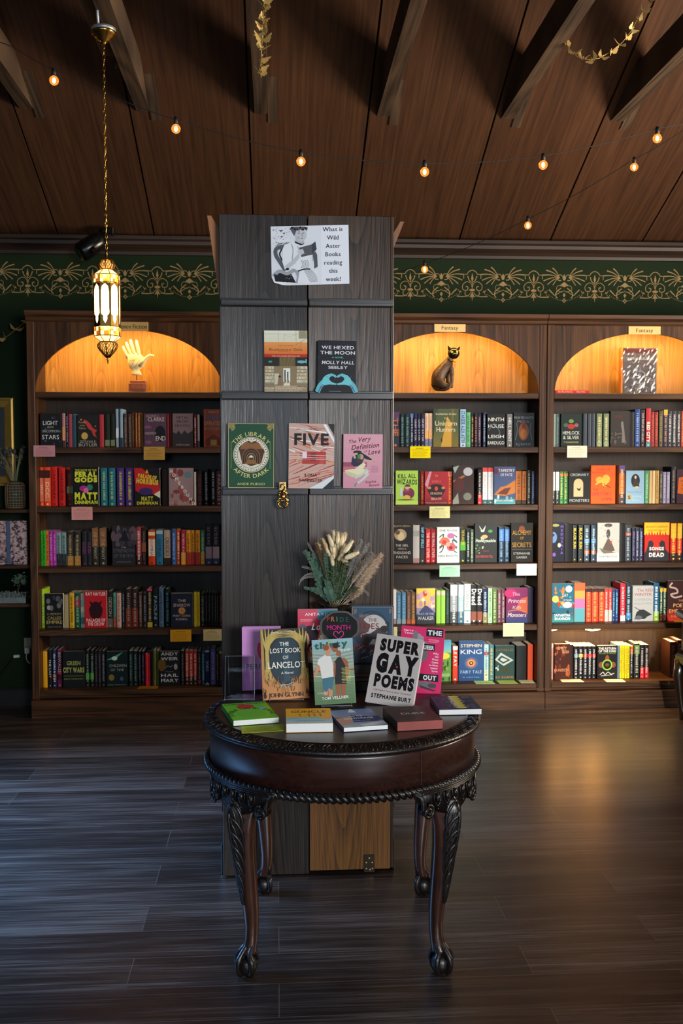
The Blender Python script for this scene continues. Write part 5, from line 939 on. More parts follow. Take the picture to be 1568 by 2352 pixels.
 F(955.5,999,1351,'8a86a0','yellow sky cover with a red sun',('g',0,.45,1,1,'d8a860','e0c848'),('e',.45,.86,.12,.09,'c8402c',16),*blobs(20,['c8a0b0','e0c850','b090b0','d8b070','f0e0b0'],9,v0=.45,r=.12),('p_',[(.1,.3),(.45,.52),(.6,.5),(1,.3),(1,.0),(0,.0),(0,.25)],'3a4468'),('r',0,0,1,.22,'2c3038'),('r',.43,.52,.47,.64,'1a1a20'),T_('WAY OF THE',.25,.06,'b0b4b8',.85),T_('WALKER',.11,.10,'c8ccd0',.85)),S(1002,1012,1356,'8fc44c',None,bands=((.86,.97,'c8b8a8'),)),S(1013,1022.5,1356,'8fc44c',None,bands=((.86,.97,'c8b8a8'),)),S(1024,1032,1354,'2c3a38','~','4a6a64'),S(1034,1051,1343,'8a9298','JOHN GWYNNE','d8dcdc',((.72,1,'dcdfe0'),(0,.3,'3a4448')),(.1,.72),.35,.02),S(1052.5,1065,1343,'9ab8cc','~','d8c8a8',((0,.3,'3a6a88'),(.7,1,'c8dce8'))),S(1066,1081,1341,'dfe6dc','VAILED','5a7a7a',((.3,.33,'4a8a7a'),),(.4,.85),.5),S(1082,1095,1344,'222428','Dread','dcdcd8',((.05,.3,'8a5040'),),(.48,.9),.8,.03),S(1096,1108,1344,'222428','Dread','dcdcd8',((.05,.3,'8a5040'),),(.48,.9),.8,.03),S(1109,1120,1352,'1f2c4c','~','a8b8c8',((0,.3,'8a8050'),)),S(1121,1130.5,1351,'a8d4a8','~','5a8a60'),S(1131.5,1141,1352,'5a7a40','~','c0c8a0'),S(1142.5,1151,1354,'6a4450','~','b8a0a8'),S(1152,1160,1354,'6a4450','~','b8a0a8'),
 F(1161.5,1211,1350,'7a2a58','magenta and blue cover with looping title',('g',0,0,1,.5,'1f3f70','7a2a50'),('p_',[(.45,.4),(1,.25),(1,.75),(.7,.7)],'b8583c'),('e',.2,.85,.3,.12,'a82c60',14),('curve','b0884a',.03,[(.1,.33),(.5,.37),(.9,.32)]),T_('This',.78,.09,'c8a0b8',.35,.45,shear=.2),T_('Princess',.58,.11,'d8b8c8',.8,.5,shear=.2),T_('Kills',.40,.09,'b8a0b0',.4,.5,shear=.2),T_('Monsters',.17,.12,'d8d0c8',.85,.5,shear=.2)),S(1212,1224,1349,'1f1830')],
('middle',4):[F(1004,1036,1470,'5a8a40','green landscape cover behind the pink book',('g',0,.7,1,1,'7ab0a8','3f8ab0'),('e',.5,.62,.4,.08,'c8c040',14),*blobs(12,['3a5a28','7a9a3a','2a4a24'],3,v1=.5,r=.12),T_('WOOD',.12,.07,'c8d8b0',.6,.6)),S(1040,1052,1484,'c8402c','LE FAY','e8d8d0',((.9,1,'d8d4cc'),),(.4,.92),.55,.02),
 F(1053,1111,1472,'2c4c78','blue cover with an orange eye spiral',('g',0,0,1,.4,'20406c','2c4c78'),('e',.5,.45,.27,.15,'4a5a80',20),('e',.5,.45,.19,.11,'a86a4c',18),('e',.5,.45,.13,.08,'d8905c',16),('e',.5,.45,.09,.05,'3a2430',14),('e',.5,.45,.04,.025,'e8a060',10),T_('STEPHEN',.85,.08,'d8c8a0',.84),T_('KING',.68,.11,'c8d0d8',.84),T_('FAIRY TALE',.19,.08,'9ab0c8',.84),T_('A NOVEL',.08,.03,'7a90b0',.7)),S(1112.5,1123,1480,'a8c8c8','~','4a8a8a',((0,.3,'d8c8a0'),(.7,.8,'a84050'))),S(1124.5,1135,1481,'4a7c80','~','c8a858'),
 F(1136.5,1182,1482,'26403c','dark green cover with white folded square',('p_',[(.0,.6),(.3,.8),(.95,.58),(.45,.42)],'a8b0a8'),('p_',[(.12,.6),(.33,.72),(.8,.585),(.42,.48)],'26403c'),('p_',[(.25,.6),(.36,.66),(.66,.59),(.42,.53)],'a8b0a8'),*blobs(7,['c8c8b8'],4,v0=.28,v1=.42,u1=.5,r=.04),('e',.55,.3,.2,.08,'3a3a20',12),T_('KATABASIS',.84,.07,'7a5a3c',.85),T_('R.F. KUANG',.06,.07,'b06a3c',.9)),S(1187,1210,1483,'1a1f1f'),S(1213,1225,1480,'a83c1c')],
('right',0):[S(1268,1273,951,'8aa098'),S(1274,1282,951,'5f7270','~','8aa098'),F(1283,1331,951,'1f2c28','dark green cover with red pomegranate',('e',.5,.62,.17,.08,'a8302c',16),('e',.5,.78,.12,.06,'6a8a4a',12),('e',.25,.66,.12,.06,'4a5a50',10),('e',.75,.66,.1,.06,'8a5a60',10),T_('HEMLOCK',.38,.10,'d0d4d0',.8,serif=True),T_('& SILVER',.24,.10,'d0d4d0',.75,serif=True),T_('T KINGFISHER',.12,.05,'b0a060',.72)),S(1336,1344,950,'3a4450'),S(1346,1354,950,'3a4450'),S(1355.5,1363,950,'3a4450'),S(1366,1378.5,950,'6a7c5c','~','c8c090',((.04,.14,'8a9a7a'),)),S(1382,1394.5,950,'6a7c5c','~','c8c090',((.04,.14,'8a9a7a'),)),
 F(1395.5,1440,944,'33302f','charcoal cover with a pale standing figure',('e',.62,.66,.06,.05,'7a7674',10),('p_',[(.55,.62),(.7,.62),(.78,.2),(.85,.12),(.6,.12),(.62,.4)],'726e6c'),('l','6a6664',.04,[(.25,.35),(.6,.38)]),*blobs(12,['4a4644','5a5654'],4,v1=.4,r=.07),T_('JANE',.8,.08,'6a2c30',.4,.4)),S(1441,1452,946,'1a1818'),S(1453.5,1465,940,'24407c','~','8aa8d8'),S(1466.5,1476,941,'25252c','~','a89a98'),S(1478.5,1489.5,938,'b02a34','RED CITY','e8e0d8',((0,.12,'4a8a9a'),),(.12,.65),.6,.04),S(1490,1497.5,946,'8a2420','~','c05a40'),S(1498.5,1506,946,'8a2420','~','c05a40'),S(1508,1517,943,'4a4030','~','8a8a50'),S(1518.5,1528,941,'2f2248','~','b09050',((.85,1,'c8a84a'),)),S(1529,1537.5,944,'34343c','~','c8c8c8'),S(1538.5,1548,944,'34343c','~','c8c8c8'),S(1549,1558,944,'34343c','~','c8c8c8'),S(1559,1569,944,'b8482c','~','e0b080'),S(1570,1582,944,'b8482c')],
('right',1):[S(1265,1272.5,1081,'1e2628','~','a8b0a8',((.4,.96,'dde0dc'),)),S(1274,1282,1081,'1e2628','~','a8b0a8',((.4,.96,'dde0dc'),)),S(1283.5,1291.5,1083,'2f7040','~','c8c860',((.86,.94,'d87030'),)),S(1292.5,1302,1083,'2f7040','~','c8c860',((.86,.94,'d87030'),)),
 F(1302.5,1352,1083,'1a1b1c','black cover with a bird in an arch',('e',.45,.62,.22,.16,'b8a47c',20),('r',.23,.22,.67,.62,'b8a47c'),('p_',[(.36,.5),(.48,.46),(.58,.52),(.52,.40),(.42,.42)],'201c18'),T_('ORDINARY',.86,.08,'a8aca8',.85),T_('MONSTERS',.06,.09,'a8aca8',.9)),
 F(1353,1409,1069,'e0561c','bright orange cover with a golden bird',('e',.35,.62,.15,.09,'e89a34',14),('e',.62,.64,.16,.12,'e8a040',14),('curve','e8a848',.06,[(.2,.5),(.45,.6),(.55,.45),(.75,.7)]),('curve','5a2a14',.03,[(.5,.42),(.6,.48),(.8,.42)]),T_('ISABELLE',.87,.06,'8a3a24',.55,.5),T_('MONGEAU',.78,.06,'8a3a24',.6,.35),T_('THE',.34,.06,'6a2a3a',.25,.18),T_("DEBTOR'S",.22,.08,'7a2440',.8,.45),T_('GAME',.08,.08,'7a2440',.45,.65)),S(1419,1432,1069,'c86a2c','~','e8b080',((.8,1,'5a4a80'),(0,.25,'4a4450'))),
 F(1433,1475,1081,'86a8c0','pale blue cover with a dark portrait',('e',.52,.70,.24,.20,'1f2832',20),('e',.52,.80,.06,.05,'c8b0a0',10),('p_',[(.35,.52),(.45,.75),(.6,.75),(.75,.52)],'3a3430'),('e',.6,.5,.1,.03,'c8b070',8),('r',.08,.12,.3,.27,'b89a50'),T_('S',.14,.10,'2a2418',.12,.19,bold=.03),T_('Naomi Novik',.32,.06,'6a8aa0',.75),T_('pinning',.19,.07,'a8c0cc',.5,.6),T_('Silver',.08,.07,'a8c0cc',.4,.55)),S(1478,1487,1081,'3f8a5c','~','a0c8a8'),S(1488,1494,1081,'c8a870'),S(1495,1501.5,1081,'d0b480'),S(1502.5,1510,1081,'b8904c','~','7a5a2c'),S(1511.5,1518,1082,'3a3832','~','a8a088'),S(1519,1526.5,1084,'8a84a0','~','c0b8c8'),S(1527.5,1535,1084,'8a84a0','~','c0b8c8'),S(1538.5,1548,1072,'201f28','~','8a7a70'),
 F(1548.5,1598,1078,'3a2434','orange banner cover in purple branches',('p_',[(.05,.3),(.1,.75),(.4,.8),(.95,.75),(.9,.3),(.5,.25)],'c8601c'),T_('NO ROOM',.62,.08,'5a2c14',.6),T_('WORSE',.5,.08,'5a2c14',.5),T_('THAN MINE',.38,.08,'5a2c14',.6))],
('right',2):[F(1265,1294,1200,'1b1e2c','navy cover with a blue face',('e',.15,.62,.26,.14,'5f80b0',18),('e',.1,.68,.12,.04,'2a3a5a',10),('e',.6,.42,.14,.06,'a8b098',10),('e',.3,.93,.3,.04,'8a9050',10),('e',.2,.18,.14,.05,'7a50a8',10),*[T_(c,.86-.095*i,.065,'7a58b8',None,.80,bold=.02) for i,c in enumerate('MEDUSAIA')]),S(1296,1313,1204,'17171a'),S(1314.5,1323.5,1206,'2c3438','BLACK SUN','d0b838',(),(.35,.92),.6,.03),S(1327.5,1337.5,1206,'2c3438','BLACK SUN','d0b838',(),(.35,.92),.6,.03),S(1340.5,1352.5,1206,'3f4a54','~','a8c0cc',((.2,.3,'b05a34'),(.5,.62,'5a8ab0'))),S(1356.5,1367.5,1206,'34485a','~','a8c0cc',((.2,.3,'b05a34'),(.5,.62,'5a8ab0'))),
 F(1368.5,1420,1201,'a8aaa4','grey cover with perched armoured figure',('g',0,0,1,.22,'c8ccc8','b8bab4'),('p_',[(.2,.25),(.4,.5),(.5,.62),(.65,.5),(.8,.28),(.5,.22)],'5a4c44'),('e',.5,.72,.09,.12,'4a4440',14),('e',.5,.94,.18,.05,'4a4440',14),('p_',[(.1,.35),(.35,.3),(.85,.22),(.3,.2)],'6a625a'),('e',.62,.5,.05,.04,'a83a34',8),*blobs(12,['7a7c78','8a8c88'],8,v0=.5,r=.03),T_('NAMELESS',.10,.05,'5a5c58',.8)),S(1422.5,1434,1204,'161618'),S(1434.7,1448,1205,'34383c','~','8a9aa8',((.7,.78,'a84a34'),)),S(1450.5,1458,1213,'20263c','~','7a6aa0'),S(1459,1466.5,1213,'282c40','~','a0a0b8'),S(1467.5,1475.5,1213,'242c48','~','8a9ab8'),
 F(1476.5,1534,1200,'b82c24','yellow over red cover, Songs of the Dead',('g',0,.68,1,1,'e0b02c','d8a824'),*[('p_',[(.04+.11*k,.66),(.08+.11*k,.74+.04*(k%3)),(.13+.11*k,.66)],'b82c24') for k in range(8)],('p_',[(0,.0),(0,.18),(.1,.28),(.18,.52),(.3,.54),(.38,.46),(.34,.3),(.5,.26),(.64,.3),(.6,.46),(.7,.54),(.82,.5),(.86,.3),(1,.2),(1,0)],'2c2a30'),T_('BRANDON SANDERSON',.87,.045,'5a3a14',.85),T_('AND PETER ORULLIAN',.78,.04,'5a3a14',.75),T_('SONGS',.28,.08,'dcd8d0',.58,.5,bold=.04),T_('OF THE',.22,.03,'c86a4a',.25),T_('DEAD',.11,.10,'e0dcd4',.6,.5,bold=.05)),S(1538.5,1552,1202,'c82c20','~','e0c050',((.6,1,'dca828'),(0,.2,'2a2428'))),S(1553.5,1565,1202,'c82c20','~','e0c050',((.6,1,'dca828'),(0,.2,'2a2428'))),S(1567,1579,1204,'2a3050')],
('right',3):[F(1264.5,1317,1340,'2c6478','teal cover with white moon and dragons',('e',.78,.86,.15,.09,'b8d0dc',16),('e',.2,.6,.15,.09,'d8c860',16),*blobs(24,['c87a34','a8402c','1f3a48','d8a83c','4a90a0','b8506a'],12,r=.09),('e',.72,.45,.2,.08,'b8c8d8',12),('g',0,0,1,.22,'3a8a88','2c6478'),T_('DAY',.66,.08,'e0e0d8',.24,.62),T_('OF FALLEN',.55,.05,'d0d0c8',.35,.72),T_('NIGHT',.37,.08,'e0e0d8',.4,.72),T_('SAMANTHA',.15,.07,'e8ece8',.7,bold=.02),T_('SHANNON',.06,.07,'e8ece8',.68,bold=.02)),S(1319,1344,1339,'c8643c',None,bands=((.0,.35,'5aa0a8'),(.35,.6,'d070a0'),(.6,.8,'e09a50'))),S(1346,1358.5,1352,'dc4c30','~','e89a60',((.89,1,'3a2a2c'),)),S(1360,1374,1352,'dc4c30','~','e89a60',((.89,1,'3a2a2c'),)),S(1375.5,1388.5,1352,'dc4c30','~','e89a60',((.89,1,'3a2a2c'),)),S(1389,1397.3,1352,'d04038','~','e8c0b8',((0,.35,'e0b8b0'),)),S(1398,1406,1352,'d04038','~','e8c0b8',((0,.35,'e0b8b0'),)),S(1407,1413,1354,'28407c','~','78c8c8'),S(1414,1420,1354,'28407c','~','78c8c8'),S(1425,1437,1340,'c42c3c','~','e8b8b8',((0,.15,'d8c8c8'),)),S(1438.5,1449.5,1339,'20343f','~','a8b8c0',((.05,.22,'3a80b8'),)),
 F(1451.5,1499.5,1345,'a8a8a6','light grey cover with red title and wolf',('p_',[(.1,.05),(.2,.25),(.35,.32),(.55,.33),(.85,.22),(.95,.18),(.75,.14),(.6,.06)],'2f3334'),('curve','2f3334',.03,[(.1,.4),(.3,.33),(.5,.3)]),('e',.3,.1,.18,.06,'5a5e60',12),T_('The RED',.84,.08,'9a4448',.75,.6,serif=True),T_('WINTER',.72,.08,'9a4448',.85,serif=True),T_('CAMERON',.58,.065,'8a8a8c',.8),T_('SULLIVAN',.47,.065,'8a8a8c',.8)),S(1501.5,1514,1339,'1f5070','~','c8d8e0',((0,.25,'8ab030'),)),S(1515.5,1522.5,1351,'2a4430','~','c8c8b8',((.9,1,'c8a030'),(0,.2,'a85a40'))),S(1523.5,1530.5,1351,'2a4430','~','c8c8b8',((.9,1,'c8a030'),(0,.2,'a85a40'))),
 F(1531.5,1588,1333,'331c1a','dark red cover with a pale serpent',('g',0,0,1,.3,'b02c1c','4a201c'),('curve','a89088',.07,[(.2,.95),(.1,.85),(.35,.8),(.4,.7),(.15,.66),(.3,.58),(.6,.62)]),T_('THE',.48,.05,'b07a50',.2,.55),T_('POET',.34,.09,'d8a060',.5,.5),T_('EMPRESS',.20,.09,'d8905a',.85),T_('SHEN TAO',.09,.05,'d06a50',.7))],
('right',4):[S(1262,1272,1479,'b88a80','~','e0c8b8',((.9,1,'d8c8b8'),)),F(1273,1310,1478,'3f1f18','brown cover with copper Incandescent title',*blobs(26,['6a2c1c','8a3f20','4a2018','a0522c'],5,r=.1),T_('EMILY',.84,.08,'d0a078',.55,.5),T_('TESH',.74,.08,'d0a078',.45,.68),T_('INCANDESCENT',.23,.08,'d89068',.95)),S(1311,1318.5,1481,'2a1a14'),S(1320,1329.5,1484,'1c1c20','~','b8b8b8',((.66,.76,'5a90b8'),)),S(1330.5,1340.5,1484,'1c1c20','~','b8b8b8',((.66,.76,'d0b030'),)),S(1341.5,1351,1484,'1c1c20','~','b8b8b8',((.66,.76,'b83028'),)),S(1352,1361,1484,'1c1c20','~','b8b8b8',((.66,.76,'b83028'),)),S(1362,1370,1484,'1c1c20','~','b8b8b8',((.66,.76,'b83028'),)),
 F(1371.5,1419,1482,'1e1c1c','black cover with a glowing green ring',('e',.5,.60,.10,.12,'8a4a2c',12),('e',.22,.42,.14,.09,'7a4a34',12),('e',.78,.42,.14,.09,'7a4a34',12),('e',.5,.42,.25,.165,'80b83c',24),('e',.5,.42,.19,.125,'1e1c1c',22),('e',.5,.42,.1,.05,'6a4430',10),T_('THE RETURN',.88,.065,'dcd8d0',.85,bold=.03),T_('OF THE KING',.80,.065,'dcd8d0',.85,bold=.03),T_('THE LORD OF THE RINGS',.75,.025,'80b83c',.8),('curve','d0ccc4',.03,[(.15,.12),(.3,.2),(.4,.13),(.55,.2),(.7,.14),(.85,.17)]),('l','d0ccc4',.02,[(.2,.09),(.75,.12)])),S(1420,1424.5,1482,'5a7aa0'),S(1425.3,1430.5,1482,'e0c81c','~','8a7a10'),S(1431,1436.3,1482,'e0c81c','~','8a7a10'),S(1437,1442,1482,'e0c81c','~','8a7a10'),S(1442.7,1448,1482,'e0c81c','~','8a7a10'),S(1449,1456.5,1484,'241c1c','~','a8a8a8',((.75,1,'b05a24'),)),S(1458.5,1471,1478,'22241e','~','b0aca0',((.7,.95,'6a8048'),)),S(1472.5,1481.5,1481,'201a1a','~','b8b0a8',((0,.32,'c82430'),)),S(1483,1492,1481,'201a1a','~','b8b0a8',((0,.32,'c82430'),)),S(1541,1556,1474,'3c2218','~','8a5a40'),S(1557.5,1570,1470,'4a2c34','~','a87a60')],
}
def p_(s,pts,col): s.poly(pts,col)
Art.p_=p_
def cname(hx):
    import colorsys
    r,g,b=[int(hx[i:i+2],16)/255 for i in (0,2,4)]; h,s,v=colorsys.rgb_to_hsv(r,g,b); h*=360
    if s<.14: return 'black' if v<.18 else 'charcoal' if v<.36 else 'grey' if v<.66 else 'pale grey' if v<.82 else 'white'
    if v<.16: return 'near black'
    n='red' if h<14 or h>=345 else 'orange' if h<32 else 'yellow' if h<64 else 'lime green' if h<90 else 'green' if h<165 else 'teal' if h<200 else 'blue' if h<245 else 'purple' if h<300 else 'magenta'
    if n=='orange' and (v<.62 or s<.45): n='brown' if v<.62 else 'tan'
    if n=='yellow' and v<.5: n='olive'
    if n=='red' and s<.45 and v>.5: n='pink'
    return ('dark ' if v<.36 else 'pale ' if s<.38 and v>.6 else '')+n
ORD=['first','second','third','fourth','fifth','sixth','seventh','eighth','ninth','tenth','eleventh','twelfth','thirteenth','fourteenth','fifteenth','sixteenth','seventeenth','eighteenth']
SN=['top','second','third','fourth','bottom']
def dashes(col,v0,v1,hu,seed):
    def f(A):
        B=Art(A.mb,A.o+A.ez*(v1*A.h),tuple(-A.ez),tuple(A.ex),(v1-v0)*A.h,A.w,A.mi); B.n=A.n; B.k=A.k+1
        rr=random.Random(seed); x=0; B.k+=1
        while x<.96:
            g=rr.uniform(.02,.05) if rr.random()<.8 else .09
            x2=min(1,x+rr.uniform(.018,.04)); y0=.5-hu/2+rr.uniform(0,.1)*hu; y1=.5+hu/2-rr.uniform(0,.25)*hu
            B.mb.add([B.P(x*B.w,y0*B.h),B.P(x2*B.w,y0*B.h),B.P(x2*B.w,y1*B.h),B.P(x*B.w,y1*B.h)],[(0,1,2,3)],mi=B.mi,col=col,smooth=False); x=x2+g*.5
        A.k+=2
    return f
def shade(hx,k): return tuple(c*k for c in lin(hx))
BR=1.0
SHB={'left':B1,'middle':B2,'right':B3}
for (unit,row),items in ROWS.items():
    zs=SH[row+1]+.0006; grp='books on the %s shelf of the %s bookcase'%(SN[row],unit)
    covers=[k for k,it in enumerate(items) if it[0]=='f']
    xend={'left':-.276-.047,'middle':1.669-.047,'right':2.88-.047}[unit]; xbeg={'left':-1.488+.046,'middle':.472+.046,'right':1.673+.046}[unit]
    for k,it in enumerate(items):
        rr=random.Random(row*137+k*11+len(items)); yy=YS+rr.uniform(-.004,.006)
        a=at(it[1],1300,yy).x; b=at(it[2],1300,yy).x; zt=at((it[1]+it[2])/2,it[3],yy).z; H_=zt-zs
        a=max(a,xbeg); b=min(b,xend); W_=b-a
        if W_<.006: continue
        if it[0]=='f':
            col=it[4]; ops=it[6]
            def fr(A,ops=ops): A.run(ops)
            o=book(Matrix.Translation((a,yy-.012,zs)),W_-.0006,H_,min(.032,.024+.004*(k%3)),col,front=fr,label='%s, facing out on the %s shelf, %s bookcase'%(it[5],SN[row],unit),group=grp,hard=(row%2==0))
        else:
            _,x0,x1,y0,col,text,tc,bands,vv,hu,bold=it
            def spf(A,text=text,tc=tc,bands=bands,vv=vv,hu=hu,bold=bold,k=k,row=row):
                for v0,v1,c in bands: A.r(0.02,v0,.98,v1,c)
                if text=='~': dashes(tc,vv[0],vv[1],min(.5,hu),k*7+row)(A)
                elif text: sp_text(text,tc,vv[0],vv[1],hu,bold)(A)
                if text: A.e(.5,.05,.16,.16*A.w/A.h,tc,8)
            # neighbour based label
            prev=[c for c in covers if c<k]; nxt=[c for c in covers if c>k]
            if prev and (not nxt or k-prev[-1]<=nxt[0]-k): c=prev[-1]; n_=k-c; rel='%s right of the %s'%(ORD[n_-1],items[c][5])
            else: c=nxt[0]; n_=c-k; rel='%s left of the %s'%(ORD[n_-1],items[c][5])
            lab='%s book spine, %s'%(cname(col),rel)
            Mx=Matrix(((0,-1,0,b-.0005),(1,0,0,yy),(0,0,1,zs),(0,0,0,1)))
            D_=.135+.012*rr.random() if H_<.225 else .150
            o=book(Mx,D_,H_,W_-.001,col,spine=spf,bulge=.0015,label=lab,group=grp,hard=H_>.222)
# ================================================================== SIGNS AND POSTER
GOLD=mat('brushed_gold_plate','c4a468',0.45,0.35); BRASS=mat('polished_brass','c89a4a',0.22,1.0,noise=0.15,nscale=60); BRASSD=mat('aged_brass','7a5c2c',0.35,1.0,noise=0.3,nscale=80)
def plate(x0,x1,y0,y1,text,label):
    a=at(x0,y1,YB-.004); b=at(x1,y0,YB-.004); m=MB(); m.bbox((a.x,YB-.045 if a.z>2.39 else YB-.003,a.z),(b.x,YB-.041 if a.z>2.39 else YB+.001,b.z),.0008,mi=0)
    yy=YB-.045 if a.z>2.39 else YB-.003
    A=Art(m,(a.x,yy,a.z),(1,0,0),(0,0,1),b.x-a.x,b.z-a.z,1,.0006); A.t(text,.5,.28,.45,'241a12',w=min(.92,.075*len(text)),serif=True)
    tag(m.build('category_sign',[GOLD,PAPER]),label,'sign','gold category signs on the bookcases')
plate(997,1069,743.5,762,'Fantasy','gold Fantasy plate above the cat niche, middle bookcase')
plate(1443,1517,749.5,768,'Fantasy','gold Fantasy plate above the wrapped box niche, right bookcase')
plate(262,340,739.5,760,'Science Fiction','gold Science Fiction plate behind the hanging lantern')
# poster: a paper sheet with a grey portrait of a woman reading and a question, lower left corner curling
pa=at(623,655,CY-.004); pb=at(801,519,CY-.004); PW=pb.x-pa.x; PH=at(621,520,CY).z-at(626,656,CY).z
m=MB(); n=14; ang=-.004
def curl(u,v): 
    d=max(0,(.16-u))*max(0,(.14-v)); return (u*PW+1.3*d*PW-.012*PW*(v-.5), CY-.0035-.45*d, v*PH+d*2.0*PH+.010*u)
vs=[curl(i/n,j/n) for j in range(n+1) for i in range(n+1)]
m.add([(x+pa.x,y,z+pa.z-.002) for x,y,z in vs],[(j*(n+1)+i,j*(n+1)+i+1,(j+1)*(n+1)+i+1,(j+1)*(n+1)+i) for j in range(n) for i in range(n)],col='e6eaf2',smooth=True)
for q_ in range(len(m.f)):
    i_=q_%n; j_=q_//n
    if i_<8.4 and i_>=0: m.c[q_]=lin('dfe3ea')
b=len(m.v)
class PArt(Art):
    def P(s,x,y):
        q=curl(min(1,max(0,x/PW)),min(1,max(0,y/PH))); return Vector((q[0]+pa.x,q[1]-.0004-.000012*s.k,q[2]+pa.z-.002))
A=PArt(m,(0,0,0),(1,0,0),(0,0,1),PW,PH)
G='5c5e64'; D='2a2b30'; Lg='9fa2aa'; P_='e4e7ec'
rr=random.Random(4)
for k in range(60): u,v=rr.uniform(.02,.25),rr.uniform(.55,.97); A.e(u,v,.008,.006,rr.choice([Lg,'aeb2ba',G]),6)
for u,v,s_ in ((.13,.92,.022),(.17,.875,.016),(.14,.82,.018)): A.poly([(u,v-s_),(u-s_,v+s_*.6),(u-s_*.5,v+s_),(u,v+s_*.5),(u+s_*.5,v+s_),(u+s_,v+s_*.6)],G)
for k in range(7): A.curve(G,.008,[(.06+.025*k,.62),(.08+.025*k,.68+.01*(k%3)),(.11+.025*k,.72)])
# chair
A.curve(G,.05,[(.17,.66),(.07,.62),(.06,.52),(.12,.38),(.18,.25)]); A.curve(D,.018,[(.14,.62),(.11,.52),(.16,.38),(.2,.3)]); A.poly([(.03,.04),(.03,.2),(.1,.24),(.25,.2),(.31,.04)],D)
A.curve(Lg,.045,[(.02,.16),(.10,.24),(.20,.20),(.30,.25),(.345,.16),(.33,.03)])
for k in range(16): u,v=rr.uniform(.04,.28),rr.uniform(.05,.18); A.e(u,v,.012,.01,rr.choice([G,'46484e','6c6e74']),6)
# skirt, blouse
A.poly([(.33,.03),(.36,.24),(.42,.27),(.50,.25),(.585,.24),(.59,.12),(.585,.03)],P_); 
for k in range(7): A.curve(Lg,.008,[(.42+.015*k,.25),(.46+.018*k,.15),(.50+.014*k,.04)])
A.poly([(.15,.62),(.17,.68),(.24,.72),(.30,.745),(.36,.70),(.44,.66),(.50,.60),(.50,.42),(.48,.28),(.42,.25),(.34,.24),(.26,.30),(.17,.27),(.14,.40)],P_)
A.curve(Lg,.012,[(.26,.70),(.28,.6),(.27,.45),(.27,.35)]); A.curve(Lg,.01,[(.34,.66),(.36,.55),(.33,.45)])
for k in range(5): A.curve(Lg,.009,[(.38+.02*k,.42),(.40+.02*k,.35),(.38+.02*k,.28)])
A.curve(D,.016,[(.34,.235),(.42,.265),(.50,.265)])
# neck, head, hair
A.poly([(.31,.74),(.33,.80),(.42,.80),(.43,.70),(.38,.68)],'b4b6bc'); A.poly([(.30,.745),(.34,.72),(.40,.69),(.42,.705),(.42,.685),(.38,.67),(.31,.71)],D)
A.e(.385,.845,.075,.115,'c4c6cb',22); A.poly([(.25,.95),(.30,.83),(.31,.86),(.33,.92),(.38,.945),(.45,.94),(.465,.90),(.475,.97),(.42,.985),(.26,.985)],G)
for k in range(12): u=.26+.017*k; A.e(u,.95+.02*math.sin(k*2),.016,.02,D if k%2 else G,8)
A.l(D,.006,[(.345,.875),(.372,.87)]); A.l(D,.006,[(.405,.87),(.43,.88)]); A.curve('6a6c72',.006,[(.395,.87),(.405,.83),(.392,.82)]); A.l(D,.007,[(.385,.785),(.412,.787)]); A.curve('7a7c82',.006,[(.34,.893),(.36,.90),(.375,.893)]); A.e(.35,.80,.02,.03,'b0b2b8',8)
# arms, hands, open book
A.poly([(.17,.32),(.21,.27),(.30,.36),(.37,.47),(.34,.52),(.27,.42)],'c0c2c8'); A.e(.205,.275,.022,.022,D,10)
A.poly([(.36,.62),(.37,.66),(.52,.705),(.56,.76),(.555,.64)],'dadde2'); A.poly([(.36,.63),(.385,.47),(.53,.51),(.545,.66),(.52,.68)],G); A.poly([(.52,.68),(.53,.51),(.585,.60),(.57,.73)],'46484e')
for k in range(4): A.curve('c8cad0',.015,[(.33+.012*k,.56-.02*k),(.37+.01*k,.585-.018*k),(.41+.005*k,.60-.02*k)])
for k in range(3): A.curve('b4b6bc',.013,[(.575,.50-.03*k),(.545,.49-.03*k),(.53,.46-.03*k)])
A.poly([(.53,.52),(.57,.56),(.59,.50),(.595,.30),(.55,.27),(.55,.36)],'5a5c62')
for k,tx in enumerate(('What is','Wild','Aster','Books','reading','this','week?')):
    A.t(tx,.795,.895-.1405*k,.072,'1c1d22',cx=1.0,serif=True)
tag(m.build('poster',[PAPER]),'white paper poster of a woman reading, taped near the top of the column','poster')
# knocker
kc=at(649,1137,CY-.05); KN=thing('door_knocker',(kc.x,CY-.04,kc.z),'ornate polished brass door knocker hung on the lowest column ledge','door knocker')
m=MB(); z1=at(649,1107,CY-.05).z; zb=at(649,1167,CY-.05).z; yk=CY-.044
m.bbox((kc.x-.0125,yk-.002,z1-.030),(kc.x+.0125,yk+.003,z1),.001); part(m,'hook_plate',GOLD,KN)
m=MB(); m.smooth=True; zz=lambda t:z1-(z1-zb)*t; cx=kc.x
m.tube([(cx-.008,yk-.004,zz(.22)),(cx-.006,yk-.007,zz(.10)),(cx+.003,yk-.008,zz(.08)),(cx+.009,yk-.006,zz(.16)),(cx+.004,yk-.006,zz(.3))],.0028,8)
m.ball((cx+.0035,yk-.008,zz(.36)),(.0065,.006,.009),10,8); m.ball((cx+.001,yk-.008,zz(.56)),(.0075,.0065,.012),12,8)
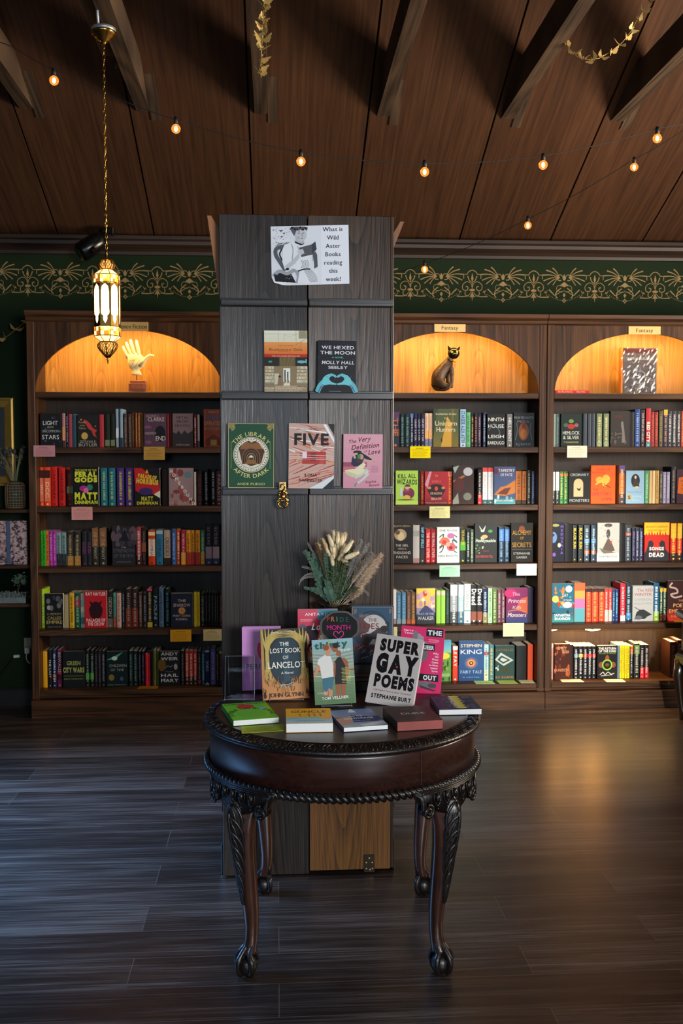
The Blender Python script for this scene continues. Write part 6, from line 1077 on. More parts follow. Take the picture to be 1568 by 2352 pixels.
for s_ in (1,-1):
    m.ball((cx+s_*.010,yk-.005,zz(.40)),(.005,.004,.006),10,6); m.tube([(cx+s_*.006,yk-.006,zz(.36)),(cx+s_*.015,yk-.006,zz(.42)),(cx+s_*.012,yk-.006,zz(.5)),(cx+s_*.006,yk-.006,zz(.52))],.0024,8)
    m.tube([(cx+s_*.004,yk-.007,zz(.60)),(cx+s_*.013,yk-.006,zz(.64)),(cx+s_*.019,yk-.006,zz(.68)),(cx+s_*.018,yk-.006,zz(.74)),(cx+s_*.013,yk-.006,zz(.76))],.0032,8)
    m.tube([(cx+s_*.015,yk-.005,zz(.74)),(cx+s_*.017,yk-.005,zz(.84)),(cx+s_*.012,yk-.005,zz(.93)),(cx,yk-.005,zz(1.0))],.0034,8)
    for q in (.70,.8,.9): m.ball((cx+s_*.013,yk-.007,zz(q)),.0035,8,6)
for dx in (-.004,0,.004): m.tube([(cx+dx,yk-.008,zz(.62)),(cx+dx*1.3,yk-.008,zz(.80))],.0016,6)
part(m,'striker',BRASS,KN)
# ================================================================== LANTERN
lc=at(246,700,4.2); LX,LYY=lc.x,4.2
def Zp(py): return at(246,py,4.2).z
LAN=thing('hanging_lantern',(LX,LYY,Zp(836)),'pierced brass lantern with amber glass panes glowing on a long chain','lantern')
PXM=4.2/FPX
AMB=mat('amber_glass','d8741c',0.15,spec=0.6,trans=0.85,emit='ff8a28',estr=0.5); HOT=mat('glowing_glass','fff0c8',0.3,emit='ffd890',estr=9); HOT2=mat('glowing_frosted_glass','ffe8b8',0.3,emit='ffcf7c',estr=2.6)
def octr(r,z,rot=PI/8): return [(LX+r*math.cos(2*PI*i/8+rot),LYY+r*math.sin(2*PI*i/8+rot),z) for i in range(8)]
R=30*PXM
m=MB()
for y0,y1,r0,r1 in ((619,632,13,29),(632,635,29,30),(653,660,30,30),(751,756,30,30),(772,776,30,30),(776,785,30,16)):
    pass
segs=[(620,14.5),(633,29.5),(652,30),(752,30),(773,30),(785,15.5)]
for (ya,ra),(yb,rb) in zip(segs,segs[1:]):
    A0=octr(ra*PXM,Zp(ya)); B0=octr(rb*PXM,Zp(yb))
    for i in range(8): m.tube([A0[i],B0[i]],.0016,5)
for y,r in segs:
    q=octr(r*PXM,Zp(y)); m.tube(q+[q[0]],.0018,5,cap=False)
part(m,'frame',BRASSD,LAN)
def panel(mb,i,u0,u1,ya,yb,ra,rb,mi=0,ins=.0):
    A0=octr((ra-ins)*PXM,Zp(ya)); B0=octr((rb-ins)*PXM,Zp(yb)); a,b=Vector(A0[i]),Vector(A0[(i+1)%8]); c,d=Vector(B0[(i+1)%8]),Vector(B0[i])
    return a,b,c,d
for ya,yb,ra,rb,mm in ((621,632,15,29,2),(634,652,30,30,0),(753,772,30,30,0),(774,784,30,16,2)):
    m=MB()
    for i in range(8):
        a,b,c,d=panel(m,i,0,1,ya,yb,ra,rb,ins=.5)
        k=3 if mm==0 else 1
        for j in range(k):
            for l_ in range(2 if mm==0 else 1):
                v0,v1=(l_/2,(l_+1)/2) if mm==0 else (0,1); f=lambda u,v:(a*(1-u)+b*u)*(1-v)+(d*(1-u)+c*u)*v
                hot=(mm==0 and (j+l_)%3==1)
                m.add([f(j/k,v0),f((j+1)/k,v0),f((j+1)/k,v1),f(j/k,v1)],[(0,1,2,3)],mi=1 if hot else (0 if mm==0 else 1))
    part(m,'amber_pane' if mm==0 else 'frosted_pane',[AMB,HOT2],LAN)

m=MB(); SHT=m
for i in range(8):
    a,b,c,d=panel(m,i,0,1,653,751,30,30,ins=.2); f=lambda u,v:(a*(1-u)+b*u)*(1-v)+(d*(1-u)+c*u)*v
    prof=[(.0,.5),(.04,.42),(.09,.2),(.2,.12),(.55,.12),(.70,.10),(.735,.14),(.77,.33),(.83,.30),(.88,.34),(.93,.46),(.945,.5)]
    pv=.0;pu=.5
    for (v0,u0),(v1,u1) in zip([(0.02,.5)]+prof[1:],prof[1:]+[(.95,.5)]):
        m.add([f(0,v0),f(u0,v0),f(u1,v1),f(0,v1)],[(0,1,2,3)]); m.add([f(1-u0,v0),f(1,v0),f(1,v1),f(1-u1,v1)],[(0,1,2,3)])
    m.add([f(0,0),f(1,0),f(1,.02),f(0,.02)],[(0,1,2,3)]); m.add([f(0,.95),f(1,.95),f(1,1),f(0,1)],[(0,1,2,3)])
part(m,'pierced_shell',BRASSD,LAN)
m=MB(); q0=octr(28.3*PXM,Zp(655)); q1=octr(28.3*PXM,Zp(750)); m.loft([q0,q1],False,False); part(m,'frosted_tube',HOT,LAN)
# pierced domes: lattice over a glowing core
def dome(prof,n,name):
    m=MB(); m.smooth=True
    for s_ in (1,-1):
        for i in range(n):
            m.tube([(LX+r*PXM*math.cos(2*PI*(i+s_*k*.55)/n),LYY+r*PXM*math.sin(2*PI*(i+s_*k*.55)/n),Zp(y)) for k,(y,r) in enumerate(prof)],.0011,4)
    for i in range(8): m.tube([(LX+r*1.02*PXM*math.cos(2*PI*i/8),LYY+r*1.02*PXM*math.sin(2*PI*i/8),Zp(y)) for y,r in prof],.0022,5)
    for y,r in (prof[0],prof[-1]): m.lathe([(r*PXM-.001,0),(r*PXM+.001,.001),(r*PXM,.003)],24,(LX,LYY,Zp(y)))
    part(m,name,BRASSD,LAN)
dome([(619,12),(615,16),(609,18),(603,17),(598,13),(594,7),(592,3)],18,'upper_dome')
dome([(786,17),(791,21.5),(797,22),(803,19),(809,14),(815,9),(821,4)],20,'lower_dome')
m=MB(); m.smooth=True; m.lathe([(.001,Zp(617)),(13*PXM,Zp(616)),(14*PXM,Zp(607)),(8*PXM,Zp(598)),(.001,Zp(595))],16,(LX,LYY,0)); GLW=mat('lantern_inner_glow','ffc070',0.5,emit='ffb050',estr=.9); part(m,'inner_glow',GLW,LAN); m=MB(); m.smooth=True; m.lathe([(.001,Zp(787)),(16*PXM,Zp(788)),(18*PXM,Zp(797)),(10*PXM,Zp(809)),(.001,Zp(817))],16,(LX,LYY,0)); part(m,'inner_glow',GLW,LAN)
m=MB(); m.smooth=True; m.lathe([(.0005,Zp(836)),(1.2*PXM,Zp(834)),(1.5*PXM,Zp(829)),(3.4*PXM,Zp(826)),(1.6*PXM,Zp(823)),(4*PXM,Zp(819))],16,(LX,LYY,0)); m.lathe([(3*PXM,Zp(593)),(2.4*PXM,Zp(580)),(2.6*PXM,Zp(577)),(1*PXM,Zp(574)),(.0005,Zp(572))],12,(LX,LYY,0)); part(m,'finial',BRASSD,LAN)
point('lantern_light',(LX,LYY,Zp(690)),3.0,(1.0,0.60,0.25),.02)
# chain: alternating oval links up to the canopy
ztop=Zp(106); m=MB(); m.smooth=True; z=Zp(575); k=0
while z<ztop:
    for dz in (0,):
        P=[]
        for j in range(9):
            t=2*PI*j/8; x=.0042*math.cos(t); zz_=.0135*math.sin(t)
            P.append((LX+(x if k%2==0 else 0),LYY+(0 if k%2==0 else x),z+.0135+zz_))
        m.tube(P,.0012,5,cap=False)
    z+=.0225; k+=1
m.tube([(LX+.0035*math.sin(i*.9),LYY+.0035*math.cos(i*.9),Zp(575)+(ztop-Zp(575))*i/60) for i in range(61)],.0012,5)
part(m,'chain',BRASS,LAN)
zc=Zp(103); m=MB(); m.smooth=True; u_=PXM
m.lathe([(3*u_,0),(5*u_,.004),(6*u_,.011),(14*u_,.018),(15*u_,.026),(21*u_,.031),(22*u_,.038),(27*u_,.042),(27.5*u_,.050),(25*u_,.052)],32,(LX,LYY,zc)); cn=part(m,'canopy',BRASS,LAN)
m=MB(); m.smooth=True; m.lathe([(27*u_,0),(27*u_,.014),(22*u_,.018)],32,(LX,LYY,zc+.0505)); m.tube([(LX-.02,LYY,zc+.06),(LX-.025,LYY,3.40),(LX-.03,LYY,3.55),(LX-.035,LYY,3.60)],.006,8); part(m,'mounting_plate',mat('grey_metal','8a8f94',0.4,0.6),LAN)
# ================================================================== SPOTLIGHT on the cornice
a=at(183,583,6.18); b=at(232,550,6.22)
SP=thing('spotlight',(b.x,b.y,b.z),'black spotlight head angled from the cornice, behind the lantern chain','spotlight')
BLKG=mat('black_gloss_metal','0b0b0c',0.25,0.3)
m=MB(); m.smooth=True; d=(a-b); m.tube([b-d*.15,b,b+d*.1,b+d*.9,a],[.03,.05,.058,.062,.05],20); part(m,'head',BLKG,SP)
m=MB(); m.tube([a+d*.01,a+d*.05],[.046,.046],20); c2=at(212,577,6.14); m.tube([c2,c2+Vector((.02,0,.015))],[.02,.02],12); part(m,'lens_ring',mat('dark_lens','221a14',0.1,0.6),SP)
m=MB(); e_=at(250,537,6.30); m.tube([b-d*.12,(b-d*.12+e_)/2+Vector((0,0,.01)),e_],.016,10); m.bbox((e_.x-.035,6.25,e_.z-.012),(e_.x+.035,6.3185,e_.z+.03),.004); part(m,'bracket',BLKG,SP)
# ================================================================== STRING LIGHTS
GLB=mat('clear_bulb_glass','ffe2b0',0.05,trans=1.0,ior=1.12,spec=0.3,emit='ff9a40',estr=.55); FIL=mat('filament','ffd090',0.5,emit='ffa850',estr=40); CORD=mat('black_cord','100d0b',0.6)
def string(pts,bulbs,label,off):
    T=thing('string_lights',pts[0],label,'string lights','strings of globe bulbs under the ceiling')
    m=MB(); P=[]
    for a,b in zip(pts,pts[1:]):
        sag=.02
        for k in range(8): t=k/8; P.append(a*(1-t)+b*t+Vector((0,0,-sag*4*t*(1-t)*min(1,(b-a).length))))
    P.append(pts[-1]); m.tube(P,.0019,6); part(m,'cord',CORD,T)
    for i,(c,dx) in enumerate(bulbs):
        m=MB(); m.smooth=True; top=c+Vector((dx,0,.052)); m.tube([top,c+Vector((dx*.5,0,.020))],[.0085,.0105],10); s=part(m,'socket',CORD,T)
        m=MB(); m.smooth=True; m.ball(tuple(c),.0205,16,12); g=part(m,'bulb',GLB,T)
        m=MB(); m.smooth=True; m.ball((c.x,c.y,c.z),(.007,.007,.011),10,8); ff=m.build('filament',FIL); bpy.context.view_layer.update(); ff.parent=g; ff.matrix_parent_inverse=g.matrix_world.inverted()
        point('bulb_light',(c.x,c.y,c.z-.03),.22,(1.0,.55,.22),.018)
    return T
Y1=4.55
pix=[(-90,55),(30,108),(132,165),(412,278),(694,350),(978,375),(1248,357),(1508,295),(1700,250)]
bl=[(124,185),(404,296),(691,371),(975,395),(1247,379),(1509,318)]
string([at(x,y,Y1) for x,y in pix],[(at(x,y,Y1),0) for x,y in bl],'long string of round glowing bulbs sweeping under the beams',0)
pix=[(1720,235,4.9),(1568,300,5.0),(1447,371,5.15),(1210,504,5.5),(974,606,5.9),(902,628,6.0),(850,640,6.1)]
bl=[(1456,384,5.15),(1212,518,5.5),(975,619,5.9)]
string([at(*p) for p in pix],[(at(*p),0) for p in bl],'shorter string of three bulbs dropping from the right to the column',0)
# ================================================================== BUTTERFLY GARLANDS
GP=mat('gold_glitter_paper','b09354',0.55,0.25,noise=0.4,nscale=500)
def wing_pts(s): return [(0,0),(.35,.10),(.70,.42),(.98,.60),(1.0,.40),(.86,.22),(.92,.02),(.80,-.10),(.78,-.30),(.60,-.46),(.48,-.36),(.38,-.48),(.20,-.34),(.05,-.12)]
def butterfly(m,c,s,rx,rz,fold,ry=0):
    Mr=Matrix.Translation(c)@Matrix.Rotation(rz,4,'Z')@Matrix.Rotation(rx,4,'X')@Matrix.Rotation(ry,4,'Y')
    for sg in (1,-1):
        W_=Mr@Matrix.Rotation(-sg*fold,4,'Z')
        p=[(sg*x*s,-.0003,z*s) for x,z in wing_pts(1)]; q=[(sg*x*s,.0003,z*s) for x,z in wing_pts(1)]; n=len(p)
        m.add(p+q,[tuple(range(n)),tuple(range(2*n-1,n-1,-1))]+[(i,(i+1)%n,n+(i+1)%n,n+i) for i in range(n)],M=W_)
    m.tube([Mr@Vector((0,0,-.35*s)),Mr@Vector((0,0,.35*s))],s*.05,5)
def garland(path,count,size,label,seed,t0=0,t1=1):
    rr=random.Random(seed); T=thing('butterfly_garland',path[0],label,'garland','gold paper butterfly garlands')
    m=MB(); m.tube(path,.0012,5); part(m,'ribbon',GP,T)
    L=[0]
    for a,b in zip(path,path[1:]): L.append(L[-1]+(b-a).length)
    for k in range(count):
        s=(t0+(t1-t0)*k/(count-1))*L[-1]
        for i in range(len(path)-1):
            if L[i]<=s<=L[i+1]+1e-6: c=path[i].lerp(path[i+1],(s-L[i])/max(1e-6,L[i+1]-L[i])); break
        m=MB(); butterfly(m,c+Vector((0,-.002,0)),size*rr.uniform(.85,1.1),rr.uniform(-.9,.6),rr.uniform(-.9,.9),rr.uniform(.2,1.1),rr.uniform(-.9,.9)); part(m,'butterfly',GP,T)
p=[at(x,y,4.0+.02*math.sin(y*.05)) for x,y in ((612,-60),(607,-5),(605,40),(603,80),(601,100),(600,120),(599,140),(597,160),(596,172))]
garland(p,13,.036,'gold paper butterfly garland hanging straight down in front of the third beam',3)
p=[at(x,y,4.42) for x,y in ((1560,-60),(1530,-20),(1490,10),(1465,40),(1450,70),(1428,98),(1400,120),(1375,134),(1350,137),(1325,130),(1303,108),(1284,86))]
garland(p,17,.031,'gold paper butterfly garland looping between two beams at the upper right',8)
p=[at(x,y,6.36) for x,y in ((-40,815),(0,782),(20,770),(45,750),(62,735))]
garland(p,5,.042,'gold paper butterfly garland on the green wall left of the bookcases',12)
# ================================================================== THINGS IN THE NICHES
# palmistry hand on a plinth
zs=SH[0]+.001; hc=at(312,899,6.22); hx=hc.x; U=6.22/FPX
HN=thing('hand_sculpture',(hx,6.22,zs),'cream palmistry hand sculpture raised on a small wooden base in the left niche','hand sculpture')
IV=mat('ivory_resin','ddcfa2',0.45,spec=0.4,noise=0.06,nscale=40); OK_=mat('hand_base_wood','8a4a24',0.4,noise=0.3,nscale=30)
def hp(px,py,dy=0): q=at(px,py,6.22+dy); return Vector((q.x,6.22+dy,q.z))
m=MB(); m.bbox((hp(286,0).x,6.19,zs+.004),(hp(327,0).x,6.25,hp(0,880).z),.002); m.bbox((hp(289,0).x,6.193,hp(0,880).z),(hp(326,0).x,6.247,hp(0,873).z),.003); m.bbox((hp(284,0).x,6.188,zs),(hp(335,0).x,6.255,zs+.006),.002); m.bbox((hp(292,0).x,6.187,hp(0,893).z),(hp(322,0).x,6.19,hp(0,880).z),.002)
part(m,'base',OK_,HN)
m=MB(); m.tube([hp(313.5,874),hp(313.5,860)],.0025,8); part(m,'rod',BRASS,HN)
def skin(name,mt,verts,edges,radii,parent,sub=2,root=0):
    me=bpy.data.meshes.new(name); me.from_pydata([tuple(v) for v in verts],edges,[]); o=bpy.data.objects.new(name,me); C.objects.link(o)
    s=o.modifiers.new('s','SKIN'); s.use_smooth_shade=True
    for i,r in enumerate(radii): r=r if isinstance(r,(tuple,list)) else (r,r); me.skin_vertices[0].data[i].radius=r
    me.skin_vertices[0].data[root].use_root=True
    d=o.modifiers.new('d','SUBSURF'); d.levels=sub; d.render_levels=sub
    dg=bpy.context.evaluated_depsgraph_get(); dg.update(); nm=bpy.data.meshes.new_from_object(o.evaluated_get(dg)); 
    o.modifiers.clear(); o.data=nm; nm.name=name
    for p in nm.polygons: p.use_smooth=True
    nm.materials.clear(); nm.materials.append(mt)
    if parent is not None:
        bpy.context.view_layer.update(); o.parent=parent; o.matrix_parent_inverse=parent.matrix_world.inverted()
    return o
# palm as a rounded slab, five fingers as tapering chains
def finger(m,pts,rs):
    m.tube([hp(x,y,d) for x,y,d in pts],rs,12)
m=MB(); m.smooth=True
def slab(rows):
    rings=[]
    for y,x0,x1,t,dy in rows:
        a=hp(x0,y).x; b=hp(x1,y).x; z=hp(0,y).z; cx=(a+b)/2; hw=(b-a)/2
        rings.append([(cx+hw*math.copysign(abs(math.cos(2*PI*i/24))**.75,math.cos(2*PI*i/24)),6.22+dy+t*math.copysign(abs(math.sin(2*PI*i/24))**.8,math.sin(2*PI*i/24)),z) for i in range(24)])
    m.loft(rings)
slab([(860,302,325.5,.017,0),(858,302,325,.018,0),(853,303.5,323,.016,0),(848,302,319,.015,0),(844,298,325,.017,0),(838,295,331,.019,-.002),(830,293.5,335,.019,-.003),(822,292,333,.017,-.002),(816,291,327,.014,0),(812,293,324,.011,0),(809,296,322,.007,0)])
finger(m,[(295,824,0),(290.5,815,0),(286.5,806,-.004),(283,797.5,-.008)],[.0105,.0100,.0092,.0074])
finger(m,[(302,822,0),(298.5,810,0),(294,798,-.004),(290.3,788.5,-.008)],[.0112,.0108,.0098,.0080])
finger(m,[(309.5,820,0),(306.5,807,-.002),(302.6,793,-.006),(299.8,782.5,-.009)],[.0115,.0112,.0102,.0084])
finger(m,[(319,822,0),(318,808,-.002),(315.5,795,-.005),(313.3,784,-.008)],[.0115,.0110,.0100,.0082])
finger(m,[(320,840,-.006),(330,829,-.012),(338,820,-.016),(345,816,-.018),(350.5,817,-.018)],[.017,.0135,.0105,.0095,.0060])
for px,py,d in ((283,797.2,-.008),(290.3,788.2,-.008),(299.8,782.2,-.009),(313.3,783.7,-.008),(350.6,817,-.018)): m.ball(tuple(hp(px,py,d)),.0080,12,8)
hand=part(m,'hand',IV,HN)
m=MB()
for pts in (((297,828),(305,827),(315,823),(321,819)),((296,822),(304,823),(312,819)),((312,847),(314,836),(319,828),(323,825)),((301,843),(304,835),(309,828))): m.tube([hp(x,y,-.0215) for x,y in pts],.0008,5)
part(m,'palm_line',mat('palm_ink','6a5c34',0.7),HN)
# cat
CATM=mat('bronzed_cat','4a382a',0.38,0.3,noise=0.85,nscale=55,bump=0.9,bscale=120); CATH=mat('bronzed_cat_head','15130f',0.22,0.4)
cz=SH[0]+.001; YC=6.22
def cp(px,py,d=0): q=at(px,py,YC); return Vector((q.x,YC+d,q.z))
CAT=thing('cat_figurine',(cp(1015,900).x,YC,cz),'dark bronze cat figurine with yellow eyes and a pentacle collar in the middle niche','cat figurine')
V=[cp(1004,880,.01),cp(1005,868,.005),cp(1011,855,0),cp(1020,842,-.01),cp(1030,829,-.015),cp(1036,818,-.02)]
body=skin('body',CATM,V+[cp(1034,842,-.025),cp(1036,862,-.03),cp(1035,880,-.03),cp(1034,893,-.032),cp(1030,845,.01),cp(1028,868,.005),cp(1030,893,.0),
    cp(1012,884,-.03),cp(1024,888,-.04),cp(1030,894,-.045), cp(998,886,.02),cp(1000,894,.01),cp(1018,897,-.045),cp(1028,893,-.06),cp(1031,884,-.06),cp(1026,878,-.058)],
  [(0,1),(1,2),(2,3),(3,4),(4,5),(3,6),(6,7),(7,8),(8,9),(3,10),(10,11),(11,12),(0,13),(13,14),(14,15),(0,16),(16,17),(17,18),(18,19),(19,20),(20,21)],
  [.052,.051,.047,.037,.027,.020,.020,.014,.011,.012,.018,.013,.012,.030,.020,.012,.022,.012,.009,.008,.007,.005],CAT,2)
m=MB(); m.smooth=True; h=cp(1039.5,813,-.03); m.ball(tuple(h),(.0375,.035,.036),20,14); m.ball(tuple(h+Vector((.001,-.030,-.012))),(.017,.014,.012),14,8); hd=part(m,'head',CATH,CAT)
m=MB()
for s_,(tx,ty) in ((-1,(1025.5,794)),(1,(1054,796))):
    bx=1032 if s_<0 else 1048; b0=cp(bx-5,806,-.03); b1=cp(bx+5.5,804.5,-.03); tp=cp(tx,ty,-.03); bk=cp(bx,806,-.015); fr_=cp(bx,806,-.042)
    m.add([b0,b1,tp,bk,fr_],[(0,4,2),(4,1,2),(1,3,2),(3,0,2),(0,3,1,4)])
part(m,'ear',CATH,CAT)
for s_ in (-1,1):
    m=MB(); m.smooth=True; m.ball(tuple(h+Vector((s_*.0145,-.030,.004))),(.0072,.005,.0060),12,8,mi=0); m.ball(tuple(h+Vector((s_*.0145,-.0345,.004))),(.0018,.0015,.0048),8,6,mi=1); part(m,'eye',[mat('cat_eye_yellow','c8d020',0.2,spec=.8),CATH],CAT)
m=MB(); m.smooth=True; m.lathe([(.022,-.003),(.0245,0),(.022,.003)],24,(0,0,0),M=Matrix.Translation(cp(1038,830.5,-.02))@Matrix.Rotation(.25,4,'Y')); cc=cp(1040.5,843,-.052); m.tube([cc+Vector((.0105*math.cos(2*PI*i/20),0,.0115*math.sin(2*PI*i/20))) for i in range(21)],.0014,6,cap=False)
st=[cc+Vector((.0105*math.cos(PI/2+4*PI*i/5),0,.0115*math.sin(PI/2+4*PI*i/5))) for i in range(6)]; m.tube(st,.0011,5); m.tube([cc+Vector((0,0,.0115)),cp(1040,832,-.046)],.0013,5)
part(m,'collar',mat('copper_tag','d08a4a',0.3,0.8),CAT)
# wrapped box and red book in the right niche
b0=at(1424,902,6.2); b1=at(1507,799,6.2); zz0=SH[0]+.001
WB=thing('shrink_wrapped_box',((b0.x+b1.x)/2,6.2,zz0),'grey illustrated boxed set in crinkled clear wrap standing in the right niche','boxed set')
m=MB(); m.bbox((b0.x+.012,6.19,zz0),(b1.x,6.235,b1.z),.003,col='4e4b50'); m.box((b0.x,6.192,zz0),(b0.x+.012,6.235,b1.z),col='c87a34')
A=Art(m,(b0.x+.012,6.19,zz0),(1,0,0),(0,0,1),b1.x-b0.x-.012,b1.z-zz0); A.r(.02,.88,.98,.98,'4a1f1c'); A.t('WORLDBUILDING',.5,.74,.05,'b8b4b4',w=.8,bold=.02,serif=True); A.arc('THE ART OF',.5,.62,.28,.04,'8a8688',140,40)
rr=random.Random(6)
for k in range(70): u,v=rr.uniform(.05,.9),rr.uniform(.03,.68); A.curve(rr.choice(['6f6d74','3a383e','8a888e','5c5a60']),.03,[(u,v),(u+rr.uniform(-.06,.1),v+rr.uniform(-.04,.05)),(u+rr.uniform(-.05,.14),v+rr.uniform(-.05,.07))],.005,4)
A.e(.5,.36,.2,.15,'7a7880',24); A.e(.5,.36,.16,.12,'444248',24); A.l('8a888e',.015,[(.5,.1),(.5,.62)]); A.l('8a888e',.015,[(.2,.36),(.8,.36)])
part(m,'box',PRINT,WB)
m=MB(); n=18; w_=b1.x-b0.x+.004; h_=b1.z-zz0+.002; vs=[]
for j in range(n+1):
    for i in range(n+1): vs.append((b0.x-.002+w_*i/n,6.1875-rr.uniform(0,.0035),zz0+.0005+h_*j/n))
m.add(vs,[(j*(n+1)+i,j*(n+1)+i+1,(j+1)*(n+1)+i+1,(j+1)*(n+1)+i) for j in range(n) for i in range(n)],smooth=False)
part(m,'wrap',mat('clear_wrap','ffffff',0.12,trans=1.0,ior=1.02,spec=1.0,coat=1.0),WB)
c0=at(1274,903,6.15); c1=at(1352,903,6.15)
Mx=Matrix(((1,0,0,c0.x),(0,0,1,6.14),(0,-1,0,zz0+.018),(0,0,0,1)))
m=MB(); m.bbox((c0.x,6.14,zz0),(c1.x,6.27,zz0+.019),.001,col='b8242c'); A=Art(m,(c0.x,6.14,zz0),(1,0,0),(0,0,1),c1.x-c0.x,.019); A.t('Red Rose History',.3,.3,.45,'e8c0b8',w=.42); A.t('Silver Elite',.75,.3,.45,'e8c0b8',w=.25)
tag(m.build('book',PRINT),'red book lying flat at the left of the right niche','book')
# ================================================================== VASE AND BOUQUET
VX=at(768,1400,3.565).x; VY=3.568; VZ=.8425; zr_=at(768,1384,VY).z; rr_=.066
VAS=thing('vase',(VX,VY,VZ),'trumpet shaped pewter vase full of dried flowers on the riser','vase')
m=MB(); m.smooth=True; hV=zr_-VZ
m.lathe([(.0005,0),(.036,.001),(.038,.006),(.016,.014),(.009,.03),(.011,.06),(.016,.09),(.026,.125),(.045,hV-.02),(rr_,hV-.001),(rr_+.001,hV+.001),(rr_-.002,hV+.001),(.043,hV-.02),(.024,.127),(.0005,.10)],32,(VX,VY,VZ)); part(m,'body',mat('old_pewter','5a5448',0.25,0.9,noise=0.2,nscale=30),VAS)
rr=random.Random(21); base=Vector((VX,VY-.01,zr_-.03))
def bq(px,py,d): q=at(px,py,VY); s=(VY+d)/VY; return Vector((q.x+(-.0)*d,VY+d,EYE+(q.z-EYE)))
BQ=thing('dried_bouquet',tuple(base),'dried bouquet of bunny tails, pampas grass and eucalyptus in the pewter vase','bouquet')
STEM=mat('dry_stem','6b6a44',0.7)
TAIL=mat('bunny_tail_fluff','e6d6b2',0.9,spec=.1,noise=0.2,nscale=200,bump=0.6,bscale=400)
tails=[(757,1240,-20,1),(767,1232,-8,.9),(775,1235,5,.9),(785,1240,12,1),(791,1236,18,.8),(745,1248,-25,.9),(762,1257,-14,1.05),(777,1250,6,1),(770,1262,-2,1),(797,1252,38,1.15),(787,1262,20,.9),(805,1272,68,1.15),(796,1293,128,1),(740,1262,-35,.9),(752,1268,-22,.9),(765,1273,-6,.8),(782,1276,30,.8),(733,1255,-35,.8),(760,1283,-10,.8)]
for i,(px,py,an,s) in enumerate(tails):
    d=rr.uniform(-.07,.02); c=bq(px,py,d); a=math.radians(an); dv=Vector((math.sin(a),rr.uniform(-.3,.1),math.cos(a))).normalized()
    L_=.025*s; r_=.0078*s
    m=MB(); m.tube([base+Vector((rr.uniform(-.02,.02),rr.uniform(-.02,.02),0)),(base+c)/2+Vector((dv.x*-.01,0,0)),c-dv*L_*.8],.0010,5); st=part(m,'stem',STEM,BQ)
    m=MB(); m.smooth=True; m.tube([c+dv*L_*(t*2-1) for t in (0,.12,.35,.6,.85,1)],[r_*.5,r_*.95,r_*1.15,r_*.95,r_*.55,r_*.1],12)
    for k in range(420):
        t=rr.uniform(-.95,.9); th=rr.uniform(0,2*PI); n1=dv.orthogonal().normalized(); n2=dv.cross(n1); rad=r_*(1.15-.5*abs(t)); o_=n1*math.cos(th)+n2*math.sin(th); p=c+dv*L_*t+o_*rad*.8; q=p+o_*.0052+dv*.0060
        w2=dv.cross(o_)*.00035; m.add([p-w2,p+w2,q],[(0,1,2)])
    f=m.build('bunny_tail',TAIL); bpy.context.view_layer.update(); f.parent=st; f.matrix_parent_inverse=st.matrix_world.inverted()
# eucalyptus sprays
EU=mat('eucalyptus_leaf','3f5c4c',0.55,spec=.3,noise=0.25,nscale=40); EU2=mat('dark_green_leaf','2c3f24',0.5,spec=.3,noise=0.3,nscale=40)
def leafmesh(m,c,s,nrm,upv,asp=.9):
    nrm=Vector(nrm).normalized(); upv=(Vector(upv)-nrm*Vector(upv).dot(nrm)).normalized(); sd=upv.cross(nrm); P=[]
    for k in range(10):
        t=2*PI*k/10; P.append(Vector(c)+upv*(s*(math.cos(t)*1+.9))+sd*(s*asp*math.sin(t))+nrm*(.12*s*math.cos(2*t)))
    m.add(P+[Vector(c)+upv*s*.9+nrm*-.1*s],[(k,(k+1)%10,10) for k in range(10)],smooth=True)
sprays=[((712,1285),(725,1310),(745,1360),.008,EU),((733,1262),(738,1295),(750,1345),.0085,EU),((728,1340),(742,1355),(758,1375),.009,EU),((762,1292),(764,1320),(766,1368),.008,EU2),((795,1308),(788,1335),(774,1368),.008,EU2),((812,1305),(800,1330),(780,1368),.0075,EU2),((778,1322),(774,1345),(768,1374),.008,EU2),((742,1322),(752,1348),(762,1376),.008,EU2),((697,1262),(718,1290),(735,1345),.0075,EU),((722,1270),(728,1300),(742,1350),.0085,EU),((747,1268),(752,1300),(756,1350),.0085,EU),((700,1345),(725,1352),(748,1368),.007,EU),((735,1320),(742,1345),(755,1372),.009,EU),((748,1330),(752,1350),(760,1375),.009,EU),((803,1240),(795,1290),(778,1350),.007,EU2),((815,1262),(800,1300),(780,1355),.007,EU2),((838,1275),(812,1310),(785,1360),.006,EU2),((770,1285),(770,1320),(768,1360),.007,EU2),((785,1300),(780,1330),(772,1365),.007,EU2),((808,1330),(795,1345),(778,1370),.0075,EU2),((760,1310),(762,1335),(765,1370),.007,EU2),((745,1300),(750,1330),(760,1370),.007,EU2),((820,1345),(800,1355),(782,1372),.006,EU2)]
for k,(p0,p1,p2,s,mt_) in enumerate(sprays):
    d=rr.uniform(-.075,.0); a=bq(*p0,d); b=bq(*p1,d*.8); c=bq(*p2,d*.5); m=MB(); pts=[]
    for i in range(13): t=i/12; pts.append(a*(1-t)**2+b*2*t*(1-t)+c*t*t)
    m.tube(pts+[base],.0010,5,mi=1)
    for i in range(1,13):
        for s_ in (1,-1):
            for _ in range(2 if mt_==EU2 else 1):
                t_=(pts[i-1]-pts[i]).normalized(); sd=Vector((s_*rr.uniform(.6,1),-rr.uniform(.1,.8),rr.uniform(-.1,.5))); leafmesh(m,pts[i],s*rr.uniform(.8,1.3)*(.7+.5*i/12),(rr.uniform(-.4,.4),-1,rr.uniform(-.2,.6)),sd+t_*.5,.95 if mt_==EU else .42)
    part(m,'leaf_spray',[mt_,STEM],BQ)
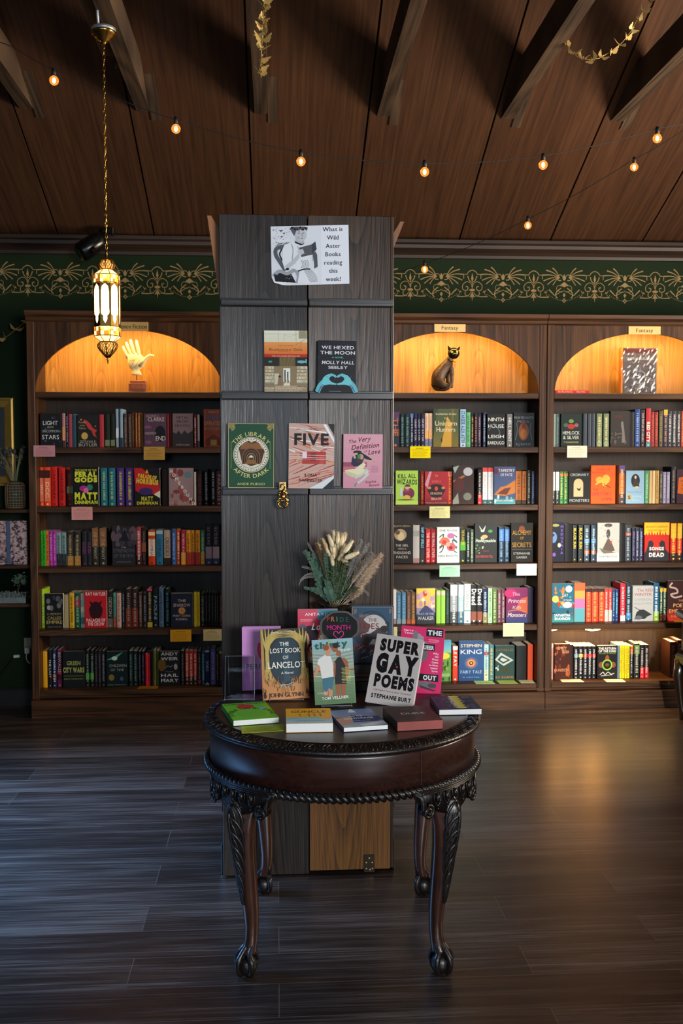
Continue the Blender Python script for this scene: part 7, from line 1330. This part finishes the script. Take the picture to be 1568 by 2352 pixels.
# pampas plumes and wispy grass
PAM=mat('pampas_plume','cdb79e',0.9,spec=.1); PAM2=mat('grey_grass','a09a94',0.9,spec=.1)
plumes=[((868,1285),(838,1300),(800,1375),PAM,.016),((862,1300),(835,1320),(800,1378),PAM,.017),((845,1320),(828,1340),(800,1380),PAM,.016),((825,1350),(815,1362),(798,1382),PAM,.013),((872,1275),(850,1285),(815,1350),PAM,.014),((850,1283),(835,1290),(805,1345),PAM,.014),((832,1290),(820,1305),(800,1350),PAM,.014),((842,1250),(825,1275),(790,1350),PAM2,.012),((826,1240),(815,1262),(788,1345),PAM2,.010),((848,1268),(835,1282),(800,1345),PAM2,.010),((835,1258),(822,1275),(792,1340),PAM2,.010),((725,1245),(735,1275),(750,1330),mat('faded_grass','75583c',0.9),.007),((735,1240),(745,1270),(757,1320),MATS['faded_grass'],.007)]
for k,(p0,p1,p2,mt_,w_) in enumerate(plumes):
    d=rr.uniform(-.08,-.0); a=bq(*p0,d); b=bq(*p1,d*.9); c=bq(*p2,d*.6); m=MB(); pts=[]
    for i in range(16): t=i/15; pts.append(a*(1-t)**2+b*2*t*(1-t)+c*t*t)
    m.tube(pts+[base],.0008,4)
    for i in range(900):
        t=rr.random()**.8*.85; j=min(14,int(t*15)); p=pts[j].lerp(pts[j+1],t*15-j); tg=(pts[j]-pts[j+1]).normalized(); o_=Vector((rr.gauss(0,1),rr.gauss(0,.6),rr.gauss(0,1))).normalized()
        L_=w_*rr.uniform(.7,2.0)*(.4+.6*math.sin(PI*min(1,t+.15))); q=p+(o_*.75+tg*.8).normalized()*L_; w2=tg.cross(o_)
        w2=(w2.normalized() if w2.length>0 else Vector((1,0,0)))*.0006; mid=p.lerp(q,.55)+Vector((0,0,.001)); m.add([p-w2*.6,p+w2*.6,mid+w2*1.5,q,mid-w2*1.5],[(0,1,2,3,4)])
    part(m,'plume',mt_,BQ)
m=MB()
for p0,p1,p2 in (((686,1342),(693,1315),(735,1325)),((688,1332),(702,1308),(740,1318)),((692,1300),(710,1300),(740,1320)),((705,1245),(720,1270),(745,1310)),((845,1365),(838,1352),(815,1345)),((728,1238),(740,1262),(755,1300))):
    a,b,c=bq(*p0,-.03),bq(*p1,-.03),bq(*p2,-.03); pts=[a*(1-t/10)**2+b*2*(t/10)*(1-t/10)+c*(t/10)**2 for t in range(11)]
    for o_ in (0,.0015,-.0015): m.tube([p+Vector((o_*(i%3),0,o_*2)) for i,p in enumerate(pts)],[.0004]+[.0007]*10,4)
part(m,'wispy_stem',PAM2,BQ)
# ================================================================== LEFT WALL SHELVES AND WHAT STANDS ON THEM
SHW=MATS['bookcase_dark_oak_rails']; xl=XL+.9; YS1,YS2=6.20,6.42
def wshelf(py,label):
    z=at(30,py,YS1).z; m=MB(); m.bbox((xl,YS1,z-.022),(-1.492,YW-.001,z),.002); tag(m.build('wall_shelf',SHW),label,'shelf','short wooden shelves left of the bookcases'); return z
z1=wshelf(1170,'upper wooden wall shelf carrying the rattan vase, far left')
z2=wshelf(1298,'middle wooden wall shelf under the floral boxes, far left')
z3=wshelf(1387,'lowest wooden wall shelf under the glass terrarium, far left')
# framed picture
fa=at(33,1040,6.40); fb=at(33,914,6.40); x1=fa.x; zt=fb.z; x0=x1-.42; zb=zt-.55
PF=thing('framed_picture',((x0+x1)/2,6.40,zb),'dark picture in a wide gold frame, cut by the left photo edge','picture')
m=MB()
def frm(i0,i1,y0,y1):
    a=[(x0+i0,zb+i0),(x1-i0,zb+i0),(x1-i0,zt-i0),(x0+i0,zt-i0)]; b=[(x0+i1,zb+i1),(x1-i1,zb+i1),(x1-i1,zt-i1),(x0+i1,zt-i1)]
    for k in range(4):
        k2=(k+1)%4; m.add([(a[k][0],y0,a[k][1]),(a[k2][0],y0,a[k2][1]),(b[k2][0],y1,b[k2][1]),(b[k][0],y1,b[k][1])],[(0,1,2,3)])
frm(0,0.0001,6.418,6.385); frm(0,.012,6.385,6.382); frm(.012,.016,6.382,6.392); frm(.016,.052,6.386,6.402); frm(.052,.06,6.402,6.405)
part(m,'frame',mat('antique_gold_frame','a8843c',0.4,0.55,noise=0.2,nscale=20),PF)
m=MB(); m.box((x0+.05,6.404,zb+.05),(x1-.05,6.417,zt-.05)); part(m,'picture',mat('dark_print','26282a',0.4,noise=0.6,nscale=12),PF)
# rattan vase with dried grasses
vx=at(36,1165,6.30).x; RV=thing('rattan_vase',(vx,6.30,z1),'small woven rattan covered vase on the upper wall shelf','vase')
RAT=mat('rattan_weave','8a6a48',0.7,noise=0.2,nscale=60); m=MB(); m.smooth=True; rv=.060; hh=.155
prof=lambda t: rv*(.96+.06*math.sin(PI*t)) if t<.9 else rv*(.98-(t-.9)*2.2)
for i in range(20): m.tube([(vx+prof(t)*math.cos(2*PI*i/20),6.30+prof(t)*math.sin(2*PI*i/20),z1+.004+hh*t) for t in (0,.2,.4,.6,.8,.9,1)],.0019,5)
for t in (.02,.1,.2,.32,.44,.56,.68,.8,.9,1.0): 
    q=[(vx+(prof(t)+.0008)*math.cos(2*PI*i/24),6.30+(prof(t)+.0008)*math.sin(2*PI*i/24),z1+.004+hh*t) for i in range(25)]; m.tube(q,.0022 if t not in (.02,1.0) else .0035,5,cap=False)
part(m,'weave',RAT,RV)
m=MB(); m.smooth=True; m.lathe([(.0005,.003),(rv*.9,.003),(rv*.92,hh*.85),(.025,hh+.005),(.026,hh+.018),(.022,hh+.018),(.022,hh)],24,(vx,6.30,z1)); part(m,'glass_liner',mat('vase_glass','3a4440',0.1,spec=.6),RV)
DG=thing('dried_grass',(vx,6.30,z1+hh),'dried thistles and seed heads in the rattan vase','dried flowers'); m=MB(); hm=MB(); hm.smooth=True; rr=random.Random(33)
for k in range(26):
    ax=rr.uniform(-.12,.075); L_=rr.uniform(.14,.24); d=rr.uniform(-.06,.05); top=Vector((vx+ax,6.30+d,z1+hh+L_-abs(ax)*.3)); m.tube([(vx+ax*.08,6.30,z1+hh-.02),(vx+ax*.45,6.30+d*.5,z1+hh+L_*.55),top],.0011,4)
    if k%3==0: hm.ball(tuple(top),(.011,.011,.017),10,8)
    else:
        for j in range(7): o_=Vector((rr.gauss(0,1),rr.gauss(0,1),rr.gauss(.6,1))).normalized(); m.tube([top,top+o_*.022],[.0012,.0005],4)
part(m,'stem',mat('pale_dry_grass','8a8464',0.8),DG); part(hm,'thistle_head',mat('thistle','4a4a44',0.8,bump=.8,bscale=200),DG)
# floral boxes
FL=None
def floral():
    m,nt,b=nodes('pink_floral_paper'); N=nt.nodes.new; v=N('ShaderNodeTexNoise'); tc=N('ShaderNodeTexCoord'); v.inputs['Scale'].default_value=42; v.inputs['Detail'].default_value=3; v.inputs['Distortion'].default_value=1.2
    nt.links.new(tc.outputs['Object'],v.inputs['Vector']); cr=N('ShaderNodeValToRGB'); nt.links.new(v.outputs['Fac'],cr.inputs[0]); e=cr.color_ramp.elements; e[0].position=.42; e[0].color=(*lin('332c34'),1); e[1].position=.5; e[1].color=(*lin('b48c8c'),1); x=cr.color_ramp.elements.new(.62); x.color=(*lin('c8a8a0'),1)
    nt.links.new(cr.outputs[0],b.inputs['Base Color']); b.inputs['Roughness'].default_value=.6; return m
FLM=floral(); SPN=mat('slate_blue_cloth','4a5a78',0.6)
for k,(xa,xs,xb) in enumerate(((-22,-8,15),(15,24,63))):
    a=at(xa,1280,6.22).x; s_=at(xs,1280,6.22).x; b=at(xb,1280,6.22).x; m=MB(); h_=at(30,1196,6.22).z-z2-.001
    m.bbox((a,6.22,z2+.001),(s_,6.38,z2+h_),.003,mi=1); m.bbox((s_,6.221,z2+.001),(b-.002,6.38,z2+h_),.002,mi=0)
    tag(m.build('floral_box',[FLM,SPN]),['pink floral keepsake box at the photo edge with blue spine','wider pink floral keepsake box with blue spine, against the bookcase'][k],'box','floral boxes on the middle wall shelf')
# terrarium
x0,x1=at(-45,1380,6.23).x,at(61,1380,6.23).x; h_=at(30,1302,6.23).z-z3-.002
TR=thing('glass_terrarium',((x0+x1)/2,6.30,z3),'small glass tank with white pebbles and a tiny tree, lowest wall shelf','terrarium')
m=MB(); t=.003; m.box((x0,6.225,z3+.001),(x1,6.228,z3+h_)); m.box((x0,6.375,z3+.001),(x1,6.378,z3+h_)); m.box((x1-t,6.228,z3+.001),(x1,6.375,z3+h_)); m.box((x0,6.228,z3+.001),(x0+t,6.375,z3+h_)); part(m,'tank',mat('tank_glass','e8f0f4',0.02,trans=1.0,ior=1.1,spec=.6),TR)
rr=random.Random(5); m=MB(); m.smooth=True; m.box((x0+.005,6.23,z3+.001),(x1-.005,6.37,z3+.035),smooth=False)
for k in range(260): m.ball((rr.uniform(x0+.01,x1-.01),rr.uniform(6.232,6.365),z3+.035+rr.uniform(-.004,.022)),rr.uniform(.005,.009),7,5)
part(m,'pebbles',mat('white_pebbles','9a9890',0.7,noise=.3,nscale=40),TR,kind='stuff')
m=MB(); tx=at(44,1370,6.29).x; m.tube([(tx-.012,6.29,z3+.04),(tx-.006,6.29,z3+.075),(tx+.004,6.29,z3+.10),(tx-.004,6.29,z3+.135)],[.006,.005,.004,.002],8); m.tube([(tx-.002,6.29,z3+.09),(tx+.022,6.29,z3+.12)],[.003,.0015],6); part(m,'tree_trunk',mat('bonsai_bark','5a5248',0.8),TR)
m=MB()
for k in range(150): c=rr.choice([(0,.15),(-.025,.14),(.025,.135),(.012,.16),(-.012,.125),(.03,.12)]); leafmesh(m,(tx+c[0]+rr.gauss(0,.009),6.29+rr.gauss(0,.014),z3+c[1]+rr.gauss(0,.008)),.0045,(rr.gauss(0,.5),-1,rr.gauss(.3,.5)),(rr.gauss(0,1),0,rr.gauss(0,1)))
part(m,'foliage',mat('pale_succulent','6f8060',0.6),TR)
# outlet, plug and cable
ox=at(63,1478,YW-.01); m=MB(); m.bbox((ox.x-.022,YW-.008,ox.z-.036),(ox.x+.022,YW-.001,ox.z+.036),.002); OT=thing('wall_outlet',(ox.x,YW,ox.z),'beige wall outlet with a white plug beside the left bookcase','outlet'); part(m,'cover_plate',mat('beige_plastic','8a8570',0.5),OT)
m=MB(); m.bbox((ox.x-.012,YW-.045,ox.z-.06),(ox.x+.02,YW-.009,ox.z-.02),.004); m.tube([(ox.x-.002,YW-.03,ox.z-.06),(ox.x-.004,YW-.03,ox.z-.09),(ox.x+.006,YW-.03,ox.z-.115),(ox.x+.02,YW-.03,ox.z-.125)],.0035,8); part(m,'plug',mat('white_plastic','b8b8b4',0.4),OT)
q=[at(38,1507,6.38),at(30,1512,6.38),at(18,1528,6.38),at(5,1545,6.38),at(-5,1570,6.38),at(-20,1600,6.36)]; m=MB(); m.tube(q,.0038,8,mi=0); m.tube([at(32,1508,6.38),at(45,1507,6.38)],[.011,.009],10,mi=1); tag(m.build('cable',[CORD,MATS['white_plastic']]),'black cable with a white plug end against the green wall','cable')
# ================================================================== SHELF TALKER CARDS
def card(x0,x1,y0,y1,col,ink,label,row,seed,flat=False):
    if flat:
        zz=SH[row]+.0008; a,b,c,d=[atz(x,y,zz) for x,y in ((x0[0],y1),(x0[1],y1),(x1[1],y0),(x1[0],y0))]
        m=MB(); m.loft([[tuple(p) for p in (a,b,c,d)],[tuple(p+Vector((0,0,.0008))) for p in (a,b,c,d)]],col=col)
        A=Art(m,a+Vector((0,0,.0008)),tuple((b-a).normalized()),(0,1,0),(b-a).length,(d-a).y); A.lines(.1,.9,.2,.8,3,ink,.3,seed)
    else:
        a=at(x0,y1,YB-.004); b=at(x1,y0,YB-.004); m=MB(); m.box((a.x,YB-.003,a.z),(b.x,YB-.0015,b.z),col=col)
        A=Art(m,(a.x,YB-.003,a.z),(1,0,0),(0,0,1),b.x-a.x,b.z-a.z); A.lines(.25,.75,.80,.92,1,ink,.5,seed); A.lines(.08,.92,.68,.78,1,ink,.4,seed+1); A.lines(.07,.93,.12,.64,6,ink,.28,seed+2)
        m.box((a.x,YB-.0015,b.z-.004),(b.x,YB+.03,b.z-.003),col=col) if False else None
        A.k=0
    tag(m.build('shelf_card',PAPER),label,'card','printed cards clipped to the bookcase shelves')
card(77,126,1023,1049,'a87a80','7a4a54','pink card with small print at the left end of the second shelf, left bookcase',1,1)
card(330,378,1026,1056,'b08c48','6a5020','tan card under the purple cover, left bookcase',1,2)
card(164.5,212,1164,1194,'c48c88','9a6060','pink card under the black cover with yellow green lettering, left bookcase',2,3)
card(391,439,1446,1474,'b0801c','7a5410','amber card under the navy compass cover, left bookcase',4,4)
card(467,509,1445,1472,'a09468','6a6040','khaki card beside the column at the fourth shelf, left bookcase',4,5)
card(941.5,988.5,1025,1052,'e0d010','8a7c10','bright yellow card at the top shelf, middle bookcase',1,6)
card(986,1033,1163,1190,'dcdca0','9a9a6a','pale yellow card under the red dragon cover, middle bookcase',2,7)
card(1009,1056,1298,1325,'a4d4b8','6a9a80','mint green card under the white flower cover, middle bookcase',3,8)
card(1186,1232,1295,1322,'dcdcd4','b0b0a8','white card under the black Alchemy cover, middle bookcase',3,9)
card(1155,1203,1431,1462,'d8d8a4','a8a878','cream card at the right of the fourth shelf, middle bookcase',4,10)
card(884,912,1440,1462,'dcd8a8','a8a478','cream card half hidden by the blue mermaid book, middle bookcase',4,11)
card(1302,1348,1024,1051,'d8d4c0','a09c88','ivory card under the pomegranate cover, right bookcase',1,12)
card((314,360),(322,364),1576,1582,'a8701c','6a4410','amber card lying on the bottom shelf, left bookcase',5,13,True)
card((1093,1137),(1087,1130),1564,1571,'b4dc8c','7aa05c','light green card lying left on the bottom shelf, middle bookcase',5,14,True)
card((1147,1189),(1139,1180),1563,1570,'b8d868','84a040','yellow green card lying at the middle of the bottom shelf, middle bookcase',5,15,True)
card((1196,1228),(1189,1222),1562,1569,'d4d4a4','a0a070','cream card lying right on the bottom shelf, middle bookcase',5,16,True)
card((1291,1341),(1284,1332),1560,1566.5,'e0dcc4','b0a884','cream card lying left on the bottom shelf, right bookcase',5,17,True)
card((1393,1437),(1385,1428),1560,1566.5,'dcd8c0','b0a884','cream card under the green ring cover on the bottom shelf, right bookcase',5,18,True)
card((1548,1590),(1538,1580),1422,1428,'a8b020','707814','olive card lying on the fourth shelf under the serpent cover, right bookcase',4,19,True)
# ================================================================== CARVED CHAIR at the right edge
ax=at(1552,1600,5.35).x+.20; AC=thing('carved_armchair',(ax+.3,5.5,0),'dark carved wooden armchair, only its scrolled side showing at the right edge','armchair')
DK=mat('dark_chair_wood','1a110c',0.3,noise=.3,nscale=20,coat=.4); m=MB(); m.smooth=True
def ap(dx,y,z): return (ax+dx,y,z)
for yy in (5.30,5.78):
    m=MB(); m.smooth=True; m.tube([ap(.02,yy,.0),ap(.015,yy,.06),ap(.0,yy,.16),ap(-.012,yy,.27),ap(.0,yy,.36)],[.020,.018,.022,.030,.034],12); part(m,'leg',DK,AC)
for yy in (5.30,5.78):
    m=MB(); m.smooth=True; m.tube([ap(.56,yy,.0),ap(.56,yy,.2),ap(.56,yy,.36)],[.018,.022,.03],12); part(m,'leg',DK,AC)
m=MB(); m.bbox(ap(-.02,5.26,.34),ap(.60,5.82,.40),.012); part(m,'seat_frame',DK,AC)
m=MB(); m.bbox(ap(.0,5.28,.401),ap(.57,5.80,.46),.025); part(m,'seat_cushion',mat('brown_leather','2c1a14',0.4),AC)
m=MB(); m.smooth=True; m.tube([ap(.0,5.32,.39),ap(-.012,5.31,.45),ap(-.02,5.30,.52),ap(.0,5.30,.58),ap(.0,5.40,.61),ap(.0,5.60,.62),ap(.0,5.80,.64)],[.024,.026,.03,.032,.026,.024,.026],12)
for k in range(26):
    t=k/25; g=t*2.6*PI; r_=.040*(1-t*.8); m.ball(ap(-.018+.012*math.cos(g),5.285,.545+r_*math.sin(g)),.008,8,6)
for k in range(14): m.ball(ap(-.03+.006*(k%2),5.30+.004*k,.42+.013*k),.008,8,6)
part(m,'arm',DK,AC)
m=MB(); m.smooth=True; m.tube([ap(.58,5.32,.39),ap(.58,5.30,.55),ap(.58,5.40,.61),ap(.58,5.80,.64)],.024,12); part(m,'arm',DK,AC)
m=MB(); m.bbox(ap(.02,5.78,.40),ap(.56,5.83,.60),.02); part(m,'backrest',DK,AC)
